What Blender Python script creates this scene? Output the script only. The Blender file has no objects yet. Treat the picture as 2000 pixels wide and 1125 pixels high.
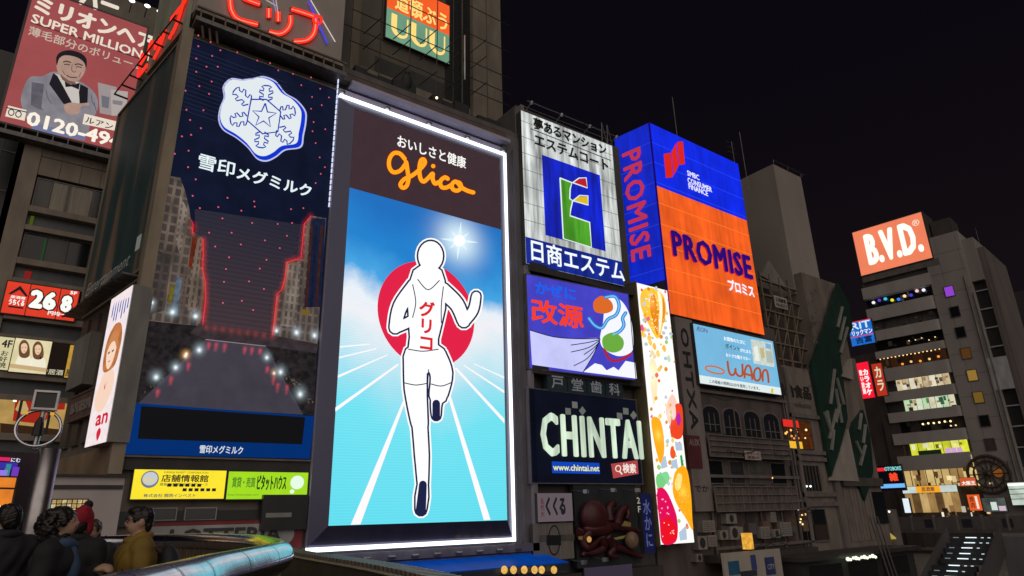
import bpy, bmesh, math, random
import numpy as np
from mathutils import Vector, Matrix
random.seed(7)
R = math.radians
scn = bpy.context.scene
COL = scn.collection

# ------------------------------------------------------------------ camera
YAW, PITCH, ROLL, FPX = R(36.9653), R(19.0827), R(-1.5153), 1282.4254
CAMZ = 1.6
_f = Vector((math.sin(YAW)*math.cos(PITCH), math.cos(YAW)*math.cos(PITCH), math.sin(PITCH)))
_r = Vector((math.cos(YAW), -math.sin(YAW), 0))
_u = _r.cross(_f)
_r2 = math.cos(ROLL)*_r + math.sin(ROLL)*_u
_u2 = -math.sin(ROLL)*_r + math.cos(ROLL)*_u
cam_d = bpy.data.cameras.new('camera'); cam = bpy.data.objects.new('camera', cam_d); COL.objects.link(cam)
cam_d.sensor_width = 36; cam_d.lens = FPX/2000*36; cam_d.clip_end = 3000; cam_d.clip_start = .05
m4 = Matrix((_r2, _u2, -_f)).transposed().to_4x4(); m4.translation = (0, 0, CAMZ)
cam.matrix_world = m4
scn.camera = cam

# ------------------------------------------------------------------ night sky and the soft glow of the city
wd = bpy.data.worlds.new('World'); scn.world = wd; wd.use_nodes = True
nt = wd.node_tree; bg = nt.nodes['Background']
tc = nt.nodes.new('ShaderNodeTexCoord'); sx = nt.nodes.new('ShaderNodeSeparateXYZ'); rp = nt.nodes.new('ShaderNodeValToRGB')
nt.links.new(tc.outputs['Generated'], sx.inputs[0]); nt.links.new(sx.outputs['Z'], rp.inputs[0]); nt.links.new(rp.outputs[0], bg.inputs[0])
rp.color_ramp.elements[0].position = 0.0; rp.color_ramp.elements[0].color = (.0085, .0062, .0068, 1)
rp.color_ramp.elements[1].position = .55; rp.color_ramp.elements[1].color = (.0034, .0024, .0046, 1)
bg.inputs[1].default_value = 1.0
sd = bpy.data.lights.new('city_glow', 'SUN'); sd.energy = 1.25; sd.angle = R(100); sd.color = (1, .88, .78)
so = bpy.data.objects.new('city_glow', sd); COL.objects.link(so)
so.rotation_euler = Vector((.42, .80, -.38)).to_track_quat('-Z', 'Y').to_euler(); so.location = (0, -10, 40)
scn.view_settings.view_transform = 'Standard'; scn.view_settings.look = 'None'
scn.view_settings.exposure = 0; scn.view_settings.gamma = 1
scn.render.engine = 'CYCLES'
scn.cycles.use_denoising = True
scn.cycles.max_bounces = 6
scn.cycles.sample_clamp_indirect = 4

# ------------------------------------------------------------------ helpers
def ray(x, y):
    return (_r2*((x-1000)/FPX) + _u2*((562.5-y)/FPX) + _f)
class Pl:
    """vertical plane: origin (x, y), direction u to the right as seen from in front, n out of the face; (s, t, d) = along, height, proud of it"""
    def __init__(s, x, y, ang=0.0):
        s.o = Vector((x, y, 0)); s.u = Vector((math.cos(ang), math.sin(ang), 0)); s.n = Vector((math.sin(ang), -math.cos(ang), 0))
    def pt(s, a, t, d=0): return s.o + s.u*a + s.n*d + Vector((0, 0, t))
    def hit(s, x, y, d=0):
        r = ray(x, y); o = s.o + s.n*d
        k = (o - Vector((0, 0, CAMZ))).dot(s.n) / r.dot(s.n)
        p = Vector((0, 0, CAMZ)) + r*k
        return ((p-s.o).dot(s.u), p.z)
    def rect(s, tl, tr, br, bl, d=0):
        a, b, c, e = s.hit(*tl, d), s.hit(*tr, d), s.hit(*br, d), s.hit(*bl, d)
        return ((a[0]+e[0])/2, (b[0]+c[0])/2, (c[1]+e[1])/2, (a[1]+b[1])/2)   # s0 s1 t0 t1
def lin(c):
    return tuple((v/255/12.92 if v/255 <= .04045 else ((v/255+.055)/1.055)**2.4) for v in c)
_mats = {}
def _new(key):
    m = bpy.data.materials.new(key); m.use_nodes = True
    return m, m.node_tree, m.node_tree.nodes['Principled BSDF']
def E(rgb, k=1.0, light=False, var=0.0, scale=3.0, stretch=(1, 1, 1)):
    """something that gives off light: sign faces, tubes, lit windows (rgb as seen, 0..255)"""
    key = ('E', tuple(rgb), k, light, var, scale, stretch)
    if key in _mats: return _mats[key]
    m, t, p = _new('lit'); c = lin(rgb)
    p.inputs['Base Color'].default_value = (c[0]*.06, c[1]*.06, c[2]*.06, 1); p.inputs['Roughness'].default_value = .5; p.inputs['Specular IOR Level'].default_value = .08
    p.inputs['Emission Color'].default_value = (*c, 1); p.inputs['Emission Strength'].default_value = k
    if var:
        f, _ = noise(t, scale, stretch, 1-var, 1+var*.55)
        mx = t.nodes.new('ShaderNodeMath'); mx.operation = 'MULTIPLY'; mx.inputs[1].default_value = k
        t.links.new(f, mx.inputs[0]); t.links.new(mx.outputs[0], p.inputs['Emission Strength'])
    m.cycles.emission_sampling = 'FRONT_BACK' if light else 'NONE'
    _mats[key] = m; return m
def noise(t, scale, stretch, lo, hi, detail=4):
    g = t.nodes.new('ShaderNodeNewGeometry'); mp = t.nodes.new('ShaderNodeMapping'); mp.inputs['Scale'].default_value = stretch
    n = t.nodes.new('ShaderNodeTexNoise'); n.inputs['Scale'].default_value = scale; n.inputs['Detail'].default_value = detail
    r = t.nodes.new('ShaderNodeMapRange'); r.inputs['From Min'].default_value = .3; r.inputs['From Max'].default_value = .7
    r.inputs['To Min'].default_value = lo; r.inputs['To Max'].default_value = hi
    t.links.new(g.outputs['Position'], mp.inputs[0]); t.links.new(mp.outputs[0], n.inputs['Vector']); t.links.new(n.outputs['Fac'], r.inputs['Value'])
    return r.outputs[0], n
def D(rgb, rough=.7, metal=0.0, var=.25, scale=1.5, stretch=(1, 1, .35), bump=0.0, coat=0):
    """an unlit surface: linear base colour with weather on it"""
    key = ('D', tuple(rgb), rough, metal, var, scale, stretch, bump)
    if key in _mats: return _mats[key]
    m, t, p = _new('surface')
    p.inputs['Base Color'].default_value = (*rgb, 1); p.inputs['Roughness'].default_value = rough; p.inputs['Metallic'].default_value = metal
    if var:
        f, n = noise(t, scale, stretch, 1-var, 1+var*.6)
        mx = t.nodes.new('ShaderNodeVectorMath'); mx.operation = 'SCALE'; mx.inputs[0].default_value = rgb
        t.links.new(f, mx.inputs['Scale']); t.links.new(mx.outputs[0], p.inputs['Base Color'])
        if bump:
            b = t.nodes.new('ShaderNodeBump'); b.inputs['Strength'].default_value = bump; b.inputs['Distance'].default_value = .02
            t.links.new(n.outputs['Fac'], b.inputs['Height']); t.links.new(b.outputs[0], p.inputs['Normal'])
    _mats[key] = m; return m
def GLASS(rgb=(.012, .014, .018), rough=.08):
    key = ('G', tuple(rgb), rough)
    if key in _mats: return _mats[key]
    m, t, p = _new('window_glass')
    p.inputs['Base Color'].default_value = (*rgb, 1); p.inputs['Roughness'].default_value = rough; p.inputs['Specular IOR Level'].default_value = .5
    _mats[key] = m; return m

BOXF = [(0, 1, 2, 3), (7, 6, 5, 4), (0, 4, 5, 1), (1, 5, 6, 2), (2, 6, 7, 3), (3, 7, 4, 0)]
class MB:
    def __init__(s): s.v = []; s.f = []; s.m = []; s.mats = []; s.sm = False
    def mi(s, mat):
        if mat not in s.mats: s.mats.append(mat)
        return s.mats.index(mat)
    def raw(s, vs, fs, mat):
        b = len(s.v); s.v += [tuple(v) for v in vs]; i = s.mi(mat)
        for f in fs: s.f.append(tuple(b+k for k in f)); s.m.append(i)
        return s
    def box(s, pl, s0, s1, t0, t1, d0, d1, mat):
        """d0 = back, d1 = front (proud)"""
        q = [pl.pt(s0, t0, d1), pl.pt(s1, t0, d1), pl.pt(s1, t1, d1), pl.pt(s0, t1, d1), pl.pt(s0, t0, d0), pl.pt(s1, t0, d0), pl.pt(s1, t1, d0), pl.pt(s0, t1, d0)]
        return s.raw(q, BOXF, mat)
    def poly(s, pl, st, d, mat):
        return s.raw([pl.pt(a, t, d) for a, t in st], [tuple(range(len(st)))], mat)
    def px(s, pl, pts, d, mat):
        return s.poly(pl, [pl.hit(x, y, d) for x, y in pts], d, mat)
    def prism(s, pl, st, d0, d1, mat):
        n = len(st); ar = sum(st[i][0]*st[(i+1) % n][1]-st[(i+1) % n][0]*st[i][1] for i in range(n))
        if ar < 0: st = st[::-1]
        fs = [tuple(range(n)), tuple(range(2*n-1, n-1, -1))] + [(i, i+n, (i+1) % n+n, (i+1) % n) for i in range(n)]
        return s.raw([pl.pt(a, t, d1) for a, t in st]+[pl.pt(a, t, d0) for a, t in st], fs, mat)
    def tube(s, pts, r, mat, n=8, closed=False, caps=True):
        pts = [Vector(p) for p in pts]; k = len(pts); vs = []; fs = []
        up = None
        for i, p in enumerate(pts):
            a = pts[(i-1) % k] if (closed or i) else p; b = pts[(i+1) % k] if (closed or i < k-1) else p
            t = (b-a).normalized()
            if up is None: up = t.orthogonal().normalized()
            up = (up - t*up.dot(t)).normalized(); w = t.cross(up)
            rr = r[i] if isinstance(r, (list, tuple)) else r
            for j in range(n):
                g = 2*math.pi*j/n; vs.append(p + up*(math.cos(g)*rr) + w*(math.sin(g)*rr))
        for i in range(k if closed else k-1):
            for j in range(n):
                fs.append((i*n+j, i*n+(j+1) % n, ((i+1) % k)*n+(j+1) % n, ((i+1) % k)*n+j))
        if caps and not closed: fs += [tuple(range(n-1, -1, -1)), tuple(range((k-1)*n, k*n))]
        return s.raw(vs, fs, mat)
    def ball(s, c, r, mat, nu=12, nv=8):
        c = Vector(c); rr = r if isinstance(r, (tuple, list)) else (r, r, r); vs = []; fs = []
        for i in range(nv+1):
            th = math.pi*i/nv
            for j in range(nu):
                ph = 2*math.pi*j/nu
                vs.append(c+Vector((rr[0]*math.sin(th)*math.cos(ph), rr[1]*math.sin(th)*math.sin(ph), rr[2]*math.cos(th))))
        for i in range(nv):
            for j in range(nu): fs.append((i*nu+j, (i+1)*nu+j, (i+1)*nu+(j+1) % nu, i*nu+(j+1) % nu))
        return s.raw(vs, fs, mat)
    def build(s, name, parent=None, smooth=False, **kw):
        off = Vector(parent.matrix_basis.translation) if parent else Vector((0, 0, 0))
        if parent and parent.parent: off = off + Vector(parent.parent.matrix_basis.translation)
        me = bpy.data.meshes.new(name)
        me.from_pydata([(v[0]-off.x, v[1]-off.y, v[2]-off.z) for v in s.v], [], s.f)
        for m in s.mats: me.materials.append(m)
        me.polygons.foreach_set('material_index', s.m)
        if smooth or s.sm: me.polygons.foreach_set('use_smooth', [True]*len(s.f))
        me.update()
        o = bpy.data.objects.new(name, me); COL.objects.link(o)
        if parent: o.parent = parent
        for k, v in kw.items(): o[k] = v
        return o
def thing(name, label, cat, loc, group=None):
    o = bpy.data.objects.new(name, None); COL.objects.link(o); o.location = loc; o.empty_display_size = .2
    o['label'] = label; o['category'] = cat
    if group: o['group'] = group
    return o
def tag(o, label, cat, group=None):
    o['label'] = label; o['category'] = cat
    if group: o['group'] = group
    return o
def smooth(pts, n=6, closed=True):
    """Catmull-Rom through the points"""
    k = len(pts); out = []
    rng = range(k) if closed else range(k-1)
    for i in rng:
        g = lambda j: pts[j % k] if closed else pts[max(0, min(k-1, j))]
        p0, p1, p2, p3 = g(i-1), g(i), g(i+1), g(i+2)
        for j in range(n):
            t = j/n
            out.append(tuple(.5*((2*p1[c])+(-p0[c]+p2[c])*t+(2*p0[c]-5*p1[c]+4*p2[c]-p3[c])*t*t+(-p0[c]+3*p1[c]-3*p2[c]+p3[c])*t**3) for c in range(len(p1))))
    if not closed: out.append(tuple(pts[-1]))
    return out
def ribbon(pts, w):
    """outline of a stroke of width w along 2-D points"""
    L = []; Rr = []; k = len(pts)
    for i, p in enumerate(pts):
        a = pts[max(0, i-1)]; b = pts[min(k-1, i+1)]; dx, dy = b[0]-a[0], b[1]-a[1]; q = math.hypot(dx, dy) or 1
        ww = w[i] if isinstance(w, (list, tuple)) else w
        L.append((p[0]-dy/q*ww/2, p[1]+dx/q*ww/2)); Rr.append((p[0]+dy/q*ww/2, p[1]-dx/q*ww/2))
    return L, Rr
def stroke(mb, pl, pts_px, w_px, d, mat, round_=True):
    """a painted line: strip of quads along picture points, with round ends"""
    L, Rr = ribbon(pts_px, w_px); k = len(L)
    vs = [pl.pt(*pl.hit(*q, d), d) for q in L] + [pl.pt(*pl.hit(*q, d), d) for q in Rr]
    mb.raw(vs, [(i, i+1, k+i+1, k+i) for i in range(k-1)], mat)
    if round_:
        for e, q in ((pts_px[0], 0), (pts_px[-1], k-1)):
            ww = w_px[q] if isinstance(w_px, (list, tuple)) else w_px
            mb.px(pl, [(e[0]+math.cos(g*math.pi/5)*ww/2, e[1]+math.sin(g*math.pi/5)*ww/2) for g in range(10)], d-.002, mat)
def circ(pl, cx, cy, r, d, n=32, sq=1.0):
    a, t = pl.hit(cx, cy, d)
    return [(a+math.cos(2*math.pi*i/n)*r, t+math.sin(2*math.pi*i/n)*r*sq) for i in range(n)]
_tx = {}
def glyphs(body, res=2, sp=1.0):
    if (body, res, sp) not in _tx:
        c = bpy.data.curves.new('t', 'FONT'); c.body = body; c.resolution_u = res; c.align_x = 'CENTER' if '\n' in body else 'LEFT'; c.space_line = 1.0; c.space_character = sp
        o = bpy.data.objects.new('t', c); m = bpy.data.meshes.new_from_object(o)
        v = [(q.co.x, q.co.y) for q in m.vertices]; f = [tuple(p.vertices) for p in m.polygons]
        bpy.data.objects.remove(o); bpy.data.curves.remove(c); bpy.data.meshes.remove(m); _tx[(body, res, sp)] = (v, f)
    return _tx[(body, res, sp)]
def text(body, parent, pl, rc, d, mat, bold=0.0, rot=False, depth=0.0, skew=0.0, name='lettering', res=2, mb=None, sp=1.0):
    """lettering filling the rectangle rc = (s0, s1, t0, t1) of a plane; bold = extra stroke as a share of the letter height"""
    v, f = glyphs(body, res, sp)
    if not v: return None
    x0 = min(q[0] for q in v); x1 = max(q[0] for q in v); y0 = min(q[1] for q in v); y1 = max(q[1] for q in v)
    s0, s1, t0, t1 = rc; own = mb is None; mb = mb or MB()
    nl = body.count('\n')+1
    b = .62*bold*((s1-s0) if rot else (t1-t0))/(1 if rot else nl)/2
    offs = [(0, 0)] + ([(b*math.cos(g*math.pi/4), b*math.sin(g*math.pi/4)) for g in range(8)] if bold else [])
    S0, S1, T0, T1 = s0+b, s1-b, t0+b, t1-b
    for i, (ox, oy) in enumerate(offs):
        vs = []
        for (x, y) in v:
            a = (x-x0)/((x1-x0) or 1); c = (y-y0)/((y1-y0) or 1)
            if rot: ss, tt = S0+(S1-S0)*c, T1-(T1-T0)*a
            else: ss, tt = S0+(S1-S0)*a + skew*(c-.5)*(t1-t0), T0+(T1-T0)*c
            vs.append(pl.pt(ss+ox, tt+oy, d+i*.0012))
        if depth:
            # letters that stand off the face: give them sides
            n = len(vs); bk = [q-pl.n*depth for q in vs]; from collections import Counter
            ed = Counter()
            for p in f:
                for k in range(len(p)): ed[(p[k], p[(k+1) % len(p)])] += 1
            side = [(q, p, p+n, q+n) for (p, q) in ed if (q, p) not in ed]
            mb.raw(vs+bk, list(f)+side, mat)
        else: mb.raw(vs, f, mat)
    return mb.build(name, parent) if own else mb
def tpx(body, parent, pl, tl, tr, br, bl, d, mat, **k):
    return text(body, parent, pl, pl.rect(tl, tr, br, bl, d), d, mat, **k)
def glows(name, parent, pl, items, d):
    """soft-edged lights printed in a picture: (x, y, radius, colour, strength) in picture points"""
    key = 'glowprint'
    mb = []; vs = []; fs = []; mi = []; mats = []; off = Vector(parent.location)
    for i, (x, y, r, c, k) in enumerate(items):
        a, t = pl.hit(x, y, d); rr = r*(pl.pt(a, t, d)-Vector((0, 0, CAMZ))).length/FPX*.95
        for (da, dt) in ((-1, -1), (1, -1), (1, 1), (-1, 1)): vs.append(pl.pt(a+da*rr, t+dt*rr*1.15, d+i*.0007)-off)
        fs.append((4*i, 4*i+1, 4*i+2, 4*i+3)); kk = ('GL', tuple(c), k)
        if kk not in _mats:
            m_, t_, p_ = _new('printed_glow'); t_.nodes.remove(p_); uv = t_.nodes.new('ShaderNodeUVMap'); vm = t_.nodes.new('ShaderNodeVectorMath'); vm.operation = 'DISTANCE'; vm.inputs[1].default_value = (.5, .5, 0)
            t_.links.new(uv.outputs[0], vm.inputs[0]); mr = t_.nodes.new('ShaderNodeMapRange'); mr.inputs['From Min'].default_value = .5; mr.inputs['From Max'].default_value = 0; t_.links.new(vm.outputs['Value'], mr.inputs['Value'])
            pw = t_.nodes.new('ShaderNodeMath'); pw.operation = 'POWER'; pw.inputs[1].default_value = 2.6; t_.links.new(mr.outputs[0], pw.inputs[0]); ml = t_.nodes.new('ShaderNodeMath'); ml.operation = 'MULTIPLY'; ml.inputs[1].default_value = k; t_.links.new(pw.outputs[0], ml.inputs[0])
            em = t_.nodes.new('ShaderNodeEmission'); em.inputs[0].default_value = (*lin(c), 1); t_.links.new(ml.outputs[0], em.inputs[1]); tr = t_.nodes.new('ShaderNodeBsdfTransparent'); ad = t_.nodes.new('ShaderNodeAddShader'); t_.links.new(em.outputs[0], ad.inputs[0]); t_.links.new(tr.outputs[0], ad.inputs[1]); t_.links.new(ad.outputs[0], t_.nodes['Material Output'].inputs[0]); m_.cycles.emission_sampling = 'NONE'; _mats[kk] = m_
        if _mats[kk] not in mats: mats.append(_mats[kk])
        mi.append(mats.index(_mats[kk]))
    me = bpy.data.meshes.new(name); me.from_pydata([tuple(v) for v in vs], [], fs); [me.materials.append(q) for q in mats]; me.polygons.foreach_set('material_index', mi)
    uvl = me.uv_layers.new(name='UVMap'); uvl.data.foreach_set('uv', [q for _ in fs for q in (0, 0, 1, 0, 1, 1, 0, 1)]); me.update()
    o = bpy.data.objects.new(name, me); COL.objects.link(o); o.parent = parent; o['kind'] = 'stuff'; return o
def city(rgb, dark, sx=3.0, sz=2.2, k=.9):
    """print of a house front: rows of small windows on a mottled wall"""
    m_, t_, p_ = _new('printed_houses'); g_ = t_.nodes.new('ShaderNodeNewGeometry'); sp_ = t_.nodes.new('ShaderNodeSeparateXYZ'); cb_ = t_.nodes.new('ShaderNodeCombineXYZ'); t_.links.new(g_.outputs['Position'], sp_.inputs[0]); t_.links.new(sp_.outputs['X'], cb_.inputs[0]); t_.links.new(sp_.outputs['Z'], cb_.inputs[1])
    b_ = t_.nodes.new('ShaderNodeTexBrick'); b_.inputs['Scale'].default_value = 1.0; b_.inputs['Brick Width'].default_value = 1/sx; b_.inputs['Row Height'].default_value = 1/sz; b_.inputs['Mortar Size'].default_value = .055; b_.offset = 0; t_.links.new(cb_.outputs[0], b_.inputs['Vector'])
    b_.inputs['Color1'].default_value = (*lin(dark), 1); b_.inputs['Color2'].default_value = (*lin(tuple(.5*(a+c) for a, c in zip(rgb, dark))), 1); b_.inputs['Mortar'].default_value = (*lin(rgb), 1)
    f_, _ = noise(t_, 1.6, (1.5, 1, .6), .35, 1.5, 6); ml = t_.nodes.new('ShaderNodeMath'); ml.operation = 'MULTIPLY'; ml.inputs[1].default_value = k; t_.links.new(f_, ml.inputs[0]); t_.links.new(b_.outputs['Color'], p_.inputs['Emission Color']); t_.links.new(ml.outputs[0], p_.inputs['Emission Strength']); p_.inputs['Base Color'].default_value = (.01, .01, .01, 1); p_.inputs['Roughness'].default_value = .4; m_.cycles.emission_sampling = 'NONE'; return m_
def copy_thing(o, dx, label=None, group=None):
    c = o.copy(); COL.objects.link(c); c.location = Vector(o.location)+Vector(dx)
    if label: c['label'] = label
    for ch in o.children:
        q = ch.copy(); COL.objects.link(q); q.parent = c
        for g in ch.children:
            h = g.copy(); COL.objects.link(h); h.parent = q
    return c

# ------------------------------------------------------------------ common materials and small builders
CONC = D((.27, .225, .18)); CONC_D = D((.17, .145, .12)); DARK = D((.05, .045, .042)); BLACK = D((.02, .02, .022), .5)
STEEL = D((.42, .41, .42), .38, .8, .2, 4); STEEL_D = D((.16, .15, .15), .5, .6, .3, 4); GLS = GLASS(); RUST = D((.20, .15, .11), .8, 0, .35, 2.5)
LAV = D((.46, .43, .56), .45, .1, .12, .8); WHITE_P = D((.62, .6, .57), .6, 0, .2, 2)
F = Pl(0, 26)

def base_loc(pl, rc, d=0, z=None):
    p = pl.pt((rc[0]+rc[1])/2, rc[2] if z is None else z, d); return p
def bars(mb, pl, rc, w, d0, d1, mat):
    s0, s1, t0, t1 = rc
    mb.box(pl, s0-w, s1+w, t1, t1+w, d0, d1, mat); mb.box(pl, s0-w, s1+w, t0-w, t0, d0, d1, mat)
    mb.box(pl, s0-w, s0, t0, t1, d0, d1-.003, mat); mb.box(pl, s1, s1+w, t0, t1, d0, d1-.003, mat)
def board(name, label, cat, pl, quad, d, thick, face, body=None, frame=0.0, fmat=None, group=None):
    """a sign: body box, its printed or lit face, and a raised frame"""
    rc = pl.rect(*quad, d); t = thing(name, label, cat, base_loc(pl, rc, d), group)
    body = body or STEEL_D
    MB().box(pl, rc[0], rc[1], rc[2], rc[3], d-thick, d-.012, body).build('casing', t)
    MB().poly(pl, [(rc[0], rc[2]), (rc[1], rc[2]), (rc[1], rc[3]), (rc[0], rc[3])], d, face).build('face', t)
    if frame:
        m = MB(); bars(m, pl, rc, frame, d-thick+.01, d+.035, fmat or STEEL_D); m.build('frame', t)
    return t, rc
def window(parent, pl, s0, s1, t0, t1, d, fm, pane, nx=1, ny=1, fw=.06, name='window'):
    m = MB(); bars(m, pl, (s0+fw, s1-fw, t0+fw, t1-fw), fw, d-.1, d+.05, fm); w = m.build(name, parent)
    for i in range(nx):
        for j in range(ny):
            a0 = s0+fw+(s1-s0-2*fw)*i/nx; a1 = s0+fw+(s1-s0-2*fw)*(i+1)/nx; b0 = t0+fw+(t1-t0-2*fw)*j/ny; b1 = t0+fw+(t1-t0-2*fw)*(j+1)/ny
            pm = pane[(i+j*nx) % len(pane)] if isinstance(pane, list) else pane
            MB().box(pl, a0+.012, a1-.012, b0+.012, b1-.012, d-.06, d+.012, pm).build('pane', w)
    return w
def quadbox(pts, z0, z1, mat):
    """a prism on a plan polygon (counter-clockwise seen from above)"""
    n = len(pts); m = MB()
    m.raw([(x, y, z1) for x, y in pts]+[(x, y, z0) for x, y in pts], [tuple(range(n)), tuple(range(2*n-1, n-1, -1))]+[(i, i+n, (i+1) % n+n, (i+1) % n) for i in range(n)], mat)
    return m

# ------------------------------------------------------------------ setting
wm, wt, wp = _new('canal_water')
wp.inputs['Base Color'].default_value = (.012, .016, .014, 1); wp.inputs['Roughness'].default_value = .06
wf, wn = noise(wt, 1.1, (1, 1, 1), 0, 1); wb = wt.nodes.new('ShaderNodeBump'); wb.inputs['Strength'].default_value = .35; wb.inputs['Distance'].default_value = .1
wt.links.new(wn.outputs['Fac'], wb.inputs['Height']); wt.links.new(wb.outputs[0], wp.inputs['Normal'])
PAVE = D((.16, .145, .13), .8, 0, .3, 2, (1, 1, 1)); ASPH = D((.05, .05, .05), .85, 0, .3, 3, (1, 1, 1))
MB().raw([(-1500, -1500, -6), (1500, -1500, -6), (1500, 1500, -6), (-1500, 1500, -6)], [(0, 1, 2, 3)], ASPH).build('ground', kind='structure')
MB().raw([(-300, -16, -5), (500, -16, -5), (500, 21, -5), (-300, 21, -5)], [(0, 1, 2, 3)], wm).build('canal_water', kind='structure')
quadbox([(2.9, 21), (500, 21), (500, 300), (2.9, 300)], -6.2, -3.3, PAVE).build('promenade', kind='structure')
quadbox([(-80, 21), (2.88, 21), (2.88, 300), (-80, 300)], -6.2, -.004, PAVE).build('street', kind='structure')
quadbox([(-9, -12), (2.35, -12), (2.35, 20.99), (-9, 20.99)], -.7, 0, PAVE).build('bridge_deck', kind='structure')

# ------------------------------------------------------------------ building across the street, far left
L = Pl(0, 42)
lb = thing('office_building', 'brown office block with stacked shop floors under the red billboard', 'building', (0, 42, 0))
quadbox([(-2.45, 42.5), (9, 42.5), (9, 56), (-2.45, 56)], 0, 34.5, CONC_D).build('wall', lb)
MB().box(L, -2.45, -1.62, 0, 22.9, -.5, 0.02, CONC).build('pillar', lb)
for i in range(4):
    for j in range(2):
        MB().box(L, -1.6+i*1.0, -.62+i*1.0, 20.42+j*1.16, 21.54+j*1.16, -.4, -.03, CONC).build('wall_panel', lb)
CURT = D((.36, .33, .27), .9, 0, .25, 3, (6, 1, .2))
floors = [18.4-3.07*k for k in range(6)]
for k, z in enumerate(floors):
    MB().box(L, -1.6, 3.6, z-.34, z, -.4, .22, CONC).build('ledge', lb)
    MB().box(L, -1.6, 3.6, z-1.42, z-1.14, -.4, .2, CONC).build('ledge', lb)
    MB().box(L, -1.6, 3.6, z-1.14, z-.34, -.45, -.28, D((.10, .11, .12), .4)).build('spandrel', lb)
window(lb, L, -1.55, .0, 18.42, 20.3, -.2, STEEL_D, [D((.12, .12, .11), .5), CURT], 2, 1)
window(lb, L, .02, 1.2, 18.42, 20.3, -.2, STEEL_D, [CURT, GLS], 1, 1)
window(lb, L, 1.22, 2.6, 18.42, 20.3, -.2, STEEL_D, [GLS, D((.09, .085, .08), .5)], 2, 1)
window(lb, L, -1.55, 2.6, 15.35, 16.95, -.2, STEEL_D, [GLS, D((.06, .06, .055), .3), GLS, D((.05, .055, .05), .3)], 4, 1)
MB().box(L, -1.45, -1.3, 17.2, 17.95, -.27, -.2, E((90, 110, 30), .5)).build('strip_light', lb)
MB().box(L, -1.15, -.85, 14.2, 14.75, -.27, -.2, E((170, 40, 40), .5)).build('small_notice', lb)
MB().box(L, -.6, -.52, 15.4, 16.7, -.19, -.17, E((30, 90, 35), .6)).build('green_lamp', lb)
window(lb, L, -1.55, 2.8, 3.0, 4.9, -.2, STEEL_D, [GLS, D((.06, .05, .05), .3)], 4, 1)
# glazed tower beyond its left edge
gt = thing('glass_tower', 'black glazed tower with thin grid lines at the left edge', 'building', (-8, 46, 0))
quadbox([(-14, 46), (-3.0, 46), (-3.0, 60), (-14, 60)], 0, 30, D((.006, .006, .007), .3, 0, 0)).build('wall', gt)
G2 = Pl(0, 46)
for i in range(6):
    MB().box(G2, -9+i*1.05, -8.96+i*1.05, 5, 27, 0, .06, D((.10, .10, .11), .5)).build('mullion', gt)
for i in range(9):
    MB().box(G2, -9, -3.02, 5+i*2.6, 5.07+i*2.6, 0, .05, D((.10, .10, .11), .5)).build('mullion', gt)

# the red billboard on its roof
PINKRED = E((156, 76, 76), 1.0, True, .12, .35)
bt, br_ = board('billboard', 'large red rooftop billboard of a man in a grey tuxedo pointing sideways', 'billboard', L, ((61, 0), (300, 36), (232, 295), (0, 237)), .5, .5, PINKRED, DARK, .12, D((.12, .09, .09)))
_, _, bz0, bz1 = br_
CREAM = E((236, 222, 205), .95); dd = .512
tpx('ミリオンヘア', bt, L, (72, -2), (306, 63), (301, 96), (62, 26), dd, CREAM, bold=.16)
tpx('スーパー', bt, L, (80, -52), (240, -12), (228, 30), (66, -15), dd, CREAM, bold=.14)
tpx('SUPER MILLION HAIR', bt, L, (64, 25), (352, 124), (350, 143), (61, 40), dd, CREAM, bold=.1)
tpx('薄毛部分のボリュームアップ', bt, L, (58, 51), (345, 143), (341, 161), (54, 67), dd, E((205, 185, 170), .9), bold=.05)
tpx('0120-494', bt, L, (54, 219), (240, 262), (236, 292), (50, 243), dd+.03, E((250, 240, 225)), bold=.14)
m = MB()
stroke(m, L, [(61, 44), (180, 82), (300, 124)], 2.2, dd, E((70, 35, 38)))
GREY = E((142, 138, 146), .85, False, .22, 1.6); GREYD = E((104, 101, 112), .8, False, .3, 2); SHIRT = E((205, 198, 192), .9); INK = E((32, 30, 36), .8); SKIN = E((186, 152, 136), .85, False, .14, 2.5); SKIND = E((128, 98, 90), .8)
m.px(L, smooth([(42, 205), (44, 178), (58, 151), (82, 149), (104, 140), (128, 146), (158, 160), (178, 174), (190, 192), (190, 215), (176, 240), (168, 262), (120, 254), (62, 240)], 4), dd, GREY)
m.px(L, [(62, 160), (86, 164), (80, 215), (60, 205)], dd+.006, GREYD)
m.px(L, [(108, 144), (128, 150), (156, 162), (155, 204), (139, 200), (122, 178)], dd+.008, SHIRT)
m.px(L, [(104, 143), (112, 148), (141, 201), (132, 214), (96, 164)], dd+.012, INK)
m.px(L, [(157, 164), (172, 172), (171, 200), (156, 206), (154, 180)], dd+.012, INK)
m.px(L, [(126, 157), (138, 165), (156, 162), (154, 175), (140, 169), (128, 170)], dd+.018, INK)
m.px(L, smooth([(110, 128), (112, 112), (122, 104), (150, 107), (166, 118), (167, 136), (158, 153), (146, 161), (128, 158), (116, 148)], 5), dd+.02, SKIN)
m.px(L, smooth([(111, 128), (110, 112), (118, 102), (136, 98), (158, 104), (169, 116), (168, 134), (164, 122), (150, 112), (128, 108), (116, 114)], 4), dd+.028, INK)
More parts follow.
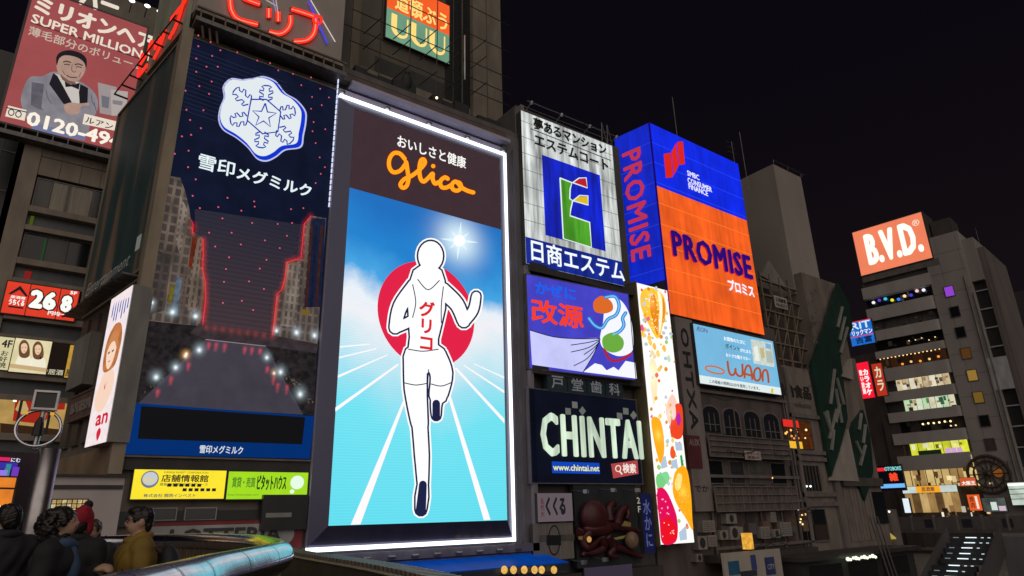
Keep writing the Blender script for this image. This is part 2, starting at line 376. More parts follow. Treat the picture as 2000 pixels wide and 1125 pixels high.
for q, w_ in (([(124, 121), (130, 119.5), (138, 122)], 2.2), ([(147, 126), (154, 125), (161, 128)], 2.2), ([(126, 126), (131, 125.4), (136, 127)], 1.8), ([(149, 131), (154, 130.4), (159, 132)], 1.8), ([(130, 147), (138, 151), (150, 151)], 1.8), ([(141, 126), (140, 136), (144, 141), (148, 139)], 1.0), ([(122, 138), (127, 146)], 1.0), ([(158, 142), (154, 150)], 1.0)): stroke(m, L, smooth(q, 4, False) if len(q) > 2 else q, w_, dd+.034, E((62, 48, 46), .8))
for x, y in ((74, 190), (90, 176), (178, 186), (184, 200)): stroke(m, L, smooth([(x, y), (x+3, y+14), (x+10, y+26)], 4, False), 1.6, dd+.011, GREYD)
m.px(L, [(118, 144), (124, 150), (134, 157), (146, 160), (150, 165), (134, 164), (121, 155)], dd+.024, SKIND)
m.px(L, smooth([(126, 205), (140, 200), (154, 202), (172, 201), (173, 206), (158, 208), (156, 220), (140, 224), (128, 218)], 4), dd+.03, SKIN)
m.px(L, [(96, 204), (128, 203), (130, 219), (100, 222)], dd+.026, GREY)
m.px(L, [(191, 161), (228, 170), (222, 226), (195, 221)], dd, E((170, 158, 158), .8)); m.px(L, [(216, 175), (250, 179), (246, 226), (218, 226)], dd+.008, E((190, 180, 176), .8))
m.px(L, [(198, 186), (214, 190), (212, 212), (199, 209)], dd+.012, E((120, 118, 130), .8)); m.px(L, [(220, 195), (240, 198), (238, 206), (220, 203)], dd+.014, E((140, 135, 140), .8))
m.px(L, [(62, 240), (168, 262), (166, 275), (100, 262), (62, 252)], dd+.004, E((120, 128, 165), .8))
m.px(L, [(165, 222), (240, 240), (237, 258), (161, 242)], dd+.034, CREAM)
m.px(L, [(16, 206), (52, 215), (48, 236), (10, 227)], dd+.01, CREAM)
for cx in (22, 36): stroke(m, L, [(cx+math.cos(a)*5.5, 219+(cx-20)*.25+math.sin(a)*6) for a in [i*math.pi/6 for i in range(13)]], 2, dd+.02, INK)
stroke(m, L, [(13, 210), (52, 219)], 2, dd+.02, INK)
m.build('printed_picture', bt)
tpx('ルアン', bt, L, (168, 227), (222, 243), (219, 254), (166, 239), dd+.045, INK, bold=.06)
MB().box(L, br_[0], br_[1], bz0-.75, bz0-.5, 0, .75, STEEL_D).build('catwalk', bt)
m = MB()
for i in range(9): m.box(L, br_[0]+.3+i*.72, br_[0]+.36+i*.72, bz0-.5, bz0-.05, .6, .66, STEEL_D)
m.build('catwalk_post', bt, kind='stuff')
# floodlights that light the billboard
for i, (x, y) in enumerate(((258, 4), (288, 14), (312, 25), (336, 32))):
    s_, t_ = L.hit(x, y, 1.9); p = L.pt(s_, t_, 1.9)
    fl = thing('floodlight', ['first', 'second', 'third', 'fourth'][i]+' floodlight from the left above the red billboard', 'floodlight', p, 'floodlights over the red billboard')
    mb = MB(); mb.tube([p+Vector((0, 1.4, .25)), p+Vector((0, .3, .3)), p+Vector((0, 0, .05))], .035, STEEL_D, 6); mb.build('arm', fl)
    mb = MB(); mb.box(Pl(p.x, p.y), -.2, .2, -.13, .13, -.14, .1, DARK); mb.build('housing', fl)
    mb = MB(); mb.ball(p+Vector((-.02, -.14, -.02)), (.17, .07, .12), E((255, 250, 240), 3.0)); mb.build('lamp', fl, True)

# shop signs on its floors
ORED = E((224, 62, 40), 1.0, True, .08, 2)
pt_, pr = board('price_sign', 'glowing red sign in three panels reading 268 with black roof mark', 'sign', L, ((16, 549), (155, 569), (144, 628), (1, 610)), .3, .25, ORED, DARK, .05, DARK)
w = pr[1]-pr[0]; h = pr[3]-pr[2]
def sub(rc, a, b, c, e): return (rc[0]+(rc[1]-rc[0])*a, rc[0]+(rc[1]-rc[0])*b, rc[2]+(rc[3]-rc[2])*c, rc[2]+(rc[3]-rc[2])*e)
WHT = E((245, 247, 240), 1.05)
text('26', pt_, L, sub(pr, .315, .725, .2, .9), .318, E((40, 14, 12)), bold=.36, sp=1.1); text('26', pt_, L, sub(pr, .335, .705, .25, .85), .335, WHT, bold=.24, sp=1.1)
text('8', pt_, L, sub(pr, .75, .95, .2, .86), .318, E((40, 14, 12)), bold=.34); text('8', pt_, L, sub(pr, .77, .93, .25, .81), .335, WHT, bold=.22)
text('円均一', pt_, L, sub(pr, .62, .88, .1, .24), .35, WHT, bold=.1)
text('5F', pt_, L, sub(pr, .87, .97, .86, .97), .33, WHT, bold=.16)
text('うちくる', pt_, L, sub(pr, .07, .28, .27, .46), .33, WHT, bold=.12); text('居酒屋', pt_, L, sub(pr, .08, .28, .48, .57), .33, WHT, bold=.08)
m = MB(); q = sub(pr, .04, .31, .6, .9)
m.poly(L, [(q[0], q[2]), ((q[0]+q[1])/2, q[3]), (q[1], q[2]), (q[1]-.12, q[2]-.02), ((q[0]+q[1])/2, q[3]-.22), (q[0]+.12, q[2]-.02)], .33, INK)
m.build('roof_mark', pt_); m = MB(); q = sub(pr, .08, .28, .19, .24); m.box(L, q[0], q[1], q[2], q[3], .32, .33, INK); m.build('underline', pt_); m = MB()
for a in (.315, .735): q = sub(pr, a-.006, a+.006, 0, 1); m.box(L, q[0], q[1], q[2], q[3], .3, .355, INK)
m.build('panel_divider', pt_, kind='stuff')
for nm, lab, quad, mat in (('lightbox', 'pale lightbox with black brush writing at the left edge, beside the two-women poster', ((-60, 652), (28, 659), (17, 724), (-66, 716)), E((214, 205, 160), .95, True)),
                           ('lightbox', 'cream lightbox poster of two women with brown hair', ((30, 659), (100, 668), (91, 733), (17, 724)), E((224, 212, 168), 1.0, True, .1, 2)),
                           ('lightbox', 'dark shop lightbox with pale writing right of the two-women poster', ((102, 668), (134, 673), (126, 737), (93, 733)), E((30, 22, 17), .8)),
                           ('lightbox', 'narrow amber lightbox beside the dark sign', ((135, 673), (152, 676), (146, 740), (127, 737)), E((196, 152, 60), .9, True, .25, 3))):
    t, rc = board(nm, lab, 'lightbox', L, quad, .26, .2, mat, DARK, .03, DARK, group='lightboxes on the fourth floor')
    if 'two women with' in lab:
        m = MB(); HAIR = E((112, 78, 50), .9); FACE = E((232, 196, 160), 1.0); BLO = E((238, 232, 208), 1.0)
        for cx, cy in ((47, 679), (74, 682)):
            m.px(L, smooth([(cx-15, cy+36), (cx-13, cy+20), (cx-3, cy+12), (cx+5, cy+13), (cx+14, cy+22), (cx+13, cy+38)], 4), .268, BLO)
            m.px(L, smooth([(cx-10, cy+12), (cx-10, cy-4), (cx-4, cy-14), (cx+4, cy-14), (cx+10, cy-4), (cx+11, cy+14), (cx+4, cy+20), (cx-6, cy+19)], 4), .274, HAIR)
            m.px(L, smooth([(cx-6, cy+1), (cx-5, cy-6), (cx+1, cy-9), (cx+6, cy-5), (cx+6, cy+4), (cx+1, cy+11), (cx-4, cy+9)], 4), .28, FACE)
            for ex in (-3, 3): m.px(L, [(cx+ex-1.4, cy-1), (cx+ex+1.4, cy-.7), (cx+ex+1.4, cy+.5), (cx+ex-1.4, cy+.2)], .284, HAIR)
            m.px(L, [(cx-2, cy+6), (cx+3, cy+6.4), (cx+.5, cy+8)], .284, E((190, 110, 96), .9))
        stroke(m, L, [(20, 714), (90, 723)], 8, .27, E((206, 176, 128), .9)); m.px(L, [(78, 696), (81, 697), (80, 702), (77, 701)], .286, INK)
        m.build('printed_picture', t)
    elif 'brush' in lab:
        text('4F', t, L, sub(rc, .72, .97, .68, .92), .27, INK, bold=.1); text('お\n好\n焼', t, L, sub(rc, .74, .93, .06, .58), .27, INK, bold=.05)
    elif 'dark shop' in lab: text('居酒', t, L, sub(rc, .06, .94, .04, .2), .27, E((205, 200, 170), .9), bold=.06)
    else: text('屋', t, L, sub(rc, .1, .8, .05, .26), .27, INK, bold=.05)
# lit restaurant floor below
t, rc = board('lit_shopfront', 'lit restaurant window band with red curve, behind the ring lamp', 'shopfront', L, ((-40, 768), (136, 785), (130, 862), (-50, 845)), .1, .3, E((198, 160, 92), .8, True, .3, 1.2), DARK, .05, DARK)
m = MB(); RD = E((168, 40, 26), .85)
m.px(L, [(30, 782), (60, 780), (128, 784), (126, 800), (112, 800), (100, 812), (80, 828), (25, 822)], .108, RD); m.px(L, [(38, 782), (50, 784), (56, 800), (46, 812), (30, 800)], .116, E((206, 176, 116), .8))
for x in (36, 96): m.box(L, L.hit(x, 800, .1)[0], L.hit(x, 800, .1)[0]+.12, rc[2], rc[3], .1, .18, DARK)
m.px(L, [(0, 826), (130, 840), (128, 860), (0, 848)], .12, E((66, 44, 28), .6)); m.px(L, [(26, 778), (33, 779), (32, 785), (25, 784)], .13, E((255, 245, 220), 1.8))
m.build('window_display', t)

# ------------------------------------------------------------------ corner building with the dairy screen
SK = Pl(2.95, 26, math.atan2(-8.5, 1.52))
cb = thing('corner_building', 'brown corner building carrying the dark blue snowflake screen', 'building', (6, 30, 0))
TILE = D((.19, .155, .13), .7, 0, .3, 1.2)
quadbox([(2.95, 26), (9.48, 26), (9.48, 42), (1.55, 33.95)], -3.3, 21.2, TILE).build('wall', cb)
MB().box(F, 2.62, 3.02, 3.2, 21.1, -.6, .42, D((.30, .25, .18), .7)).build('corner_post', cb)
SIDE = D((.25, .20, .14), .75, 0, .4, .8)
MB().box(SK, -8.05, -.1, 10.3, 21.2, -.2, .1, SIDE).build('side_wall', cb)
# catwalk between the two signs
m = MB(); m.box(F, 2.95, 9.5, 21.25, 21.45, -.3, .9, STEEL_D); m.box(F, 2.95, 9.5, 21.9, 21.98, .82, .9, RUST); m.box(F, 2.95, 9.5, 22.02, 22.2, -.3, .5, D((.26, .22, .19)))
m.build('catwalk', cb)
for i in range(14): MB().box(F, 3.1+i*.48, 3.16+i*.48, 21.45, 21.95, .8, .86, RUST).build('catwalk_post', cb)
for i in range(3):
    m = MB(); a = 3.25+i*.28; m.tube([F.pt(a, 21.2, .7), F.pt(a+.15, 20.75, .5)], .05, RUST, 6); m.build('brace', cb)
# lower front: tiled band, windows, dark shutter box
MB().box(F, 2.95, 9.45, 3.35, 3.75, -.1, .25, DARK).build('eave', cb)
MB().box(F, 2.95, 9.45, 1.55, 2.03, -.1, .12, D((.03, .034, .036), .4)).build('shop_fascia', cb)
for q in (((289, 991), (346, 992), (344, 1017), (286, 1017)), ((362, 990), (424, 992), (421, 1016), (358, 1017))):
    r = F.rect(*q, .2); window(cb, F, r[0], r[1], r[2], r[3], .2, D((.34, .34, .34), .5), GLS, 1, 1, .035)
r = F.rect((514, 964), (608, 968), (603, 1040), (510, 1030), .5); MB().box(F, r[0], 9.3, r[2], r[3], 0, .5, D((.02, .023, .026), .3)).build('shutter_box', cb)
r = F.rect((520, 1001), (570, 1002), (568, 1011), (518, 1010), .5); MB().box(F, r[0], r[1], r[2], r[3], .5, .53, D((.3, .3, .28), .5)).build('nameplate', cb)
MB().box(F, 2.95, 9.45, -3.2, .3, 0, .1, D((.07, .05, .045))).build('shop_base', cb)

# the screen itself
NAVY = E((13, 21, 46), .9, False, .35, 1.2)
sc, sr = board('snowflake_screen', 'tall dark blue billboard with white snowflake emblem over a canal picture', 'billboard', F, ((373, 64), (660, 186), (605, 898), (238, 889)), .3, .3, NAVY, DARK, .06, D((.20, .17, .14)))
m = MB(); q = .308
gm, gmt, gmp = _new('printed_haze'); gg = gmt.nodes.new('ShaderNodeNewGeometry'); gs_ = gmt.nodes.new('ShaderNodeSeparateXYZ'); gmt.links.new(gg.outputs['Position'], gs_.inputs[0]); gr_ = gmt.nodes.new('ShaderNodeMapRange'); gmt.links.new(gs_.outputs['Z'], gr_.inputs['Value']); gr_.inputs['From Min'].default_value = F.hit(460, 640)[1]; gr_.inputs['From Max'].default_value = F.hit(480, 410)[1]
gc = gmt.nodes.new('ShaderNodeValToRGB'); gmt.links.new(gr_.outputs[0], gc.inputs[0]); gc.color_ramp.elements[0].color = (*lin((58, 44, 52)), 1); gc.color_ramp.elements[1].color = (*lin((13, 21, 46)), 1); gw = gmt.nodes.new('ShaderNodeMath'); gw.operation = 'SINE'; g3 = gmt.nodes.new('ShaderNodeMath'); g3.operation = 'MULTIPLY'; g3.inputs[1].default_value = 34; gmt.links.new(gs_.outputs['Z'], g3.inputs[0]); gmt.links.new(g3.outputs[0], gw.inputs[0]); g4 = gmt.nodes.new('ShaderNodeMath'); g4.operation = 'MULTIPLY_ADD'; g4.inputs[1].default_value = .16; g4.inputs[2].default_value = .9; gmt.links.new(gw.outputs[0], g4.inputs[0]); gmt.links.new(g4.outputs[0], gmp.inputs['Emission Strength']); gmt.links.new(gc.outputs[0], gmp.inputs['Emission Color']); gmp.inputs['Base Color'].default_value = (.004, .004, .006, 1); gm.cycles.emission_sampling = 'NONE'
m.px(F, [(380, 408), (600, 440), (592, 504), (558, 512), (553, 568), (538, 581), (533, 655), (392, 636)], q, gm)
for i in range(16):
    y = 92+i*8; stroke(m, F, [(372-(y-70)*.16, y), (560, y+70)], 1.2, q+.006, E((34, 42, 66), .9), False)
BEI = city((96, 82, 72), (44, 38, 38), 3.4, 2.6); BRN = city((58, 48, 44), (26, 24, 28), 4, 3)
m.px(F, [(327, 343), (352, 347), (362, 374), (370, 408), (376, 452), (396, 465), (396, 525), (400, 559), (391, 637), (281, 626)], q+.008, BEI)
m.px(F, [(300, 480), (318, 495), (334, 500), (322, 606), (282, 618)], q+.014, BRN)
m.px(F, [(352, 380), (366, 410), (352, 500), (343, 470)], q+.016, city((122, 108, 98), (70, 62, 60), 6, 4)); m.px(F, [(378, 462), (394, 468), (384, 610), (366, 606)], q+.016, city((112, 96, 82), (50, 44, 42), 6, 3.5)); m.px(F, [(376, 462), (386, 465), (374, 525), (368, 520)], q+.02, E((108, 40, 24), .8, False, .4, 3))
m.px(F, [(345, 540), (356, 542), (346, 618), (334, 616)], q+.02, E((96, 112, 128), .8, False, .5, 4)); m.px(F, [(332, 556), (342, 558), (336, 592), (328, 590)], q+.022, E((120, 108, 40), .7, False, .4, 4)); m.px(F, [(358, 520), (368, 524), (360, 612), (350, 610)], q+.021, city((86, 70, 62), (34, 30, 30), 7, 5))
m.px(F, [(607, 421), (637, 426), (620, 672), (533, 655), (539, 581), (553, 568), (558, 512), (592, 505), (594, 436)], q+.008, city((92, 80, 74), (48, 42, 42), 4, 2.6))
m.px(F, [(608, 425), (636, 428), (626, 600), (594, 600)], q+.014, E((24, 32, 58), .9, False, .3, 3))
m.px(F, [(562, 516), (588, 510), (578, 640), (548, 636)], q+.015, city((118, 106, 96), (66, 58, 56), 5, 3))
for x, c in ((606, (70, 34, 26)), (616, (20, 26, 52)), (626, (62, 32, 28))): m.px(F, [(x, 440), (x+5, 441), (x-6, 600), (x-11, 600)], q+.018, E(c, .9, False, .4, 4))
m.px(F, [(590, 604), (606, 606), (604, 616), (588, 614)], q+.02, E((120, 100, 36), .8))
m.px(F, [(281, 627), (392, 636), (533, 656), (620, 671), (612, 812), (590, 808), (520, 676), (400, 663), (270, 789), (249, 786)], q+.006, E((40, 36, 38), .9, False, .65, 5))
m.px(F, [(388, 632), (535, 655), (622, 672), (618, 690), (520, 676), (400, 662), (372, 650)], q+.016, E((58, 50, 54), .9, False, .35, 4))
m.px(F, [(400, 663), (520, 675), (592, 810), (268, 790)], q+.012, E((66, 63, 74), .95, False, .16, 1.5))
stroke(m, F, [(402, 663), (518, 676)], 1.6, q+.02, E((150, 130, 140), .9))
random.seed(8)
for i in range(120):          # street furniture, boats and railings along the printed banks
    sd_ = random.random() < .5; f_ = random.random(); y = 690+f_*95; x = (395-f_*118-random.random()*22*(.4+f_)) if sd_ else (526+f_*62+random.random()*22*(.4+f_)); w_ = random.uniform(1, 4); h_ = random.uniform(1, 5); c = random.choice([(70, 64, 62), (24, 22, 24), (96, 88, 84), (52, 46, 44), (110, 90, 60)])
    m.px(F, [(x, y), (x+w_, y+.5), (x+w_, y+h_), (x, y+h_)], q+.009+i*.00002, E(c, .8))
gl = []
for x, y, r0 in ((290, 598, 20), (337, 608, 22), (382, 616, 20), (305, 735, 22), (343, 716, 20), (389, 682, 22), (521, 697, 18), (548, 725, 22), (540, 645, 16), (579, 648, 22), (614, 654, 20), (586, 768, 26), (297, 590, 14), (535, 728, 14), (362, 694, 18), (364, 690, 12)):
    gl.append((x, y, r0*.95, (190, 212, 222) if x not in (364, 362, 535) else (236, 180, 110), .6)); gl.append((x, y+r0*.1, r0*.4, (225, 238, 240), 1.1))
for x, y, l in ((408, 668, 18), (422, 669, 22), (439, 671, 22), (478, 677, 18), (492, 678, 20), (508, 680, 14), (368, 708, 20), (334, 735, 22), (308, 760, 20), (522, 715, 16), (534, 735, 22), (542, 748, 26), (560, 752, 24)):
    for k_ in range(3): gl.append((x-k_*.8, y+l*.25*k_+4, 8-k_, (190, 40, 60), .9-.2*k_))
for pts in ([(376, 455), (377, 440), (374, 430)], [(397, 468), (397, 500), (396, 525), (401, 550), (401, 590), (396, 634)], [(606, 423), (594, 438), (591, 470), (588, 504), (560, 512), (556, 545), (550, 566), (541, 575), (537, 610), (532, 655)]):
    for (a_, b_) in zip(pts[:-1], pts[1:]):
        n_ = max(1, int(math.dist(a_, b_)/7))
        for k_ in range(n_): gl.append((a_[0]+(b_[0]-a_[0])*k_/n_, a_[1]+(b_[1]-a_[1])*k_/n_, 12, (205, 26, 30), .42))
    stroke(m, F, pts, 1.3, q+.03, E((236, 60, 50), .9))
for i in range(9): gl.append((402+i*16, 640+i*2.3, 13, (160, 50, 50), .5))
m.px(F, [(251, 786), (614, 813), (605, 896), (239, 887)], q+.034, E((0, 46, 112), .95))
m.px(F, [(276, 793), (596, 815), (590, 868), (269, 857)], q+.042, E((16, 16, 20), .9))
m.build('printed_picture', sc); glows('printed_lights', sc, F, gl, q+.04)
# emblem
m = MB(); out_ = [(575, 398), (640, 424), (690, 485), (750, 522), (797, 580), (800, 640), (787, 710), (772, 772), (690, 788), (640, 825), (590, 846), (540, 832), (490, 772), (430, 722), (362, 680), (338, 628), (345, 565), (366, 510), (362, 452), (402, 410), (462, 414), (520, 408)]
Z2 = lambda x, y: (300+x/2.679, y/2.679)
def inset(pts, k, dx=0, dy=0):
    cx = sum(p[0] for p in pts)/len(pts); cy = sum(p[1] for p in pts)/len(pts)
    return [(cx+(p[0]-cx)*k+dx, cy+(p[1]-cy)*k+dy) for p in pts]
WH = E((226, 234, 238), 1.0, True); BL = E((10, 52, 205), 1.0); LILAC = E((190, 196, 240), 1.0)
for pts, mat, o_ in ((out_, LILAC, .006), (inset(out_, .965), BL, .012), (inset(out_, .915, -8, -9), WH, .018)):
    m.px(F, [Z2(*p) for p in smooth(pts, 6)], q+o_, mat)
fc = (580, 606); BLL = E((20, 56, 170), 1.0)
for tip in ((592, 448), (740, 580), (722, 742), (560, 772), (402, 632), (425, 470)):
    dx, dy = tip[0]-fc[0], tip[1]-fc[1]; ln = math.hypot(dx, dy); ux, uy = dx/ln, dy/ln; vx, vy = -uy, ux
    P = lambda a, b: Z2(fc[0]+ux*a+vx*b, fc[1]+uy*a+vy*b)
    prof = [(.5, 10), (.58, 34), (.63, 34), (.62, 14), (.70, 14), (.78, 36), (.84, 34), (.82, 15), (.9, 14), (.96, 26), (1.0, 12)]
    line = [P(ln*a, b) for a, b in prof]+[P(ln*a, -b) for a, b in prof[::-1]]
    stroke(m, F, line, 2.7, q+.026, BLL, False)
hx = [(510, 520), (590, 520), (665, 585), (650, 690), (570, 700), (490, 630)]
stroke(m, F, [Z2(*p) for p in hx+hx[:1]], 2.7, q+.028, BLL, False)
star = []
for i in range(10):
    a = -math.pi/2+.1+i*math.pi/5; r0 = 66 if i % 2 == 0 else 27; star.append((578+math.cos(a)*r0, 606+math.sin(a)*r0))
stroke(m, F, [Z2(*p) for p in star+star[:1]], 2.8, q+.03, BLL, False)
m.build('emblem', sc)
SNW = E((222, 236, 240), 1.1)
tpx('雪印', sc, F, (389, 298), (460, 318), (457, 347), (386, 329), q+.01, SNW, bold=.06)
tpx('メグミルク', sc, F, (463, 326), (611, 358), (606, 386), (462, 350), q+.01, SNW, bold=.09)
tpx('雪印メグミルク', sc, F, (390, 868), (475, 873), (474, 889), (390, 884), q+.06, E((215, 222, 230)), bold=.06)
m = MB(); DOT = E((226, 96, 118), .95); random.seed(3)
dots = [(387, 70), (411, 83), (430, 99), (387, 91), (463, 103), (414, 110), (502, 119), (383, 115), (527, 124), (403, 131), (543, 138), (425, 131), (572, 145), (383, 141), (607, 152), (413, 160), (588, 167), (389, 169), (625, 174), (362, 178), (609, 190), (408, 184), (642, 191), (628, 206), (364, 215), (397, 216), (607, 213), (612, 239), (371, 235), (635, 253), (610, 257), (392, 251), (355, 267), (373, 264), (616, 280), (368, 295), (341, 301), (624, 308), (634, 327), (367, 327), (626, 340), (382, 351), (616, 358), (376, 383), (390, 407), (444, 387), (426, 405), (471, 412), (497, 404), (496, 394), (568, 409), (592, 407), (434, 427), (492, 436), (542, 438), (570, 436), (408, 455), (452, 455), (560, 461), (517, 470), (420, 482), (470, 478), (546, 485), (447, 503), (520, 508), (441, 526), (507, 525), (437, 551), (486, 550), (515, 565), (435, 592), (472, 588), (494, 606)]
for x, y in dots:
    s_, t_ = F.hit(x, y, .33); m.ball(F.pt(s_, t_, .36), .035, DOT, 6, 4)
m.build('red_bulb', sc, kind='stuff')

# the neon box above it
pb = thing('neon_rooftop_sign', 'grey rooftop sign box with red katakana neon above the snowflake screen', 'neon sign', (6, 26, 22.2))
PG = D((.42, .37, .34), .75, 0, .22, .5)
quadbox([(2.98, 25.6), (9.38, 25.6), (9.38, 34.0), (4.2, 34.0), (2.1, 30.8)], 22.25, 31, PG).build('casing', pb)
NR = E((255, 46, 30), 1.25, True); NC = E((255, 120, 96), 1.6); NP = Pl(0, 25.6)
def neon(paths, w, name):
    m = MB()
    for p in paths:
        p = smooth(p, 5, False) if len(p) > 2 else p
        px_ = [Z2(*a) for a in p]
        stroke(m, NP, px_, w/2.679, .06, D((.35, .03, .02), .5))
        Lr, Rr = ribbon(px_, w/2.679*.72)
        for ln_ in (Lr, Rr, px_):
            m.tube([NP.pt(*NP.hit(*a, .13), .13) for a in ln_], .04 if ln_ is not px_ else .028, NR if ln_ is not px_ else NC, 6)
    return m.build(name, pb)
neon([[(402, -30), (402, 20), (412, 62), (445, 100), (545, 128)], [(470, -10), (500, 2), (556, 22)]], 26, 'neon_letter')
neon([[(603, 45), (603, 90)], [(652, 62), (652, 110)], [(716, 82), (716, 120), (698, 155), (660, 176), (605, 166)]], 24, 'neon_letter')
neon([[(722, 47), (790, 68), (842, 90), (848, 130), (836, 178), (800, 210), (735, 217)]], 24, 'neon_letter')
m = MB(); c0 = Z2(858, 104); m.tube([NP.pt(*NP.hit(c0[0]+math.cos(a*math.pi/8)*8, c0[1]+math.sin(a*math.pi/8)*8, .13), .13) for a in range(16)], .06, NR, 6, True); m.build('neon_letter', pb)
for (a, b, c, r0) in (((822, 0), (950, 218), (226, 214, 205), .025), ((812, 8), (908, 225), (70, 80, 220), .05), ((806, 12), (870, 160), (150, 60, 60), .02), ((590, 0), (640, 30), (200, 190, 190), .02), ((625, 0), (645, 75), (150, 140, 190), .025), ((640, 0), (650, 60), (210, 180, 170), .02)):
    m = MB(); m.tube([NP.pt(*NP.hit(*Z2(*q_), .1), .1) for q_ in (a, b)], r0, E(c, .9), 6); m.build('neon_line', pb)
# its side face over the street
sgn = thing('side_neon_sign', 'red neon lettering on the side of the rooftop box, seen edge on', 'neon sign', SK.pt(-4.5, 22.2, .35))
MB().box(SK, -4.7, -.15, 21.5, 31, .05, .2, D((.36, .38, .30), .7, 0, .3, 1)).build('casing', sgn)
text('ピップ', sgn, SK, (-5.6, -.2, 21.5, 23.2), .34, NR, bold=.06, depth=.06, name='neon_letter')
for i in range(8):
    m = MB(); a = -7.9+i*1.05; m.tube([SK.pt(a, 21.85, .0), SK.pt(a, 21.85, .62)], .05, BLACK, 6); m.build('support_bar', sgn)
m = MB(); m.tube([SK.pt(-7.9, 21.85, .6), SK.pt(-.2, 21.85, .6)], .03, BLACK, 6); m.build('rail', sgn)
gp = L.hit(318, 20, 2); m = MB(); m.tube([L.pt(*L.hit(322, -30, 2), 2), L.pt(*L.hit(309, 68, 2), 2)], [.16, .06], E((40, 190, 60), .9), 8)
tag(m.build('neon_tube'), 'slanting green neon tube between the red billboard and the rooftop box', 'neon tube')
# dark mural on the side wall
md, mt, mp = _new('mural')
f1, n1 = noise(mt, .8, (1, 1, .12), 0, 1, 6); cr = mt.nodes.new('ShaderNodeValToRGB')
for i, (p_, c_) in enumerate(((.0, (.02, .055, .06)), (.42, (.035, .08, .082)), (.6, (.17, .125, .09)), (1.0, (.32, .25, .19)))):
    e = cr.color_ramp.elements[i] if i < 2 else cr.color_ramp.elements.new(p_); e.position = p_; e.color = (*c_, 1)
mt.links.new(f1, cr.inputs[0]); mt.links.new(cr.outputs[0], mp.inputs['Base Color']); mp.inputs['Roughness'].default_value = .5
mu = thing('mural_billboard', 'unlit dark teal and brown poster wall facing the street', 'billboard', SK.pt(-4, 10.4, .2))
MB().box(SK, -7.95, -.65, 10.65, 20.8, .1, .2, md).build('face', mu)
m = MB(); bars(m, SK, (-7.95, -.65, 10.65, 20.8), .12, .1, .26, D((.24, .19, .15), .6)); m.build('frame', mu)
text('Entertainment', mu, SK, (-7.4, -2.0, 11.2, 11.75), .235, E((120, 118, 112), .5), skew=.5)
MB().box(SK, -1.5, -1.05, 11.6, 12.2, .225, .24, E((130, 132, 124), .6)).build('logo_plate', mu)
for i in range(7):
    m = MB(); a = -8.0+i*1.08; m.box(SK, a, a+.98, 10.3, 10.37, .2, .8, STEEL_D); m.build('lamp_tray', mu)
    m = MB(); m.tube([SK.pt(a, 10.5, .2), SK.pt(a, 10.3, .85)], .035, BLACK, 6); m.build('bracket', mu)
# tall lit street sign box on the corner
ab = thing('vertical_lightbox', 'tall narrow white lightbox with red letters on the corner over the street', 'lightbox', SK.pt(-1.5, 4.5, .6))
rc = SK.rect((217, 588), (261, 553), (207, 860), (165, 877), .62)
MB().box(SK, rc[0], rc[1]+.1, rc[2], rc[3], -.05, .6, D((.26, .25, .235), .6, 0, .25, 2)).build('casing', ab)
MB().poly(SK, [(rc[0], rc[2]), (rc[1], rc[2]), (rc[1], rc[3]), (rc[0], rc[3])], .62, E((240, 226, 228), 1.05, True, .1, 6, (1, 1, 1))).build('face', ab)
m = MB(); A = lambda a, b: (rc[0]+(rc[1]-rc[0])*a, rc[2]+(rc[3]-rc[2])*b)
m.poly(SK, smooth([A(.16, .56), A(.2, .7), A(.45, .78), A(.75, .76), A(.9, .66), A(.86, .52), A(.7, .47), A(.3, .47)], 5), .628, E((196, 122, 70), .95, False, .3, 3)); m.poly(SK, smooth([A(.3, .6), A(.42, .68), A(.66, .68), A(.74, .6), A(.66, .51), A(.5, .475), A(.36, .52)], 5), .636, E((248, 214, 190), 1.0))
m.poly(SK, smooth([A(.28, .6), A(.4, .72), A(.68, .71), A(.76, .6), A(.6, .655), A(.42, .65)], 4), .64, E((206, 136, 84), .95))
m.poly(SK, smooth([A(.1, .28), A(.28, .44), A(.46, .48), A(.6, .48), A(.86, .42), A(.84, .3), A(.5, .2)], 5), .626, E((246, 212, 190), 1.0))
for ex in (.42, .6): m.poly(SK, [A(ex-.05, .595), A(ex+.05, .598), A(ex+.04, .585), A(ex-.04, .583)], .644, E((90, 60, 50), .9))
m.poly(SK, [A(.45, .53), A(.57, .532), A(.51, .52)], .644, E((206, 70, 70), .95)); m.poly(SK, [A(.42, .4), A(.5, .34), A(.58, .4), A(.5, .36)], .632, E((206, 60, 70), .9))
for i in range(14): m.poly(SK, [A(.12+.06*i, .82+.03*math.sin(i*2)), A(.17+.06*i, .83+.03*math.sin(i*2)), A(.16+.06*i, .93-.03*math.cos(i*3)), A(.12+.06*i, .92)], .632, E((50, 84, 176), .9)) if i % 2 else None
m.poly(SK, smooth([A(.5, .07), A(.6, .1), A(.7, .07), A(.6, .02)], 4), .635, E((212, 40, 60)))
m.build('printed_picture', ab)
text('an', ab, SK, (A(.38, 0)[0], A(.92, 0)[0], A(0, .115)[1], A(0, .185)[1]), .64, E((205, 30, 50)), bold=.2)
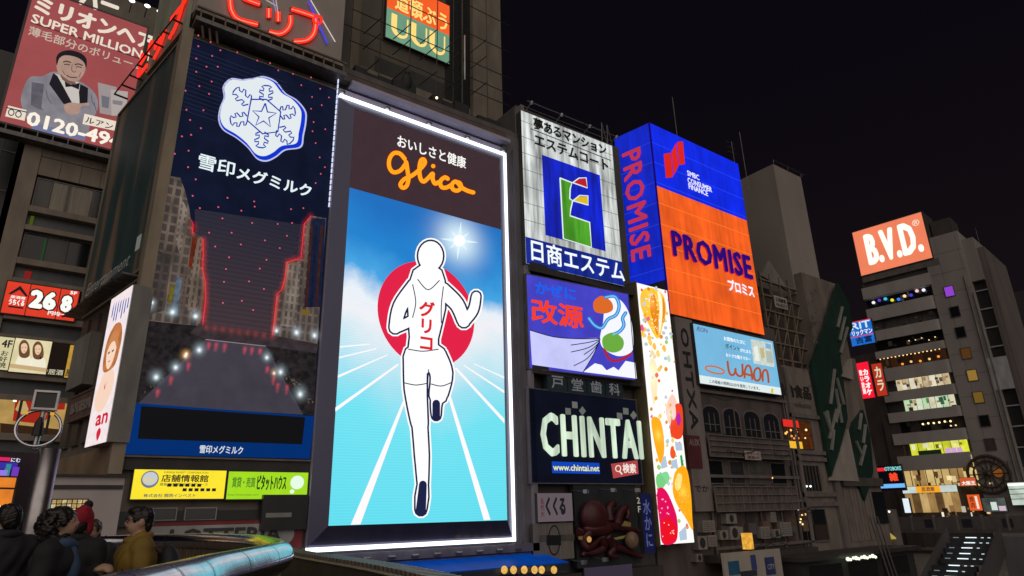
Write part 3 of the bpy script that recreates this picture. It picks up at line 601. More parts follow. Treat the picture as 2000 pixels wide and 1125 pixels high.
# unlit side signs further in
q_ = ((137, 787), (186, 752), (181, 797), (132, 832)); t, rr = board('burger_shop_sign', 'unlit brown fascia sign with raised capitals on the street side', 'sign', SK, q_, .3, .25, D((.17, .10, .085), .5), DARK, .06, D((.2, .13, .11)))
text('LOTTERIA', t, SK, sub(rr, .08, .92, .25, .72), .33, D((.3, .26, .24), .5), bold=.14, depth=.03)
t, rr = board('blank_sign_box', 'grey unlit sign box jutting from the side wall above the brown fascia', 'sign', SK, ((140, 668), (178, 650), (160, 748), (134, 762)), .5, .5, D((.25, .24, .23), .5), D((.2, .18, .16)))
m = MB(); m.box(SK, -8.0, -.1, -.0, 4.2, -.1, .12, D((.30, .22, .14), .7, 0, .3, 1)); m.build('street_wall', cb)
for i in range(5): MB().box(SK, -7.5+i*1.4, -6.6+i*1.4, 4.6, 10.0, -.1, .12, D((.10, .085, .075), .4)).build('side_window', cb)

# lower front signs
t, rr = board('yellow_sign', 'yellow lit shop-agency sign with silver oval badge', 'sign', F, ((263, 916), (441, 920), (438, 975), (254, 974)), .3, .22, E((250, 226, 50), 1.05, True, .06, 3), DARK, .04, DARK)
m = MB(); m.poly(F, [(rr[0]+.5+math.cos(a*.2618)*.27, (rr[2]+rr[3])/2+.16+math.sin(a*.2618)*.28) for a in range(24)], .31, E((120, 128, 138), .9)); m.poly(F, [(rr[0]+.5+math.cos(a*.2618)*.23, (rr[2]+rr[3])/2+.18+math.sin(a*.2618)*.22) for a in range(24)], .316, E((196, 202, 208), 1.0))
m.build('oval_badge', t); m = MB()
for i in range(6): 
    for j in range(2): a = rr[0]+1.05+i*.19+(.9 if 0 else 0)+j*.5; b_ = rr[2]+.40-.15*j; m.poly(F, [(a, b_), (a+.13, b_), (a+.13, b_+.1), (a, b_+.1)], .31, INK)
m.build('printed_mark', t, kind='stuff')
YB = E((44, 44, 60), .9)
text('店舗情報館', t, F, sub(rr, .29, .80, .58, .84), .312, INK, bold=.07); text('KANSAI INVEST CORPORATION', t, F, sub(rr, .31, .79, .88, .95), .312, YB); text('居抜き店舗総合プロデュース', t, F, sub(rr, .28, .80, .45, .55), .312, YB, bold=.03)
text('株式会社 関西インベスト', t, F, sub(rr, .13, .68, .06, .18), .312, E((48, 66, 110)), bold=.05); text('KIV', t, F, sub(rr, .1, .22, .58, .7), .324, E((236, 210, 60)), bold=.12)
t, rr = board('green_sign', 'lime green lit housing sign with white speech bubble', 'sign', F, ((446, 920), (602, 924), (599, 974), (442, 975)), .3, .22, E((160, 216, 34), 1.05, True, .05, 3), DARK, .04, DARK)
text('ピタットハウス', t, F, sub(rr, .35, .72, .32, .88), .312, E((20, 58, 24)), bold=.07); text('賃貸・売買', t, F, sub(rr, .05, .33, .42, .8), .312, E((70, 128, 40)), bold=.05); text('http://www.pitat.com', t, F, sub(rr, .02, .38, .1, .2), .312, E((70, 120, 40)))
m = MB(); cx = rr[0]+(rr[1]-rr[0])*.86; cz = rr[2]+(rr[3]-rr[2])*.62
m.poly(F, [(cx+math.cos(a*.2618)*.26, cz+math.sin(a*.2618)*.25) for a in range(24)], .312, E((225, 245, 225), 1.05)); m.poly(F, [(cx-.17+math.cos(a*.5236)*.09, cz-.33+math.sin(a*.5236)*.08) for a in range(12)], .312, E((225, 245, 225), 1.05))
m.build('speech_bubble', t)
t, rr = board('red_shop_sign', 'unlit dark red fascia with grey oval and capitals behind the chrome rail', 'sign', F, ((280, 1018), (592, 1014), (590, 1078), (276, 1078)), .3, .2, D((.26, .03, .04), .5), DARK, .03, DARK)
m = MB(); a0, a1 = rr[0]+.3, rr[1]-.7; zc = (rr[2]+rr[3])/2; hh = (rr[3]-rr[2])*.36
m.poly(F, [(a1+math.cos(a)*hh, zc+math.sin(a)*hh) for a in [-math.pi/2+i*math.pi/12 for i in range(13)]]+[(a0+math.cos(a)*hh, zc+math.sin(a)*hh) for a in [math.pi/2+i*math.pi/12 for i in range(13)]], .312, D((.42, .42, .42), .5)); m.build('oval_plate', t)
text('LOTTERIA', t, F, (a0+.5, a1-.1, zc-hh*.7, zc+hh*.75), .33, D((.05, .05, .055), .5), bold=.14)

# ------------------------------------------------------------------ building of the runner sign
gb = thing('sign_tower_building', 'tall dim building behind wires above the bright runner sign', 'building', (15, 30, -3.3))
BW = D((.13, .115, .09), .7, 0, .3, .8)
quadbox([(9.52, 26.2), (20.1, 26.2), (20.1, 44), (9.52, 44)], -3.3, 22.6, D((.12, .11, .11))).build('wall', gb)
quadbox([(9.75, 28.6), (20.9, 28.6), (20.9, 44), (9.75, 44)], 22.0, 38, BW).build('upper_wall', gb)
U = Pl(0, 28.6)
def U2(x, y): return (640+x/3.516, y/3.516)
for (a, b, mat, d0) in ((10.0, 10.35, D((.28, .22, .14)), .15), (10.36, 10.9, D((.10, .09, .08)), .1), (10.92, 11.4, D((.2, .17, .12)), .12), (18.7, 20.9, D((.21, .18, .14)), .35)):
    MB().box(U, a, b, 22.4, 38, -.2, d0, mat).build('pier', gb)
for i in range(3): MB().box(U, 16.9+i*.62, 17.45+i*.62, 24.0, 38, -.1, .03, GLASS((.02, .021, .022), .15)).build('window_strip', gb)
MB().box(U, 11.5, 18.65, 23.9, 24.9, -.1, .1, D((.25, .22, .165))).build('wall_band', gb)
MB().box(U, 12.4, 17.2, 24.95, 26.0, -.1, .02, D((.05, .05, .05))).build('dark_recess', gb)
# terrace with planting boxes and a light
MB().box(F, 9.6, 20.3, 22.05, 22.3, -2.4, .1, D((.13, .11, .10))).build('terrace_slab', gb)
BX = D((.022, .022, .024), .7)
random.seed(11); a = 10.4
while a < 19.4:
    w_ = random.uniform(.4, .95); h_ = random.uniform(.45, 1.0); MB().box(F, a, a+w_, 22.3, 22.3+h_, -1.2, -.4+random.uniform(-.2, .1), BX).build('terrace_box', gb); a += w_+random.uniform(-.05, .1)
m = MB(); m.ball(F.pt(*F.hit(853, 191, .1), .1), .07, E((255, 225, 170), 2.5)); m.build('terrace_lamp', gb, True)
m = MB(); p0 = F.pt(*F.hit(795, 150, -.5), -.5)
m.sm = True; m.ball(p0+Vector((0, 0, -.35)), (.3, .2, .55), BX); m.ball(p0+Vector((0, 0, .22)), (.15, .14, .17), BX); m.build('terrace_box', gb)
# tension wires in front of the glazing
CW = D((.07, .065, .06), .5, .5, 0)
WN = Pl(0, 26.9)
for x0, y0, x1, y1 in ((50, 55, 1260, 720), (170, 55, 1250, 545), (150, 275, 1250, 730), (480, 0, 1250, 360), (900, 0, 1250, 180)):
    a_, b_ = WN.hit(*U2(x0, y0)), WN.hit(*U2(x1, y1)); zz = (a_[1]+b_[1])/2
    m = MB(); m.tube([WN.pt(a_[0], zz), WN.pt(b_[0], zz)], .028, CW, 5); m.build('wire', gb)
for x in (360, 565, 750, 925, 1090):
    s_ = WN.hit(*U2(x, 300))[0]; m = MB(); m.tube([WN.pt(s_, 22.9, .02), WN.pt(s_, 34, .02)], .03, CW, 5); m.build('wire', gb)
    for y in (130, 240, 420):
        s2, t2 = WN.hit(*U2(x, y+.35*(x-400)*.6)); m = MB(); m.tube([WN.pt(s_, t2, .05), WN.pt(s_-.45, t2-.4, -1.2)], .03, CW, 5); m.build('strut', gb)
m = MB(); s_ = WN.hit(*U2(928, 250))[0]; m.tube([WN.pt(s_+.05, 25.3, .12), WN.pt(s_+.05, 28.4, .12)], .05, STEEL, 6); m.build('pipe', gb)
# lit sign behind the wires
t, rr = board('glowing_sign', 'orange and teal glowing sign behind the wires, high above the runner', 'sign', U, ((755, -40), (878, 5), (877, 124), (755, 75)), .25, .2, E((112, 158, 130), .95, True, .12, .8), DARK, .05, DARK)
m = MB(); zt = U.hit(878, 70, .25)[1]
m.poly(U, [(rr[0], zt), (rr[1], zt), (rr[1], rr[3]), (rr[0], rr[3])], .258, E((240, 92, 38), 1.05, True, .08, 1)); m.build('orange_panel', t)
YEL = E((252, 214, 122), 1.1)
text('道頓ぶう', t, U, (rr[0]+.5, rr[1]-.15, zt+.12, zt+1.5), .27, YEL, bold=.07)
for k in range(3):
    a = rr[0]+.5+k*1.25; m = MB(); z0, z1 = rr[2]+.45, zt-.25
    P_ = [(a, z1), (a, z0+.55)]+[(a+.43+math.cos(g)*.43, z0+.45+math.sin(g)*.45) for g in [math.pi+i*math.pi/10 for i in range(11)]]+[(a+.86, z1)]
    Lr, Rr = ribbon(P_, [.36]*2+[.36-.026*i for i in range(11)]+[.10]); n_ = len(Lr)
    m.raw([U.pt(*q, .272) for q in Lr]+[U.pt(*q, .272) for q in Rr], [(i, i+1, n_+i+1, n_+i) for i in range(n_-1)], YEL); m.build('lettering', t)

# ------------------------------------------------------------------ the big screen
gs = thing('led_screen', 'huge bright LED screen of a runner on a blue track with white tube frame', 'LED screen', (14.5, 25.2, 0))
RIM = Pl(0, 25.5); SCP = Pl(0, 25.25)
o_ = RIM.rect((660, 189), (984, 304), (1000.5, 1051), (602, 1069)); i_ = SCP.rect((694.5, 215), (977.5, 309), (988.5, 1016), (638.5, 1027))
def frust(name, ring, mat):
    m = MB(); m.raw(ring, [(0, 1, 2, 3)], mat); return m.build(name, gs)
O = lambda a, b: RIM.pt(o_[a], o_[b]); I = lambda a, b: SCP.pt(i_[a], i_[b])
BEV = D((.085, .085, .15), .32, .3, .1, .6); BEVB = D((.06, .06, .10), .12, .3, .15, 2)
frust('bevel', [O(0, 2), I(0, 2), I(0, 3), O(0, 3)], BEV); frust('bevel', [I(1, 2), O(1, 2), O(1, 3), I(1, 3)], BEV)
frust('bevel', [I(0, 3), I(1, 3), O(1, 3), O(0, 3)], BEV); frust('bevel', [O(0, 2), O(1, 2), I(1, 2), I(0, 2)], BEVB)
MB().box(F, o_[0], o_[1], o_[2], o_[3], -.2, .47, LAV).build('casing', gs)
TB = E((238, 242, 255), 2.2, True); tw = .11
for nm, (a0, a1, b0, b1) in (('t', (o_[0], o_[1]+.1, o_[3], o_[3]+.13)), ('b', (o_[0]-.02, o_[1]+.1, o_[2]-.16, o_[2])), ('r', (o_[1]-.02, o_[1]+.1, o_[2], o_[3]))):
    MB().box(F, a0, a1, b0, b1, .42, .62, TB).build('light_tube', gs)
for i in range(24):
    z = 14.6+i*.28; MB().box(F, o_[0]-.1, o_[0]-.055, z, z+.2, .4, .48, E((215, 222, 250), 1.1)).build('light_tube', gs)
# picture: one lit sheet whose colours follow the programme on screen
pm, ptn, pp = _new('screen_picture')
g = ptn.nodes.new('ShaderNodeNewGeometry'); sp = ptn.nodes.new('ShaderNodeSeparateXYZ'); ptn.links.new(g.outputs['Position'], sp.inputs[0])
zt = (SCP.hit(683, 367)[1]+SCP.hit(976, 447)[1])/2; zb = i_[2]; xc = (i_[0]+i_[1])/2; hw = (i_[1]-i_[0])/2
def M_(op, a, b=None, c=None):
    n = ptn.nodes.new('ShaderNodeMath'); n.operation = op
    for i, v in enumerate((a, b, c)):
        if v is None: continue
        if isinstance(v, (int, float)): n.inputs[i].default_value = v
        else: ptn.links.new(v, n.inputs[i])
    return n.outputs[0]
tz = M_('DIVIDE', M_('SUBTRACT', sp.outputs['Z'], zb), zt-zb)
xa = M_('ABSOLUTE', M_('DIVIDE', M_('SUBTRACT', sp.outputs['X'], xc), hw))
nz = ptn.nodes.new('ShaderNodeTexNoise'); nz.inputs['Scale'].default_value = .55; nz.inputs['Detail'].default_value = 5; ptn.links.new(g.outputs['Position'], nz.inputs['Vector'])
tt = M_('ADD', tz, M_('MULTIPLY', M_('SUBTRACT', .5, nz.outputs['Fac']), .16)); tt = M_('SUBTRACT', tt, M_('MULTIPLY', M_('POWER', xa, 1.6), .065)); tt = M_('ADD', tt, .05)
rmp = ptn.nodes.new('ShaderNodeValToRGB'); ptn.links.new(tt, rmp.inputs[0]); els = rmp.color_ramp.elements
stops = [(0, (98, 222, 240)), (.30, (112, 226, 242)), (.42, (160, 226, 242)), (.55, (222, 236, 244)), (.60, (240, 240, 246)), (.665, (232, 240, 248)), (.73, (66, 164, 226)), (.85, (18, 128, 206)), (1.0, (8, 108, 190))]
for i, (p_, c_) in enumerate(stops):
    e = els[i] if i < 2 else els.new(p_); e.position = p_; e.color = (*lin(c_), 1)
sx_, sz_ = SCP.hit(897, 470)
dist = M_('SQRT', M_('ADD', M_('POWER', M_('SUBTRACT', sp.outputs['X'], sx_), 2), M_('POWER', M_('SUBTRACT', sp.outputs['Z'], sz_), 2)))
gl = M_('POWER', 2.718, M_('MULTIPLY', M_('POWER', dist, 2), -.75))
mx = ptn.nodes.new('ShaderNodeMix'); mx.data_type = 'RGBA'; ptn.links.new(gl, mx.inputs['Factor']); ptn.links.new(rmp.outputs[0], mx.inputs[6]); mx.inputs[7].default_value = (.75, .93, 1, 1)
# fine LED rows
rows = M_('MULTIPLY_ADD', M_('SINE', M_('MULTIPLY', sp.outputs['Z'], 58)), .035, 1.0)
ptn.links.new(mx.outputs[2], pp.inputs['Emission Color']); ptn.links.new(rows, pp.inputs['Emission Strength']); pp.inputs['Base Color'].default_value = (.01, .01, .01, 1)
pm.cycles.emission_sampling = 'FRONT_BACK'
q4 = [(i_[0], i_[2]), (i_[1], i_[2]), (i_[1], zt), (i_[0], zt)]
MB().poly(SCP, q4, .0, pm).build('screen', gs)
MB().poly(SCP, [(i_[0], zt), (i_[1], zt), (i_[1], i_[3]), (i_[0], i_[3])], .0, E((66, 48, 54), .9, True, .06, 2)).build('header_screen', gs)
m = MB(); d1 = .012; RDISC = E((226, 34, 72), 1.0, True)
rad = (SCP.hit(926, 613)[0]-SCP.hit(737, 600)[0])/2; c_ = (SCP.hit(926, 613)[0]+SCP.hit(737, 600)[0])/2; cz = SCP.hit(832, 612)[1]
m.poly(SCP, [(c_+math.cos(i*math.pi/32)*rad, cz+math.sin(i*math.pi/32)*rad) for i in range(64)], d1, RDISC); m.build('red_disc', gs)
m = MB(); LN = E((250, 244, 246), 1.05)
for pts in ([(787, 783), (792, 783), (704, 1024), (685, 1025)], [(875, 775), (880, 772), (958, 1015), (945, 1016)], [(777, 710), (779, 713), (655, 804), (655, 796)], [(888, 720), (892, 718), (985, 818), (985, 827)],
            [(757, 692), (757, 694), (660, 738), (660, 733)], [(905, 714), (907, 713), (985, 763), (985, 768)], [(735, 680), (735, 682), (662, 700), (662, 697)], [(925, 711), (926, 710), (985, 736), (985, 739)], [(722, 671), (722, 673), (664, 679), (664, 676)]):
    m.px(SCP, pts, .008, LN)
m.build('track_line', gs, kind='stuff')
m = MB()
for k in range(8):
    a = k*math.pi/4+.1; l = (38, 25)[k % 2]; cx, cy = 897, 470
    m.px(SCP, [(cx+math.cos(a)*l, cy+math.sin(a)*l), (cx+math.cos(a+.5)*8, cy+math.sin(a+.5)*8), (cx, cy), (cx+math.cos(a-.5)*8, cy+math.sin(a-.5)*8)], .008+.001*k, E((226, 246, 255), 1.0))
m.px(SCP, [(897+math.cos(a*.4)*11, 470+math.sin(a*.4)*11) for a in range(16)], .02, E((255, 255, 255), 1.1)); m.build('sun_star', gs)
# plain stand-in athlete, a sports pictogram in white with a navy edge
ath = MB(); NV = E((30, 34, 72), 1.0); WT = E((250, 250, 250), 1.08)
limbs = [([(835, 548), (833, 600), (828, 660), (826, 700)], [66, 72, 54, 60]),
         ([(812, 558), (782, 598), (772, 640)], [30, 26, 22]), ([(772, 640), (800, 628), (826, 606)], [20, 18, 16]),
         ([(862, 566), (892, 594), (906, 628)], [30, 26, 22]), ([(906, 628), (924, 606), (930, 578)], [20, 18, 16]),
         ([(812, 696), (812, 760), (820, 830)], [46, 42, 30]), ([(820, 830), (824, 890), (826, 950)], [28, 26, 18]), ([(826, 944), (824, 970), (822, 996)], [18, 24, 20]),
         ([(848, 696), (862, 730), (856, 772)], [46, 42, 34]), ([(856, 768), (852, 790), (852, 812)], [26, 20, 16])]
for mat, ex, dq in ((WT, 13, .02), (NV, 7, .03), (WT, 0, .04)):
    for k, (pts, ws) in enumerate(limbs):
        pp_ = smooth(pts, 5, False); nn = len(pp_); ww = [np.interp(i/(nn-1)*(len(ws)-1), range(len(ws)), ws)+ex for i in range(nn)]
        stroke(ath, SCP, pp_, ww, dq+.0006*k, mat)
    ath.px(SCP, [(841+math.cos(a*.2618)*(24+ex/2), 500+math.sin(a*.2618)*(29+ex/2)) for a in range(24)], dq+.0075, mat)
for pts in ([(798, 682), (826, 686), (856, 682)], [(791, 748), (812, 752), (833, 749)], [(842, 750), (862, 754), (882, 747)], [(816, 546), (836, 566), (858, 548)], [(806, 556), (812, 590), (806, 620)], [(866, 560), (862, 596), (862, 630)], [(837, 722), (835, 760), (835, 800), (836, 826)]): stroke(ath, SCP, smooth(pts, 5, False), 2.0, .05, NV)
stroke(ath, SCP, smooth([(826, 946), (824, 972), (822, 996)], 5, False), [15+.5*i for i in range(11)], .052, NV); stroke(ath, SCP, smooth([(852, 788), (852, 800), (852, 814)], 4, False), 15, .052, NV)
ath.build('athlete_pictogram', gs)
RT = E((222, 36, 48), 1.0)
tpx('グ\nリ\nコ', gs, SCP, (818, 588), (851, 588), (847, 684), (817, 684), .055, RT, bold=.12)
tpx('おいしさと健康', gs, SCP, (776, 264), (911, 306), (909, 329), (776, 288), .012, E((245, 245, 240), 1.1), bold=.06)
Z9 = lambda x, y: (600+x/2.1636, 180+y/2.1636)
gl_ = [[(412, 282), (392, 260), (366, 258), (348, 282), (347, 316), (364, 338), (392, 332), (414, 306), (418, 296), (424, 332), (428, 366), (420, 396), (404, 404), (394, 390), (410, 368), (444, 352), (476, 326), (497, 300), (492, 284), (480, 290), (474, 324), (478, 362), (492, 378), (512, 362), (530, 344), (530, 366), (540, 386), (556, 380)],
       [(594, 366), (582, 360), (567, 370), (562, 386), (570, 402), (588, 403), (606, 394)], [(640, 384), (624, 378), (611, 392), (616, 410), (634, 416), (650, 404), (646, 386), (636, 382), (652, 402), (676, 416), (702, 424)], [(532, 312), (533, 313)]]
m = MB()
for w_, mat, dq in ((11.5, E((120, 14, 14), 1.0), .012), (8.2, E((255, 158, 30), 1.15), .022)):
    for pts in gl_:
        p_ = smooth([Z9(*a) for a in pts], 7, False); stroke(m, SCP, p_, w_, dq, mat)
        for i, a in enumerate(p_[::3]): m.px(SCP, [(a[0]+math.cos(g*.7854)*w_*.49, a[1]+math.sin(g*.7854)*w_*.49) for g in range(8)], dq+.0006+.00004*i, mat)
m.build('script_lettering', gs)
# gantry over the screen
ga = thing('gantry', 'steel gantry with brackets over the top edge of the LED screen', 'gantry', (14.5, 25.5, 21.2))
zt_ = o_[3]
MB().box(F, o_[0]+.1, o_[1]+.35, zt_+.42, zt_+.78, -.25, .12, LAV).build('beam', ga); MB().box(F, o_[0]+.6, o_[1]+.5, zt_+1.0, zt_+1.2, -.2, .5, LAV).build('beam', ga)
MB().box(F, o_[0], o_[1]+.4, zt_+1.22, zt_+1.6, -.4, .3, D((.13, .10, .10))).build('eave', ga)
for i in range(5):
    a = o_[0]+.1+i*2.33; m = MB(); m.tube([F.pt(a, zt_+.2, .56), F.pt(a+.1, zt_+.35, .5), F.pt(a+.2, zt_+.62, .1)], .1, STEEL, 8); m.build('bracket', ga)
# column right of the screen
MB().box(F, o_[1]+.22, 20.3, -3.3, 22, -.3, .15, D((.16, .15, .17), .5)).build('side_column', gb)
for i in range(2): MB().box(F, o_[1]+.42+i*.4, o_[1]+.5+i*.4, -1, 21, .15, .3, D((.2, .19, .22), .4, .4)).build('drain_pipe', gb)
# ledge under the screen with lamps, and the blue awning
MB().box(F, o_[0]-.2, 20.4, o_[2]-.62, o_[2]-.28, -.2, .5, D((.14, .13, .16), .5)).build('ledge', gb)
for i in range(9):
    m = MB(); a = o_[0]+1.2+i*1.05; m.tube([F.pt(a, o_[2]-.5, .55), F.pt(a+.3, o_[2]-.5, .55)], .07, STEEL_D, 6); m.build('ledge_lamp', gb)
aw = thing('awning', 'flat blue shop awning under the LED screen', 'awning', (15, 24, -.6))
BLU_GLOW = E((0, 62, 152), .8, False, .25, 1)  # light from the tubes above, put into the awning cloth as glow
zb_ = o_[2]-.75
P4 = [F.pt(11.2, zb_, .3), F.pt(20.7, zb_, .3), F.pt(20.9, zb_-.34, 1.9), F.pt(10.6, zb_-.34, 1.9)]
m = MB(); m.raw(P4+[p-Vector((0, 0, .04)) for p in P4], [(0, 1, 2, 3), (7, 6, 5, 4), (0, 4, 5, 1), (1, 5, 6, 2), (2, 6, 7, 3), (3, 7, 4, 0)], BLU_GLOW); m.build('canopy', aw)
MB().box(F, 10.6, 20.9, zb_-.64, zb_-.345, 1.84, 1.9, D((.03, .04, .06), .4)).build('valance', aw); m = MB(); m.tube([P4[0]+Vector((0, -.02, .05)), P4[1]+Vector((0, -.02, .05))], .05, STEEL, 6); m.build('rod', aw)
for i, x in enumerate((985, 1003, 1024, 1044, 1058, 1082)):
    s_, t_ = F.hit(x, 1113, 2.1); p = F.pt(s_, t_, 2.1); m = MB(); m.ball(p, (.14, .14, .16), E((240, 186, 96), 1.0, True, .35, 9)); m.sm = True
    l_ = tag(m.build('globe_lantern'), ['leftmost', 'second', 'third', 'fourth', 'fifth', 'rightmost'][i]+' warm globe lantern under the blue awning', 'lantern', 'globe lanterns under the awning')
MB().box(F, 9.6, 20.3, -3.25, zb_-.1, -.1, .05, D((.05, .045, .05))).build('shop_base', gb)

# ------------------------------------------------------------------ narrow building with four stacked signs
nb = thing('narrow_building', 'narrow dark building stacked with signs right of the LED screen', 'building', (24.5, 30, -3.3))
quadbox([(20.4, 26.3), (29.0, 26.3), (29.0, 40), (20.4, 40)], -3.3, 24.6, D((.10, .095, .10))).build('wall', nb)
N1 = Pl(20.3, 25.6, R(-1.4)); N4 = Pl(20.1, 25.7, R(-4.3)); N0 = Pl(0, 25.7)
MB().box(N0, 20.25, 20.5, -3.2, 24.2, -.5, .1, D((.24, .22, .24), .5)).build('corner_trim', nb)
MB().box(N0, 20.4, 28.6, 13.85, 14.35, -.5, .25, DARK).build('catwalk', nb); MB().box(N0, 20.4, 28.6, 8.35, 8.75, -.5, .2, DARK).build('catwalk', nb)
Z3 = lambda x, y: (990+x/3.126, 200+y/3.126)
# white weathered apartment sign: uneven spotlighting put into its glow, with dirt streaks
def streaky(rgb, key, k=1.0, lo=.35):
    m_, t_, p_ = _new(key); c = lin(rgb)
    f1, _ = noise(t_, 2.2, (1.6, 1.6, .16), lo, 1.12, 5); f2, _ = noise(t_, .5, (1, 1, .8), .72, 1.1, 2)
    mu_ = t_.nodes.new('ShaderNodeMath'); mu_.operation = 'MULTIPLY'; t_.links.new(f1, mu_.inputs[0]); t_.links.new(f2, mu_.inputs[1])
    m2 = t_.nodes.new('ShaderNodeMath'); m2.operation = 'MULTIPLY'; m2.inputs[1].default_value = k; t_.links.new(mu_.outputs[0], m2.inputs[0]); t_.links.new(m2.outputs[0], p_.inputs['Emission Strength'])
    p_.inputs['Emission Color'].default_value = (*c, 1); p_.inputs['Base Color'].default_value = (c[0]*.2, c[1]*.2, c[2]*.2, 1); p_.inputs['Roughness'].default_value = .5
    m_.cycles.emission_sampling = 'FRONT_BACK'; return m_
STW = streaky((222, 228, 226), 'weathered_glow_white', 1.08, .22); STB = streaky((8, 36, 214), 'weathered_glow_blue', 1.05, .3); STN = streaky((10, 40, 150), 'weathered_glow_navy', 1.0, .5)
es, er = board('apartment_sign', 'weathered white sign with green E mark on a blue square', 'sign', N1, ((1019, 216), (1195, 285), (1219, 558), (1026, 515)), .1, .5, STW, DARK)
m = MB(); zs = N1.hit(1120, 487, .1)[1]
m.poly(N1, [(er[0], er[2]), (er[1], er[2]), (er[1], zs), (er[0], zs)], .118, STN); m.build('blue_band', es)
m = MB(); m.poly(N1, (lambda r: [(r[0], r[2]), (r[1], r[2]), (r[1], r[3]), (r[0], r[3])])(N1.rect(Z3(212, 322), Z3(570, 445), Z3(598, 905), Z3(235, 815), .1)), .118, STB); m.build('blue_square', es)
m = MB(); GRN = streaky((84, 176, 44), 'weathered_glow_green', 1.0, .6); WL = E((225, 238, 225), 1.05)
ge = [Z3(*p) for p in ((325, 462), (397, 490), (386, 530), (384, 588), (402, 600), (390, 650), (386, 692), (505, 732), (517, 885), (345, 832))]
m.px(N1, ge, .13, GRN); stroke(m, N1, ge+ge[:1], 2.6, .136, WL)
rd = [Z3(*p) for p in ((402, 490), (430, 470), (486, 464), (491, 520))]; m.px(N1, rd, .14, E((196, 30, 48), .95)); stroke(m, N1, [Z3(*p) for p in ((402, 490), (440, 462), (484, 460), (492, 522), (402, 490))], 2.2, .146, WL)
ye = [Z3(*p) for p in ((404, 600), (440, 575), (494, 574), (496, 624))]; m.px(N1, ye, .14, E((226, 190, 40), .95)); stroke(m, N1, [Z3(*p) for p in ((404, 600), (444, 568), (495, 570), (497, 627), (404, 600))], 2.2, .146, WL)
m.build('emblem', es)
BK = D((.012, .016, .02), .4, 0, 0)
tpx('夢あるマンション', es, N1, Z3(165, 92), Z3(607, 258), Z3(607, 318), Z3(165, 166), .16, BK, bold=.08, depth=.05)
tpx('エステムコート', es, N1, Z3(172, 195), Z3(620, 352), Z3(616, 412), Z3(170, 266), .16, BK, bold=.07, depth=.05)
m = MB(); stroke(m, N1, [Z3(145, 160), Z3(635, 355)], 1.6, .13, BK, False); m.build('rule', es)
tpx('日商エステム', es, N1, Z3(148, 845), Z3(716, 968), Z3(716, 1094), Z3(148, 968), .14, E((232, 240, 245), 1.15), bold=.06)
for i in range(9):
    z = er[2]+1.5+i*1.04; m = MB(); m.box(N1, er[0], er[1], z, z+.02, .1, .116, D((.25, .26, .26), .5)); m.build('panel_joint', es)
for i in range(4):
    m = MB(); a = er[0]+.3+i*(er[1]-er[0]-.5)/3; m.tube([N1.pt(a, er[3]-.05, -.1), N1.pt(a, er[3]+.28, .7)], .04, STEEL_D, 6); m.ball(N1.pt(a, er[3]+.26, .75), .11, STEEL, 8, 6); m.build('lamp_arm', es)
m = MB(); m.tube([N1.pt(er[0], er[3]+.3, .72), N1.pt(er[1], er[3]+.3, .72)], .035, STEEL_D, 6); m.build('rail', es)
for i in range(2):
    m = MB(); b = N0.pt(27.9+i*.5, 24.5, -1); m.tube([b, b+Vector((.1, 0, 1.9))], .04, STEEL_D, 5); m.tube([b+Vector((.1, 0, 1.9)), b+Vector((.5, 0, .2))], .03, STEEL_D, 5); m.build('roof_mast', nb)
# roof clutter against the sky
for i, (a, w_, h_) in enumerate(((21.4, 1.2, .9), (23.6, .8, 1.3), (26.2, 1.6, .7))):
    quadbox([(a, 29), (a+w_, 29), (a+w_, 30.2), (a, 30.2)], 24.6, 24.6+h_, D((.12, .11, .11))).build('roof_tank', nb)
# medicine sign: the drawn figure is left out, only its sack, ribbon and cloud remain
Z4 = lambda x, y: (1000+x/4.3275, 520+y/4.3275)
ks, kr = board('medicine_sign', 'violet lit sign with red and blue Japanese letters and a white sack', 'sign', N4, ((1024, 535), (1223, 574), (1244, 741), (1038, 721)), .1, .4, E((70, 68, 196), 1.0, True, .2, .7), DARK, .05, STEEL_D)
m = MB(); LIL = E((196, 198, 246), 1.05, True, .1, 1); WKT = E((240, 242, 255), 1.05, True)
m.px(N4, [Z4(*p) for p in ((152, 542), (350, 598), (540, 612), (720, 606), (744, 622), (690, 740), (600, 893), (170, 832))], .112, LIL)
m.px(N4, [Z4(*p) for p in smooth([(744, 618), (770, 470), (790, 300), (860, 262), (940, 310), (1000, 430), (1024, 600), (1012, 720), (900, 760), (780, 700)], 6)], .118, WKT)
m.px(N4, [Z4(*p) for p in ((604, 893), (660, 850), (700, 820), (760, 835), (800, 880), (860, 850), (900, 880), (960, 800), (1040, 815), (1055, 950))], .124, WKT)
for pts in ([(500, 666), (640, 645), (735, 622)], [(500, 725), (640, 690), (735, 630)], [(610, 745), (690, 690), (738, 640)], [(525, 840), (640, 775), (735, 650)], [(152, 540), (350, 596), (540, 612), (744, 612)], [(744, 618), (690, 745), (602, 893)]): stroke(m, N4, [Z4(*p) for p in smooth(pts, 5, False)], 1.7, .13, E((24, 26, 60)))
for off, c in ((0, (36, 120, 205)), (7, (120, 200, 240))):
    stroke(m, N4, [Z4(*p) for p in smooth([(790, 262), (870, 255), (905, 330), (880, 410), (810, 450), (760, 520), (700, 500), (650, 440)], 6, False)], 7-off*.6, .136+off*.001, E(c)); stroke(m, N4, [Z4(*p) for p in smooth([(960, 395), (935, 440), (945, 500), (910, 550), (850, 580)], 6, False)], 7-off*.6, .136+off*.001, E(c))
stroke(m, N4, [Z4(*p) for p in smooth([(780, 700), (830, 790), (920, 790), (1005, 740)], 6, False)], 5, .14, E((178, 34, 52)))
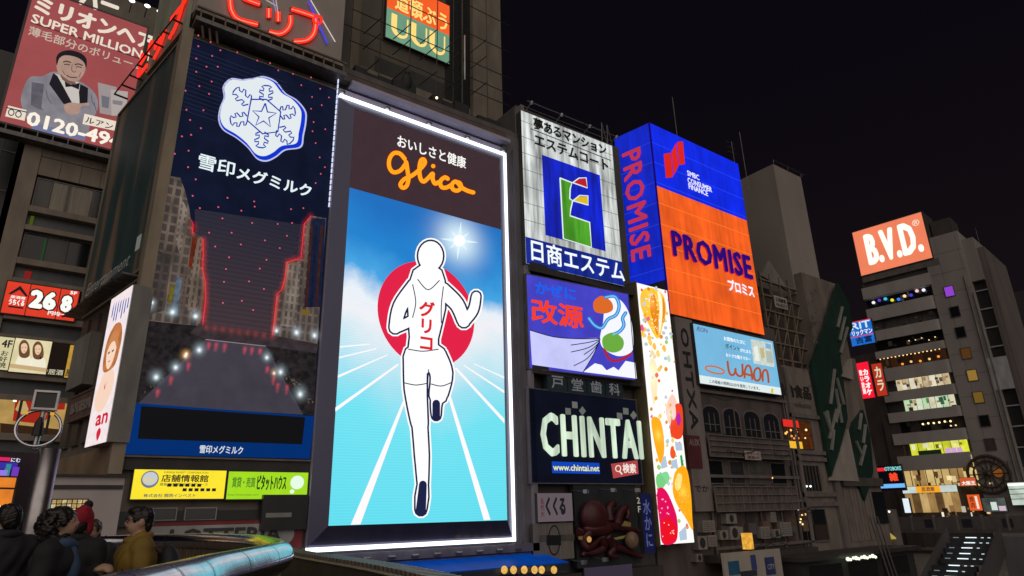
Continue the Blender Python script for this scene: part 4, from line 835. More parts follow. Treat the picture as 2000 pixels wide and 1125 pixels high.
m.px(N4, [Z4(*p) for p in smooth([(770, 600), (860, 560), (940, 620), (930, 700), (850, 730), (775, 690)], 5)], .142, E((110, 176, 66), .95)); m.px(N4, [Z4(*p) for p in smooth([(690, 300), (760, 250), (840, 300), (850, 370), (780, 400), (700, 380)], 5)], .128, E((226, 108, 40), .95))
m.build('printed_picture', ks)
tpx('かぜに', ks, N4, Z4(198, 118), Z4(545, 200), Z4(540, 295), Z4(198, 218), .16, E((24, 92, 226), 1.1), bold=.08, depth=.04)
tpx('改源', ks, N4, Z4(165, 262), Z4(605, 345), Z4(605, 530), Z4(165, 470), .16, E((240, 62, 36), 1.05), bold=.075, depth=.05)
# dentist tiles
dn = thing('dentist_tiles', 'row of dim teal tiles with pale kanji below the violet sign', 'sign', N0.pt(24, 7.5))
dr = N0.rect((1070, 730), (1218, 745), (1217, 777), (1069, 763), .15)
for i, ch in enumerate('戸堂歯科'):
    a0 = dr[0]+(dr[1]-dr[0])*i/4; a1 = dr[0]+(dr[1]-dr[0])*(i+1)/4-.05
    tl = MB().box(N0, a0, a1, dr[2], dr[3], -.2, .15, D((.03, .055, .07), .4)).build('tile', dn)
    text(ch, tl, N0, (a0+.25, a1-.25, dr[2]+.12, dr[3]-.12), .16, E((112, 112, 116), .7), bold=.06)
# rental sign
Z5 = lambda x, y: (1000+x/2.9225, 740+y/2.9225)
cs, cr_ = board('rental_sign', 'dark navy sign with big pale glowing capitals and web address', 'sign', N0, ((1034, 766), (1240, 776), (1255, 945), (1037, 942)), .1, .4, E((13, 17, 30), .9, False, .2, 1), DARK, .05, D((.15, .14, .16)))
PALE = streaky((208, 228, 204), 'mottled_letter', 1.1, .62)
tpx('CHINTAI', cs, N0, Z5(168, 190), Z5(745, 236), Z5(745, 456), Z5(170, 446), .2, PALE, bold=.085, depth=.1, sp=1.16)
m = MB(); ub = N0.rect(Z5(230, 474), Z5(500, 478), Z5(500, 540), Z5(230, 540), .12); m.box(N0, ub[0], ub[1], ub[2], ub[3], .1, .125, E((18, 70, 190), .95)); m.build('address_plate', cs)
text('www.chintai.net', cs, N0, (ub[0]+.03, ub[1]-.05, ub[2]+.12, ub[3]-.12), .14, E((230, 232, 150), 1.05), bold=.1)
m = MB(); m.px(N0, [Z5(565, 485), Z5(716, 464), Z5(722, 542), Z5(578, 568)], .13, E((178, 72, 72), .95)); m.build('search_plate', cs)
qx = N0.rect(Z5(632, 488), Z5(706, 478), Z5(706, 532), Z5(632, 545), .14); text('検索', cs, N0, qx, .14, E((245, 235, 225)), bold=.08)
m = MB(); cq = Z5(606, 512); stroke(m, N0, [(cq[0]+math.cos(a*.5236)*5, cq[1]+math.sin(a*.5236)*6) for a in range(13)], 1.8, .14, E((245, 235, 225))); stroke(m, N0, [Z5(615, 528), Z5(627, 543)], 2.6, .142, E((245, 235, 225))); m.build('search_mark', cs)
for x, y in ((320, 185), (358, 148), (402, 182), (614, 212), (649, 184), (694, 207)):
    m = MB(); m.px(N0, [Z5(x-16, y-20), Z5(x+15, y-16), Z5(x+17, y+20), Z5(x-14, y+18)] if x not in (402, 694) else [Z5(x-20, y), Z5(x, y-26), Z5(x+20, y+2), Z5(x, y+26)], .12, E((118, 120, 112), .7)); m.build('light_square', cs)
# lower shop signs
Zk = lambda x, y: (1020+x/6.081, 940+y/6.081)
t, rr = board('brush_sign', 'pinkish white plate with three black brush letters', 'sign', N0, (Zk(175, 145), Zk(588, 138), Zk(605, 475), Zk(190, 480)), .3, .2, E((104, 92, 98), .85), DARK)
tpx('くくる', t, N0, Zk(275, 185), Zk(515, 185), Zk(515, 415), Zk(275, 400), .312, INK, bold=.14); tpx('名\n代\n大', t, N0, Zk(212, 200), Zk(258, 200), Zk(265, 425), Zk(218, 425), .312, E((90, 34, 44), .9), bold=.05)
t, rr = board('oval_sign', 'dim beige board with dark oval crest under the brush-letter plate', 'sign', N0, (Zk(130, 495), Zk(600, 500), Zk(620, 925), Zk(130, 940)), .2, .2, D((.20, .18, .165), .7, 0, .3, 3, (8, 1, .3)), DARK)
m = MB(); cq = Zk(380, 700); m.px(N0, [(cq[0]+math.cos(a*.2618)*12, cq[1]+math.sin(a*.2618)*30) for a in range(24)], .21, BK); m.px(N0, [(cq[0]+math.cos(a*.2618)*10, cq[1]+math.sin(a*.2618)*27) for a in range(24)], .216, D((.18, .165, .15))); m.px(N0, [Zk(290, 640), Zk(460, 640), Zk(460, 760), Zk(290, 760)], .222, BK); m.px(N0, [Zk(200, 640), Zk(620, 630), Zk(620, 700), Zk(200, 720)], .214, D((.10, .095, .09)))
m.build('crest', t)
t, rr = board('corner_sign', 'dark blue vertical cloth sign left of the fruit screen', 'sign', N0, ((1252, 963), (1272, 965), (1279, 1080), (1258, 1080)), .3, .15, E((22, 26, 62), .8), DARK)
text('水\nか\nに', t, N0, sub(rr, .15, .85, .1, .9), .312, E((92, 98, 150), .7), bold=.05)
tpx('2\nF', cs, N0, Zk(1362, 190), Zk(1400, 190), Zk(1405, 370), Zk(1366, 370), .3, E((170, 165, 150), .8), bold=.06)
# octopus sculpture
oc = thing('octopus_sculpture', 'dark red giant octopus sculpture holding bowls on the wall', 'sculpture', N0.pt(25, .2))
MB().box(N0, 22.8, 27.2, -.9, 3.2, -.3, .05, D((.025, .03, .035))).build('backing', oc)
OR = D((.065, .009, .013), .45, 0, .25, 3); oz = lambda x, y, d=.4: N0.pt(*N0.hit(*Zk(x, y), d), d)
m = MB(); m.sm = True; m.ball(oz(850, 420), (.85, .5, .8), OR, 20, 12); m.ball(oz(900, 560), (1.0, .42, .38), OR, 16, 10)
for pts in ([(980, 520), (1150, 540), (1290, 560), (1390, 600)], [(1040, 470), (1030, 330), (1080, 260), (1110, 290)], [(1120, 520), (1160, 380), (1230, 310), (1260, 380), (1240, 450)], [(800, 600), (720, 700), (780, 790), (880, 720), (930, 640)], [(930, 640), (960, 780), (860, 840), (740, 850), (720, 890)], [(1000, 640), (1060, 760), (1180, 800), (1330, 860), (1420, 900)], [(1060, 700), (1080, 800), (1040, 870), (1140, 900)], [(700, 560), (670, 640), (700, 700)]):
    p_ = smooth([oz(x, y, .35+.1*math.sin(x)) for x, y in pts], 6, False); n_ = len(p_); m.tube(p_, [.26-.17*i/n_ for i in range(n_)], OR, 8)
m.build('body', oc)
m = MB(); m.ball(oz(1300, 700, .5), (.42, .3, .42), D((.25, .16, .10), .6, 0, .4, 5), 14, 8); m.build('bowl', oc, True)
m = MB(); m.ball(oz(795, 690, .7), (.13, .1, .14), E((206, 160, 90), .8)); m.build('lamp', oc, True)
m = MB(); m.px(N0, [Zk(1085, 672), Zk(1230, 640), Zk(1200, 680), Zk(1110, 695)], .7, D((.4, .33, .1))); m.px(N0, [Zk(1180, 530), Zk(1215, 470), Zk(1290, 490), Zk(1290, 540)], .6, D((.36, .26, .08))); m.px(N0, [Zk(668, 655), Zk(720, 650), Zk(712, 700), Zk(668, 690)], .72, D((.4, .34, .1))); m.build('trim', oc)
for x, y in ((758, 122), (1085, 104), (1370, 105), (735, 962), (988, 930)):
    p = oz(x, y, 1.0); m = MB(); m.box(Pl(p.x, p.y, .4), -.14, .14, p.z-.09, p.z+.09, -.1, .1, STEEL); m.tube([p, p+Vector((-.1, 1.0, .1))], .025, STEEL_D, 5)
    tag(m.build('spotlight'), 'unlit grey spotlight '+{758: 'upper left of', 1085: 'directly above', 1370: 'upper right of', 735: 'lower left of', 988: 'directly below'}[x]+' the octopus', 'spotlight', 'spotlights round the octopus')
t, rr = board('menu_board', 'dim lilac menu board low beneath the octopus', 'sign', N0, (Zk(740, 1025), Zk(1300, 985), Zk(1320, 1200), Zk(740, 1200)), .3, .1, E((66, 56, 72), .7), DARK)
MB().box(N0, 20.5, 28.8, -3.2, -1.1, -.5, .1, DARK).build('shop_base', nb)

# ------------------------------------------------------------------ vertical fruit screen
FS = Pl(0, 25.3)
fs, fr = board('fruit_screen', 'tall narrow very bright screen of fruit and ice cream', 'LED screen', FS, ((1244, 552), (1303, 568), (1356, 1060), (1290, 1063)), 0, .95, E((252, 246, 240), 1.15, True, .06, 1.5), D((.24, .20, .12), .5, .3, .25, 2), 0)
MB().box(FS, fr[0]-.12, fr[0]-.03, fr[2]-.1, fr[3]+.1, -.9, .02, D((.22, .18, .10), .5, .3)).build('edge_trim', fs)
m = MB()
def blob(pts, c, d, k=1.05, n=5, var=.0): m.px(FS, smooth(pts, n), d, E(c, k, True, var, 2.5))
blob([(1252, 600), (1252, 572), (1265, 562), (1284, 566), (1297, 580), (1301, 606), (1296, 630), (1288, 658), (1280, 658), (1268, 636)], (255, 196, 60), .008, 1.1, 5, .12)
blob([(1270, 582), (1278, 576), (1284, 600), (1286, 640), (1283, 655), (1276, 630), (1270, 606)], (232, 136, 26), .016)
blob([(1284, 570), (1290, 574), (1294, 600), (1291, 640), (1287, 648), (1288, 600)], (255, 246, 214), .02); blob([(1294, 582), (1298, 590), (1299, 612), (1295, 622)], (226, 140, 40), .024)
for x, y, c in ((1256, 652, (255, 200, 90)), (1296, 622, (240, 170, 60)), (1270, 668, (255, 205, 90)), (1278, 676, (250, 190, 80)), (1297, 680, (255, 190, 70)), (1254, 640, (235, 90, 130)), (1268, 660, (250, 200, 80)), (1285, 690, (255, 214, 120)), (1306, 700, (190, 225, 200))):
    blob([(x-4, y), (x, y-7), (x+4, y+2), (x+1, y+8)], c, .014)
for x, y in ((1258, 625), (1266, 645), (1300, 640), (1302, 660), (1262, 672), (1310, 652), (1300, 700), (1296, 650)): blob([(x-4, y), (x, y-4), (x+4, y+1), (x, y+4)], (196, 206, 216), .012, .95, 3)
blob([(1268, 720), (1272, 700), (1282, 712), (1284, 760), (1276, 790)], (255, 232, 190), .008); blob([(1300, 800), (1312, 770), (1322, 790), (1310, 830)], (255, 205, 190), .008)
blob([(1272, 820), (1280, 814), (1290, 822), (1296, 850), (1297, 885), (1290, 905), (1284, 890), (1276, 855)], (255, 168, 30), .012, 1.1)
blob([(1310, 826), (1318, 792), (1330, 790), (1334, 812), (1333, 850), (1322, 858), (1310, 848)], (236, 70, 36), .012); blob([(1320, 815), (1326, 806), (1330, 820), (1325, 832)], (176, 40, 160), .02); blob([(1312, 800), (1318, 790), (1320, 812), (1314, 820)], (255, 210, 200), .018)
blob([(1309, 880), (1313, 872), (1320, 886), (1316, 896), (1310, 892)], (235, 90, 40), .014)
for q in (((1318, 862), (1332, 866), (1333, 880), (1320, 880)), ((1288, 896), (1300, 890), (1304, 912), (1292, 916)), ((1326, 1040), (1340, 1026), (1342, 1054), (1328, 1056)), ((1310, 900), (1322, 896), (1324, 912), (1312, 916))): m.px(FS, q, .011, E((186, 206, 226), .95))
blob([(1281, 935), (1286, 925), (1296, 932), (1300, 945), (1292, 955), (1284, 952)], (120, 205, 130), .016); blob([(1290, 928), (1302, 921), (1308, 934), (1300, 946)], (130, 215, 150), .014); m.px(FS, ((1328, 890), (1332, 888), (1336, 914), (1331, 915)), .016, E((40, 160, 70)))
blob([(1283, 965), (1290, 952), (1302, 960), (1314, 985), (1322, 1010), (1324, 1040), (1318, 1060), (1294, 1061), (1288, 1020)], (226, 14, 92), .02, 1.05, 5, .1); blob([(1292, 1020), (1306, 1010), (1322, 1030), (1322, 1050), (1310, 1060), (1296, 1060)], (232, 18, 36), .026, 1.05)
random.seed(4)
for i in range(24): x = 1288+random.random()*30; y = 966+random.random()*88; blob([(x-1.2, y), (x, y-1.6), (x+1.2, y), (x, y+1.6)], (255, 196, 190), .034, 1.1, 2) if x < 1296+(y-960)*.3 else None
blob([(1314, 960), (1316, 930), (1324, 915), (1336, 910), (1344, 925), (1350, 970), (1352, 1010), (1353, 1036), (1338, 1010), (1322, 985)], (255, 168, 24), .018, 1.1, 5, .1); blob([(1318, 945), (1324, 925), (1332, 930), (1330, 950), (1322, 958)], (255, 224, 130), .026)
random.seed(31)
FC = [(255, 180, 60), (240, 90, 60), (250, 210, 120), (160, 210, 120), (206, 214, 224), (240, 110, 150), (255, 225, 170), (190, 200, 215), (226, 150, 50), (176, 206, 226)]
for i in range(150):
    y = random.uniform(560, 1056); f_ = (y-552)/508; x0 = 1246+f_*46; x1 = 1301+f_*53
    x = random.uniform(x0, x1); r_ = random.uniform(1.2, 4.2)
    if 690 < y < 790 and random.random() < .7: continue
    blob([(x-r_, y+random.uniform(-1, 1)), (x+random.uniform(-1, 1), y-r_*1.4), (x+r_, y), (x, y+r_*1.3)], random.choice(FC), .0095+.00001*i, random.uniform(.85, 1.1), 3)
for i in range(60):
    t_ = random.random(); x = 1258+random.random()*34; y = 575+t_*70; blob([(x-.9, y), (x, y-1.1), (x+.9, y), (x, y+1.1)], (255, 244, 200), .03, 1.1, 2) if 1252+t_*22 < x < 1298-t_*8 else None
for i in range(70):
    x = 1316+random.random()*34; y = 920+random.random()*110; blob([(x-.9, y), (x, y-1.1), (x+.9, y), (x, y+1.1)], random.choice([(255, 214, 110), (236, 140, 20)]), .03, 1.0, 2) if x > 1316+max(0, y-960)*.3 and x < 1340+(y-920)*.1 else None
m.build('fruit_picture', fs)
glows('printed_lights', fs, FS, [(1272, 730, 34, (255, 236, 190), .5), (1308, 810, 26, (255, 160, 150), .5), (1286, 850, 22, (255, 220, 120), .5), (1272, 590, 24, (255, 240, 150), .35), (1334, 960, 26, (255, 220, 120), .4)], .04)

# ------------------------------------------------------------------ blue and orange box sign
PP = Pl(0, 26); pr_ = PP.rect((1267, 237), (1442, 322), (1493, 655), (1309, 611))
pz = thing('finance_box_sign', 'huge glowing blue and orange box sign on the roof', 'billboard', (37, 27, 13.4))
FX = (31.52, 28.9); PS = Pl(pr_[0], 26, math.atan2(26-28.9, pr_[0]-FX[0])); lw = math.hypot(26-28.9, pr_[0]-FX[0])
quadbox([(pr_[0]+.02, 26.03), (pr_[1], 26.03), (pr_[1], 29), (FX[0]+.03, 28.9)], pr_[2]-.05, pr_[3], DARK).build('casing', pz)
PBL = streaky((6, 40, 232), 'lit_blue', 1.0, .8); PBS = streaky((16, 40, 200), 'lit_blue_side', 1.0, .8); POR = streaky((244, 96, 30), 'lit_orange', 1.05, .8)
zs = (PP.hit(1280, 359)[1]+PP.hit(1458, 433)[1])/2
MB().poly(PP, [(pr_[0], zs), (pr_[1], zs), (pr_[1], pr_[3]), (pr_[0], pr_[3])], 0, PBL).build('blue_face', pz)
MB().poly(PP, [(pr_[0], pr_[2]), (pr_[1], pr_[2]), (pr_[1], zs), (pr_[0], zs)], 0, POR).build('orange_face', pz)
MB().poly(PS, [(-lw, 15.75), (-.02, 15.75), (-.02, pr_[3]), (-lw, pr_[3])], .0, PBS).build('side_face', pz)
MB().box(PP, pr_[0]-.05, pr_[0]+.03, pr_[2], pr_[3], -.05, .04, E((30, 10, 120), .6)).build('corner_strip', pz)
for i in range(1, 9):
    z = pr_[2]+(pr_[3]-pr_[2])*i/9; MB().box(PP, pr_[0]+.05, pr_[1], z-.02, z+.02, .002, .012, E((255, 128, 42), 1.05) if z < zs else E((40, 74, 245), 1.0)).build('panel_joint', pz)
    if z > 15.9: MB().box(PS, -lw, -.05, z-.018, z+.018, .002, .012, E((44, 70, 215), .95)).build('panel_joint', pz)
Z6 = lambda x, y: (1190+x/2.557, 220+y/2.557); m = MB()
for pts in (((272, 206), (308, 200), (318, 322), (283, 326)), ((311, 196), (334, 152), (346, 266), (321, 316)), ((338, 147), (368, 143), (378, 256), (349, 262))): m.px(PP, [Z6(*p) for p in pts], .03, E((222, 40, 26), 1.0, False, .1, 1))
m.build('red_emblem', pz)
WP = E((240, 240, 255), 1.1)
for s_, q in (('SMBC', ((389, 288), (449, 312), (449, 337), (389, 314))), ('CONSUMER', ((391, 322), (512, 373), (512, 398), (391, 350))), ('FINANCE', ((396, 352), (492, 392), (492, 417), (396, 380)))): tpx(s_, pz, PP, *[Z6(*p) for p in q], .02, WP, bold=.08)
tpx('PROMISE', pz, PP, Z6(306, 590), Z6(706, 722), Z6(706, 840), Z6(318, 712), .1, E((214, 40, 40), .9), bold=.10, depth=.08, sp=1.12)
tpx('PROMISE', pz, PP, Z6(312, 586), Z6(712, 718), Z6(712, 836), Z6(324, 708), .24, E((44, 12, 116), .95), bold=.085, depth=.1, sp=1.12)
tpx('プロミス', pz, PP, Z6(587, 826), Z6(722, 868), Z6(724, 925), Z6(598, 886), .06, WP, bold=.12)
pq = [PS.hit(*Z6(*p), .05) for p in ((66, 212), (156, 166), (212, 722), (112, 745))]
text('PROMISE', pz, PS, ((pq[0][0]+pq[3][0])/2, (pq[1][0]+pq[2][0])/2, (pq[2][1]+pq[3][1])/2, (pq[0][1]+pq[1][1])/2), .12, E((196, 52, 78), .95), bold=.07, rot=True, depth=.06, sp=1.1)
for (x0, y0, x1, y1, y_) in ((1313, 190, 1322, 262, 28.5), (1445, 258, 1456, 332, 28.5)):
    pl = Pl(0, y_); a, b = pl.hit(x0, y0), pl.hit(x1, y1); m = MB(); m.tube([pl.pt(b[0], b[1]-2), pl.pt(b[0], a[1])], .035, STEEL_D, 5); m.build('lightning_rod', pz)
m = MB(); ap = Pl(0, 28.9); a = ap.hit(1432, 300)
for dz in (0, .5, 1.0): m.tube([ap.pt(a[0]-.8, a[1]+dz), ap.pt(a[0]+.5, a[1]+dz+.1)], .03, STEEL_D, 5)
m.tube([ap.pt(a[0], a[1]-2.5), ap.pt(a[0], a[1]+1.2)], .035, STEEL_D, 5); m.build('aerial', pz)

# ------------------------------------------------------------------ old building under the box sign
ob = thing('arched_window_building', 'dim old building with arched windows and lattice balconies', 'building', (38, 30, -3.3))
OW = D((.115, .094, .088), .8, 0, .35, 1.0); OWL = D((.17, .142, .135), .7, 0, .3, 1.5); B0 = Pl(0, 26.2)
quadbox([(29.1, 26.2), (44.0, 26.2), (44.0, 40), (29.1, 40)], -3.3, 14.2, OW).build('wall', ob)
Z7 = lambda x, y: (1300+x/4.0175, 580+y/4.0175); Z8 = lambda x, y: (1300+x/3.688, 820+y/3.688)
for (x0, y0, x1, y1) in ((283, 850, 405, 1052), (445, 872, 565, 1080), (607, 892, 724, 1096), (760, 910, 874, 1108)):
    r = B0.rect(Z7(x0, y0), Z7(x1, y0+18), Z7(x1+12, y1+12), Z7(x0+8, y1-6)); cx = (r[0]+r[1])/2; hw = (r[1]-r[0])/2; zk = r[3]-hw*.55
    arch = [(r[0], r[2]), (r[1], r[2])]+[(cx+math.cos(a)*hw, zk+math.sin(a)*hw*.55) for a in [i*math.pi/10 for i in range(11)]]
    m = MB(); m.prism(B0, [(cx+(a-cx)*1.13, r[2]+(b-r[2])*1.06) for a, b in arch], -.1, .1, OWL); w = m.build('arched_window', ob)
    m = MB(); m.prism(B0, arch, -.1, .108, GLASS((.02, .022, .03), .15)); m.build('pane', w)
    for k in (.33, .66): MB().box(B0, r[0]+2*hw*k-.025, r[0]+2*hw*k+.025, r[2], zk, .1, .15, OWL).build('mullion', w)
    MB().box(B0, r[0], r[1], r[2]+(zk-r[2])*.35, r[2]+(zk-r[2])*.35+.05, .1, .148, OWL).build('mullion', w)
zrow = lambda x, y, d=0: B0.hit(*Z8(x, y), d)[1]
GR = D((.22, .185, .175), .55, .2, .25, 3)
def lattice(z0, z1, a0, a1, rows, cols):
    MB().box(B0, a0, a1, z0, z1, .45, .5, D((.13, .105, .1), .8, 0, .4, 2)).build('balcony_panel', ob)
    for i in range(rows+1): MB().box(B0, a0, a1, z0+(z1-z0)*i/rows-.03, z0+(z1-z0)*i/rows+.03, .5, .6, GR).build('lattice_rail', ob)
    for i in range(cols+1): MB().box(B0, a0+(a1-a0)*i/cols-.03, a0+(a1-a0)*i/cols+.03, z0, z1, .5, .57, GR).build('lattice_bar', ob)
lattice(zrow(500, 270, .5), zrow(500, 120, .5), 34.0, 42.7, 4, 4); lattice(zrow(600, 655, .5), zrow(600, 482, .5), 34.0, 42.7, 3, 13)
for i, (x0, x1) in enumerate(((305, 410), (455, 560), (590, 700), (750, 860))):
    a0, a1 = B0.hit(*Z8(x0, 380))[0], B0.hit(*Z8(x1, 380))[0]; window(ob, B0, a0, a1, zrow(580, 465), zrow(580, 300), .05, OWL, [GLS, D((.045, .045, .055), .3), D((.1, .095, .085), .6), GLS][i], 2, 2, .06)
m = MB(); m.ball(B0.pt(*B0.hit(*Z8(768, 418), .2), .2), .06, E((255, 190, 110), 2)); m.build('small_lamp', ob, True)
for i in range(6): MB().box(B0, 34.6+i*1.4, 35.5+i*1.4, -.6, 1.35, 0, .06, D((.07+.03*(i % 2), .06, .055), .5)).build('lower_window', ob)
MB().box(B0, 33.0, 43.6, -1.25, -.85, 0, .9, DARK).build('roof_slab', ob)
t, rr = board('notice_plate', 'small pale notice plate on the lattice balcony', 'sign', B0, (Z8(568, 222), Z8(685, 228), Z8(690, 292), Z8(572, 286)), .66, .05, D((.42, .36, .34), .6), STEEL_D)
text('テナント', t, B0, sub(rr, .12, .88, .52, .86), .668, D((.2, .05, .05)), bold=.05); text('募集中', t, B0, sub(rr, .15, .85, .12, .44), .668, D((.25, .1, .1)), bold=.05)
# pipes, conduits and cable runs on the old wall
for i, (a, z0, z1, r_) in enumerate(((34.05, -1, 13.0, .07), (36.35, 8.9, 9.4, .05), (38.9, -.8, 2.2, .06), (41.2, -.8, 2.0, .05), (43.75, -1, 9.2, .08), (43.45, -1, 9.0, .05), (37.5, 5.6, 7.9, .04))):
    m = MB(); m.tube([B0.pt(a, z0, .14), B0.pt(a, z1, .14)], r_, D((.16, .14, .13), .5, .3), 8); m.build('drain_pipe', ob)
random.seed(77)
for i in range(9):
    a = random.uniform(34, 42); z = random.choice([-.2, 1.6, 5.3, 8.6])+random.uniform(-.3, .3); w_ = random.uniform(1.5, 4); m = MB(); m.tube(smooth([B0.pt(a, z, .7), B0.pt(a+w_*.5, z-random.uniform(.1, .35), .72), B0.pt(a+w_, z+random.uniform(-.2, .3), .7)], 6, False), .022, BLACK, 5); m.build('cable', ob)
for i in range(5): MB().box(B0, 33.95, 43.9, [8.75, 5.55, 3.55, 2.05, -.55][i]-.09, [8.75, 5.55, 3.55, 2.05, -.55][i]+.09, -.05, .22, OWL).build('string_course', ob)
for i in range(7): MB().box(B0, 34.3+i*1.45+random.uniform(0, .3), 34.6+i*1.45+random.uniform(.3, .6), .1, .1+random.uniform(.3, .8), .05, .3, random.choice([D((.3, .28, .25), .6), D((.12, .11, .11), .5), D((.18, .12, .08), .6)])).build('meter_box', ob)
# outdoor air conditioners
ac_px = [(75, 215, 215, 350), (345, 135, 465, 250), (275, 328, 368, 435), (392, 282, 495, 435), (20, 395, 125, 550), (140, 385, 240, 515), (745, 285, 845, 425), (890, 315, 965, 415), (975, 235, 1095, 395), (5, 600, 70, 690), (860, 115, 920, 235)]
Za = lambda x, y: (1360+x/5.882, 980+y/5.882); ACM = D((.27, .25, .235), .6, 0, .25, 4)
where = ['upper unit beside the fruit screen', 'top unit of the left cluster', 'smaller of the two side-by-side with round fans', 'tall twin-height unit right of the small one', 'lowest left unit with its fan in view', 'slatted unit next to the lowest left one', 'grey unit in the middle gap', 'small unit left of the big slatted one', 'big slatted unit on the right', 'unit lowest under the fruit screen', 'narrow unit high on the right']
for i, (x0, y0, x1, y1) in enumerate(ac_px):
    r = B0.rect(Za(x0, y0), Za(x1, y0), Za(x1, y1), Za(x0, y1), .45); t = thing('air_conditioner', 'outdoor air conditioner, '+where[i], 'air conditioner', B0.pt(r[0], r[2], .45), 'air conditioners on the old wall')
    MB().box(B0, r[0], r[1], r[2], r[3], 0, .45, ACM).build('casing', t)
    cx, cz, R_ = (r[0]+r[1])/2, (r[2]+r[3])/2, min(r[1]-r[0], r[3]-r[2])*.36
    if i in (1, 2, 3, 4, 7, 9): m = MB(); m.poly(B0, [(cx+math.cos(a*.3927)*R_, cz+math.sin(a*.3927)*R_*1.1) for a in range(16)], .456, D((.03, .03, .03))); m.build('fan', t)
    else:
        for k in range(5): MB().box(B0, r[0]+.08, r[1]-.08, r[2]+(r[3]-r[2])*(.14+.16*k), r[2]+(r[3]-r[2])*(.2+.16*k), .45, .462, D((.16, .15, .14))).build('slat', t)
# vertical letter sign beside the fruit screen
vs = thing('vertical_letter_sign', 'grey vertical sign strip with dark sideways capitals right of the fruit screen', 'sign', B0.pt(33, 2)); vr = (32.35, 33.95)
MB().box(B0, vr[0], vr[1]+.1, zrow(250, 660, .3), 13.3, 0, .3, D((.25, .215, .21), .7, 0, .25, 1)).build('panel', vs)
z0_, z1_ = B0.hit(*Z7(215, 1040), .3)[1], B0.hit(*Z7(130, 240), .3)[1]
text('OHTXA', vs, B0, (vr[0]+.4, vr[1]-.45, z0_, z1_), .33, D((.035, .034, .036), .4), bold=.09, rot=True, depth=.03, sp=1.15)
a = B0.hit(*Z8(140, 110), .3); b = B0.hit(*Z8(265, 350), .3); MB().box(B0, a[0], b[0], b[1], a[1], .3, .36, D((.13, .03, .04), .5)).build('red_panel', vs)
text('AUX', vs, B0, (a[0]+.2, b[0]-.1, a[1]-.6, a[1]-.2), .37, D((.35, .3, .3)), bold=.05); text('でか', vs, B0, (vr[0]+.1, vr[1]-.2, zrow(250, 520, .3), zrow(220, 470, .3)), .31, D((.04, .03, .03)), bold=.06)
# dog-card billboard: its animal is left out, the ring stays
wb_, wr = board('e_money_billboard', 'light blue lit billboard with brown rounded capitals and orange ring', 'billboard', PP, ((1353, 630.5), (1510, 668), (1526, 773), (1366, 747)), .3, .4, E((118, 182, 220), 1.05, True, .07, .6), DARK, .06, DARK)
m = MB(); z_ = wr[2]+(wr[3]-wr[2])*.135; m.poly(PP, [(wr[0], wr[2]), (wr[1], wr[2]), (wr[1], z_), (wr[0], z_)], .308, E((220, 232, 232), 1.05, True)); m.build('white_strip', wb_)
W1 = E((240, 248, 250), 1.1); BRW = E((176, 84, 42), 1.0); KK = E((30, 36, 50), .9)
tpx('ÆON', wb_, PP, Z7(238, 228), Z7(326, 250), Z7(328, 284), Z7(240, 264), .31, E((96, 84, 140), .9), bold=.02)
tpx('お買物のたびに', wb_, PP, Z7(455, 306), Z7(625, 345), Z7(625, 378), Z7(457, 338), .31, W1, bold=.06)
tpx('ポイント', wb_, PP, Z7(466, 362), Z7(580, 388), Z7(582, 426), Z7(470, 402), .31, KK, bold=.05); tpx('がたまる', wb_, PP, Z7(584, 400), Z7(668, 420), Z7(670, 448), Z7(586, 428), .31, W1, bold=.06)
tpx('おトクな電子マネー', wb_, PP, Z7(472, 438), Z7(664, 478), Z7(666, 505), Z7(474, 468), .31, W1, bold=.06)
tpx('この看板の照明はLEDを使用しています。', wb_, PP, Z7(340, 642), Z7(735, 708), Z7(738, 738), Z7(345, 670), .318, KK, bold=.03)
m = MB()
for pts in ([(486, 508), (494, 570), (508, 606), (530, 612), (545, 590), (548, 560), (552, 595), (575, 620), (600, 615), (604, 580), (602, 530)], [(620, 632), (622, 580), (640, 540), (662, 548), (676, 600), (680, 645)], [(622, 602), (676, 618)], [(722, 556), (700, 575), (694, 612), (702, 648), (724, 656), (742, 636), (744, 590), (736, 564), (722, 556)], [(762, 658), (762, 600), (776, 574), (794, 580), (804, 620), (808, 668)]):
    p_ = smooth(pts, 6, False) if len(pts) > 2 else pts; stroke(m, PP, [Z7(*p) for p in p_], 4.2, .32, BRW)
m.build('rounded_lettering', wb_)
m = MB(); stroke(m, PP, [Z7(386+math.cos(a)*74, 572+math.sin(a)*26+math.cos(a)*16) for a in [i*math.pi/14 for i in range(29)]], 3, .32, E((206, 110, 50), 1.0)); m.build('ring_mark', wb_)
m = MB(); m.px(PP, [Z7(666, 330), Z7(832, 362), Z7(856, 552), Z7(692, 522)], .31, E((206, 216, 206), 1.0, False, .2, 4)); m.px(PP, [Z7(780, 362), Z7(826, 372), Z7(830, 412), Z7(786, 402)], .316, E((124, 176, 214), 1.0)); m.px(PP, [Z7(740, 400), Z7(770, 404), Z7(780, 480), Z7(748, 476)], .316, E((200, 186, 130), .95)); m.px(PP, [Z7(786, 420), Z7(836, 430), Z7(846, 520), Z7(794, 512)], .316, E((180, 190, 180), .95)); m.px(PP, [Z7(690, 390), Z7(722, 384), Z7(740, 505), Z7(704, 500)], .318, E((232, 238, 228), 1.0))
m.build('picture_panel', wb_)
m = MB(); m.px(PP, [Z7(828, 716), Z7(846, 722), Z7(844, 756), Z7(826, 750)], .322, E((226, 200, 40))); m.build('yellow_mark', wb_)
for i in range(3): m = MB(); a = wr[0]+1.5+i*3; m.tube([PP.pt(a, wr[3]+.05, .0), PP.pt(a, wr[3]+.2, .5)], .05, DARK, 6); m.build('bracket', wb_)

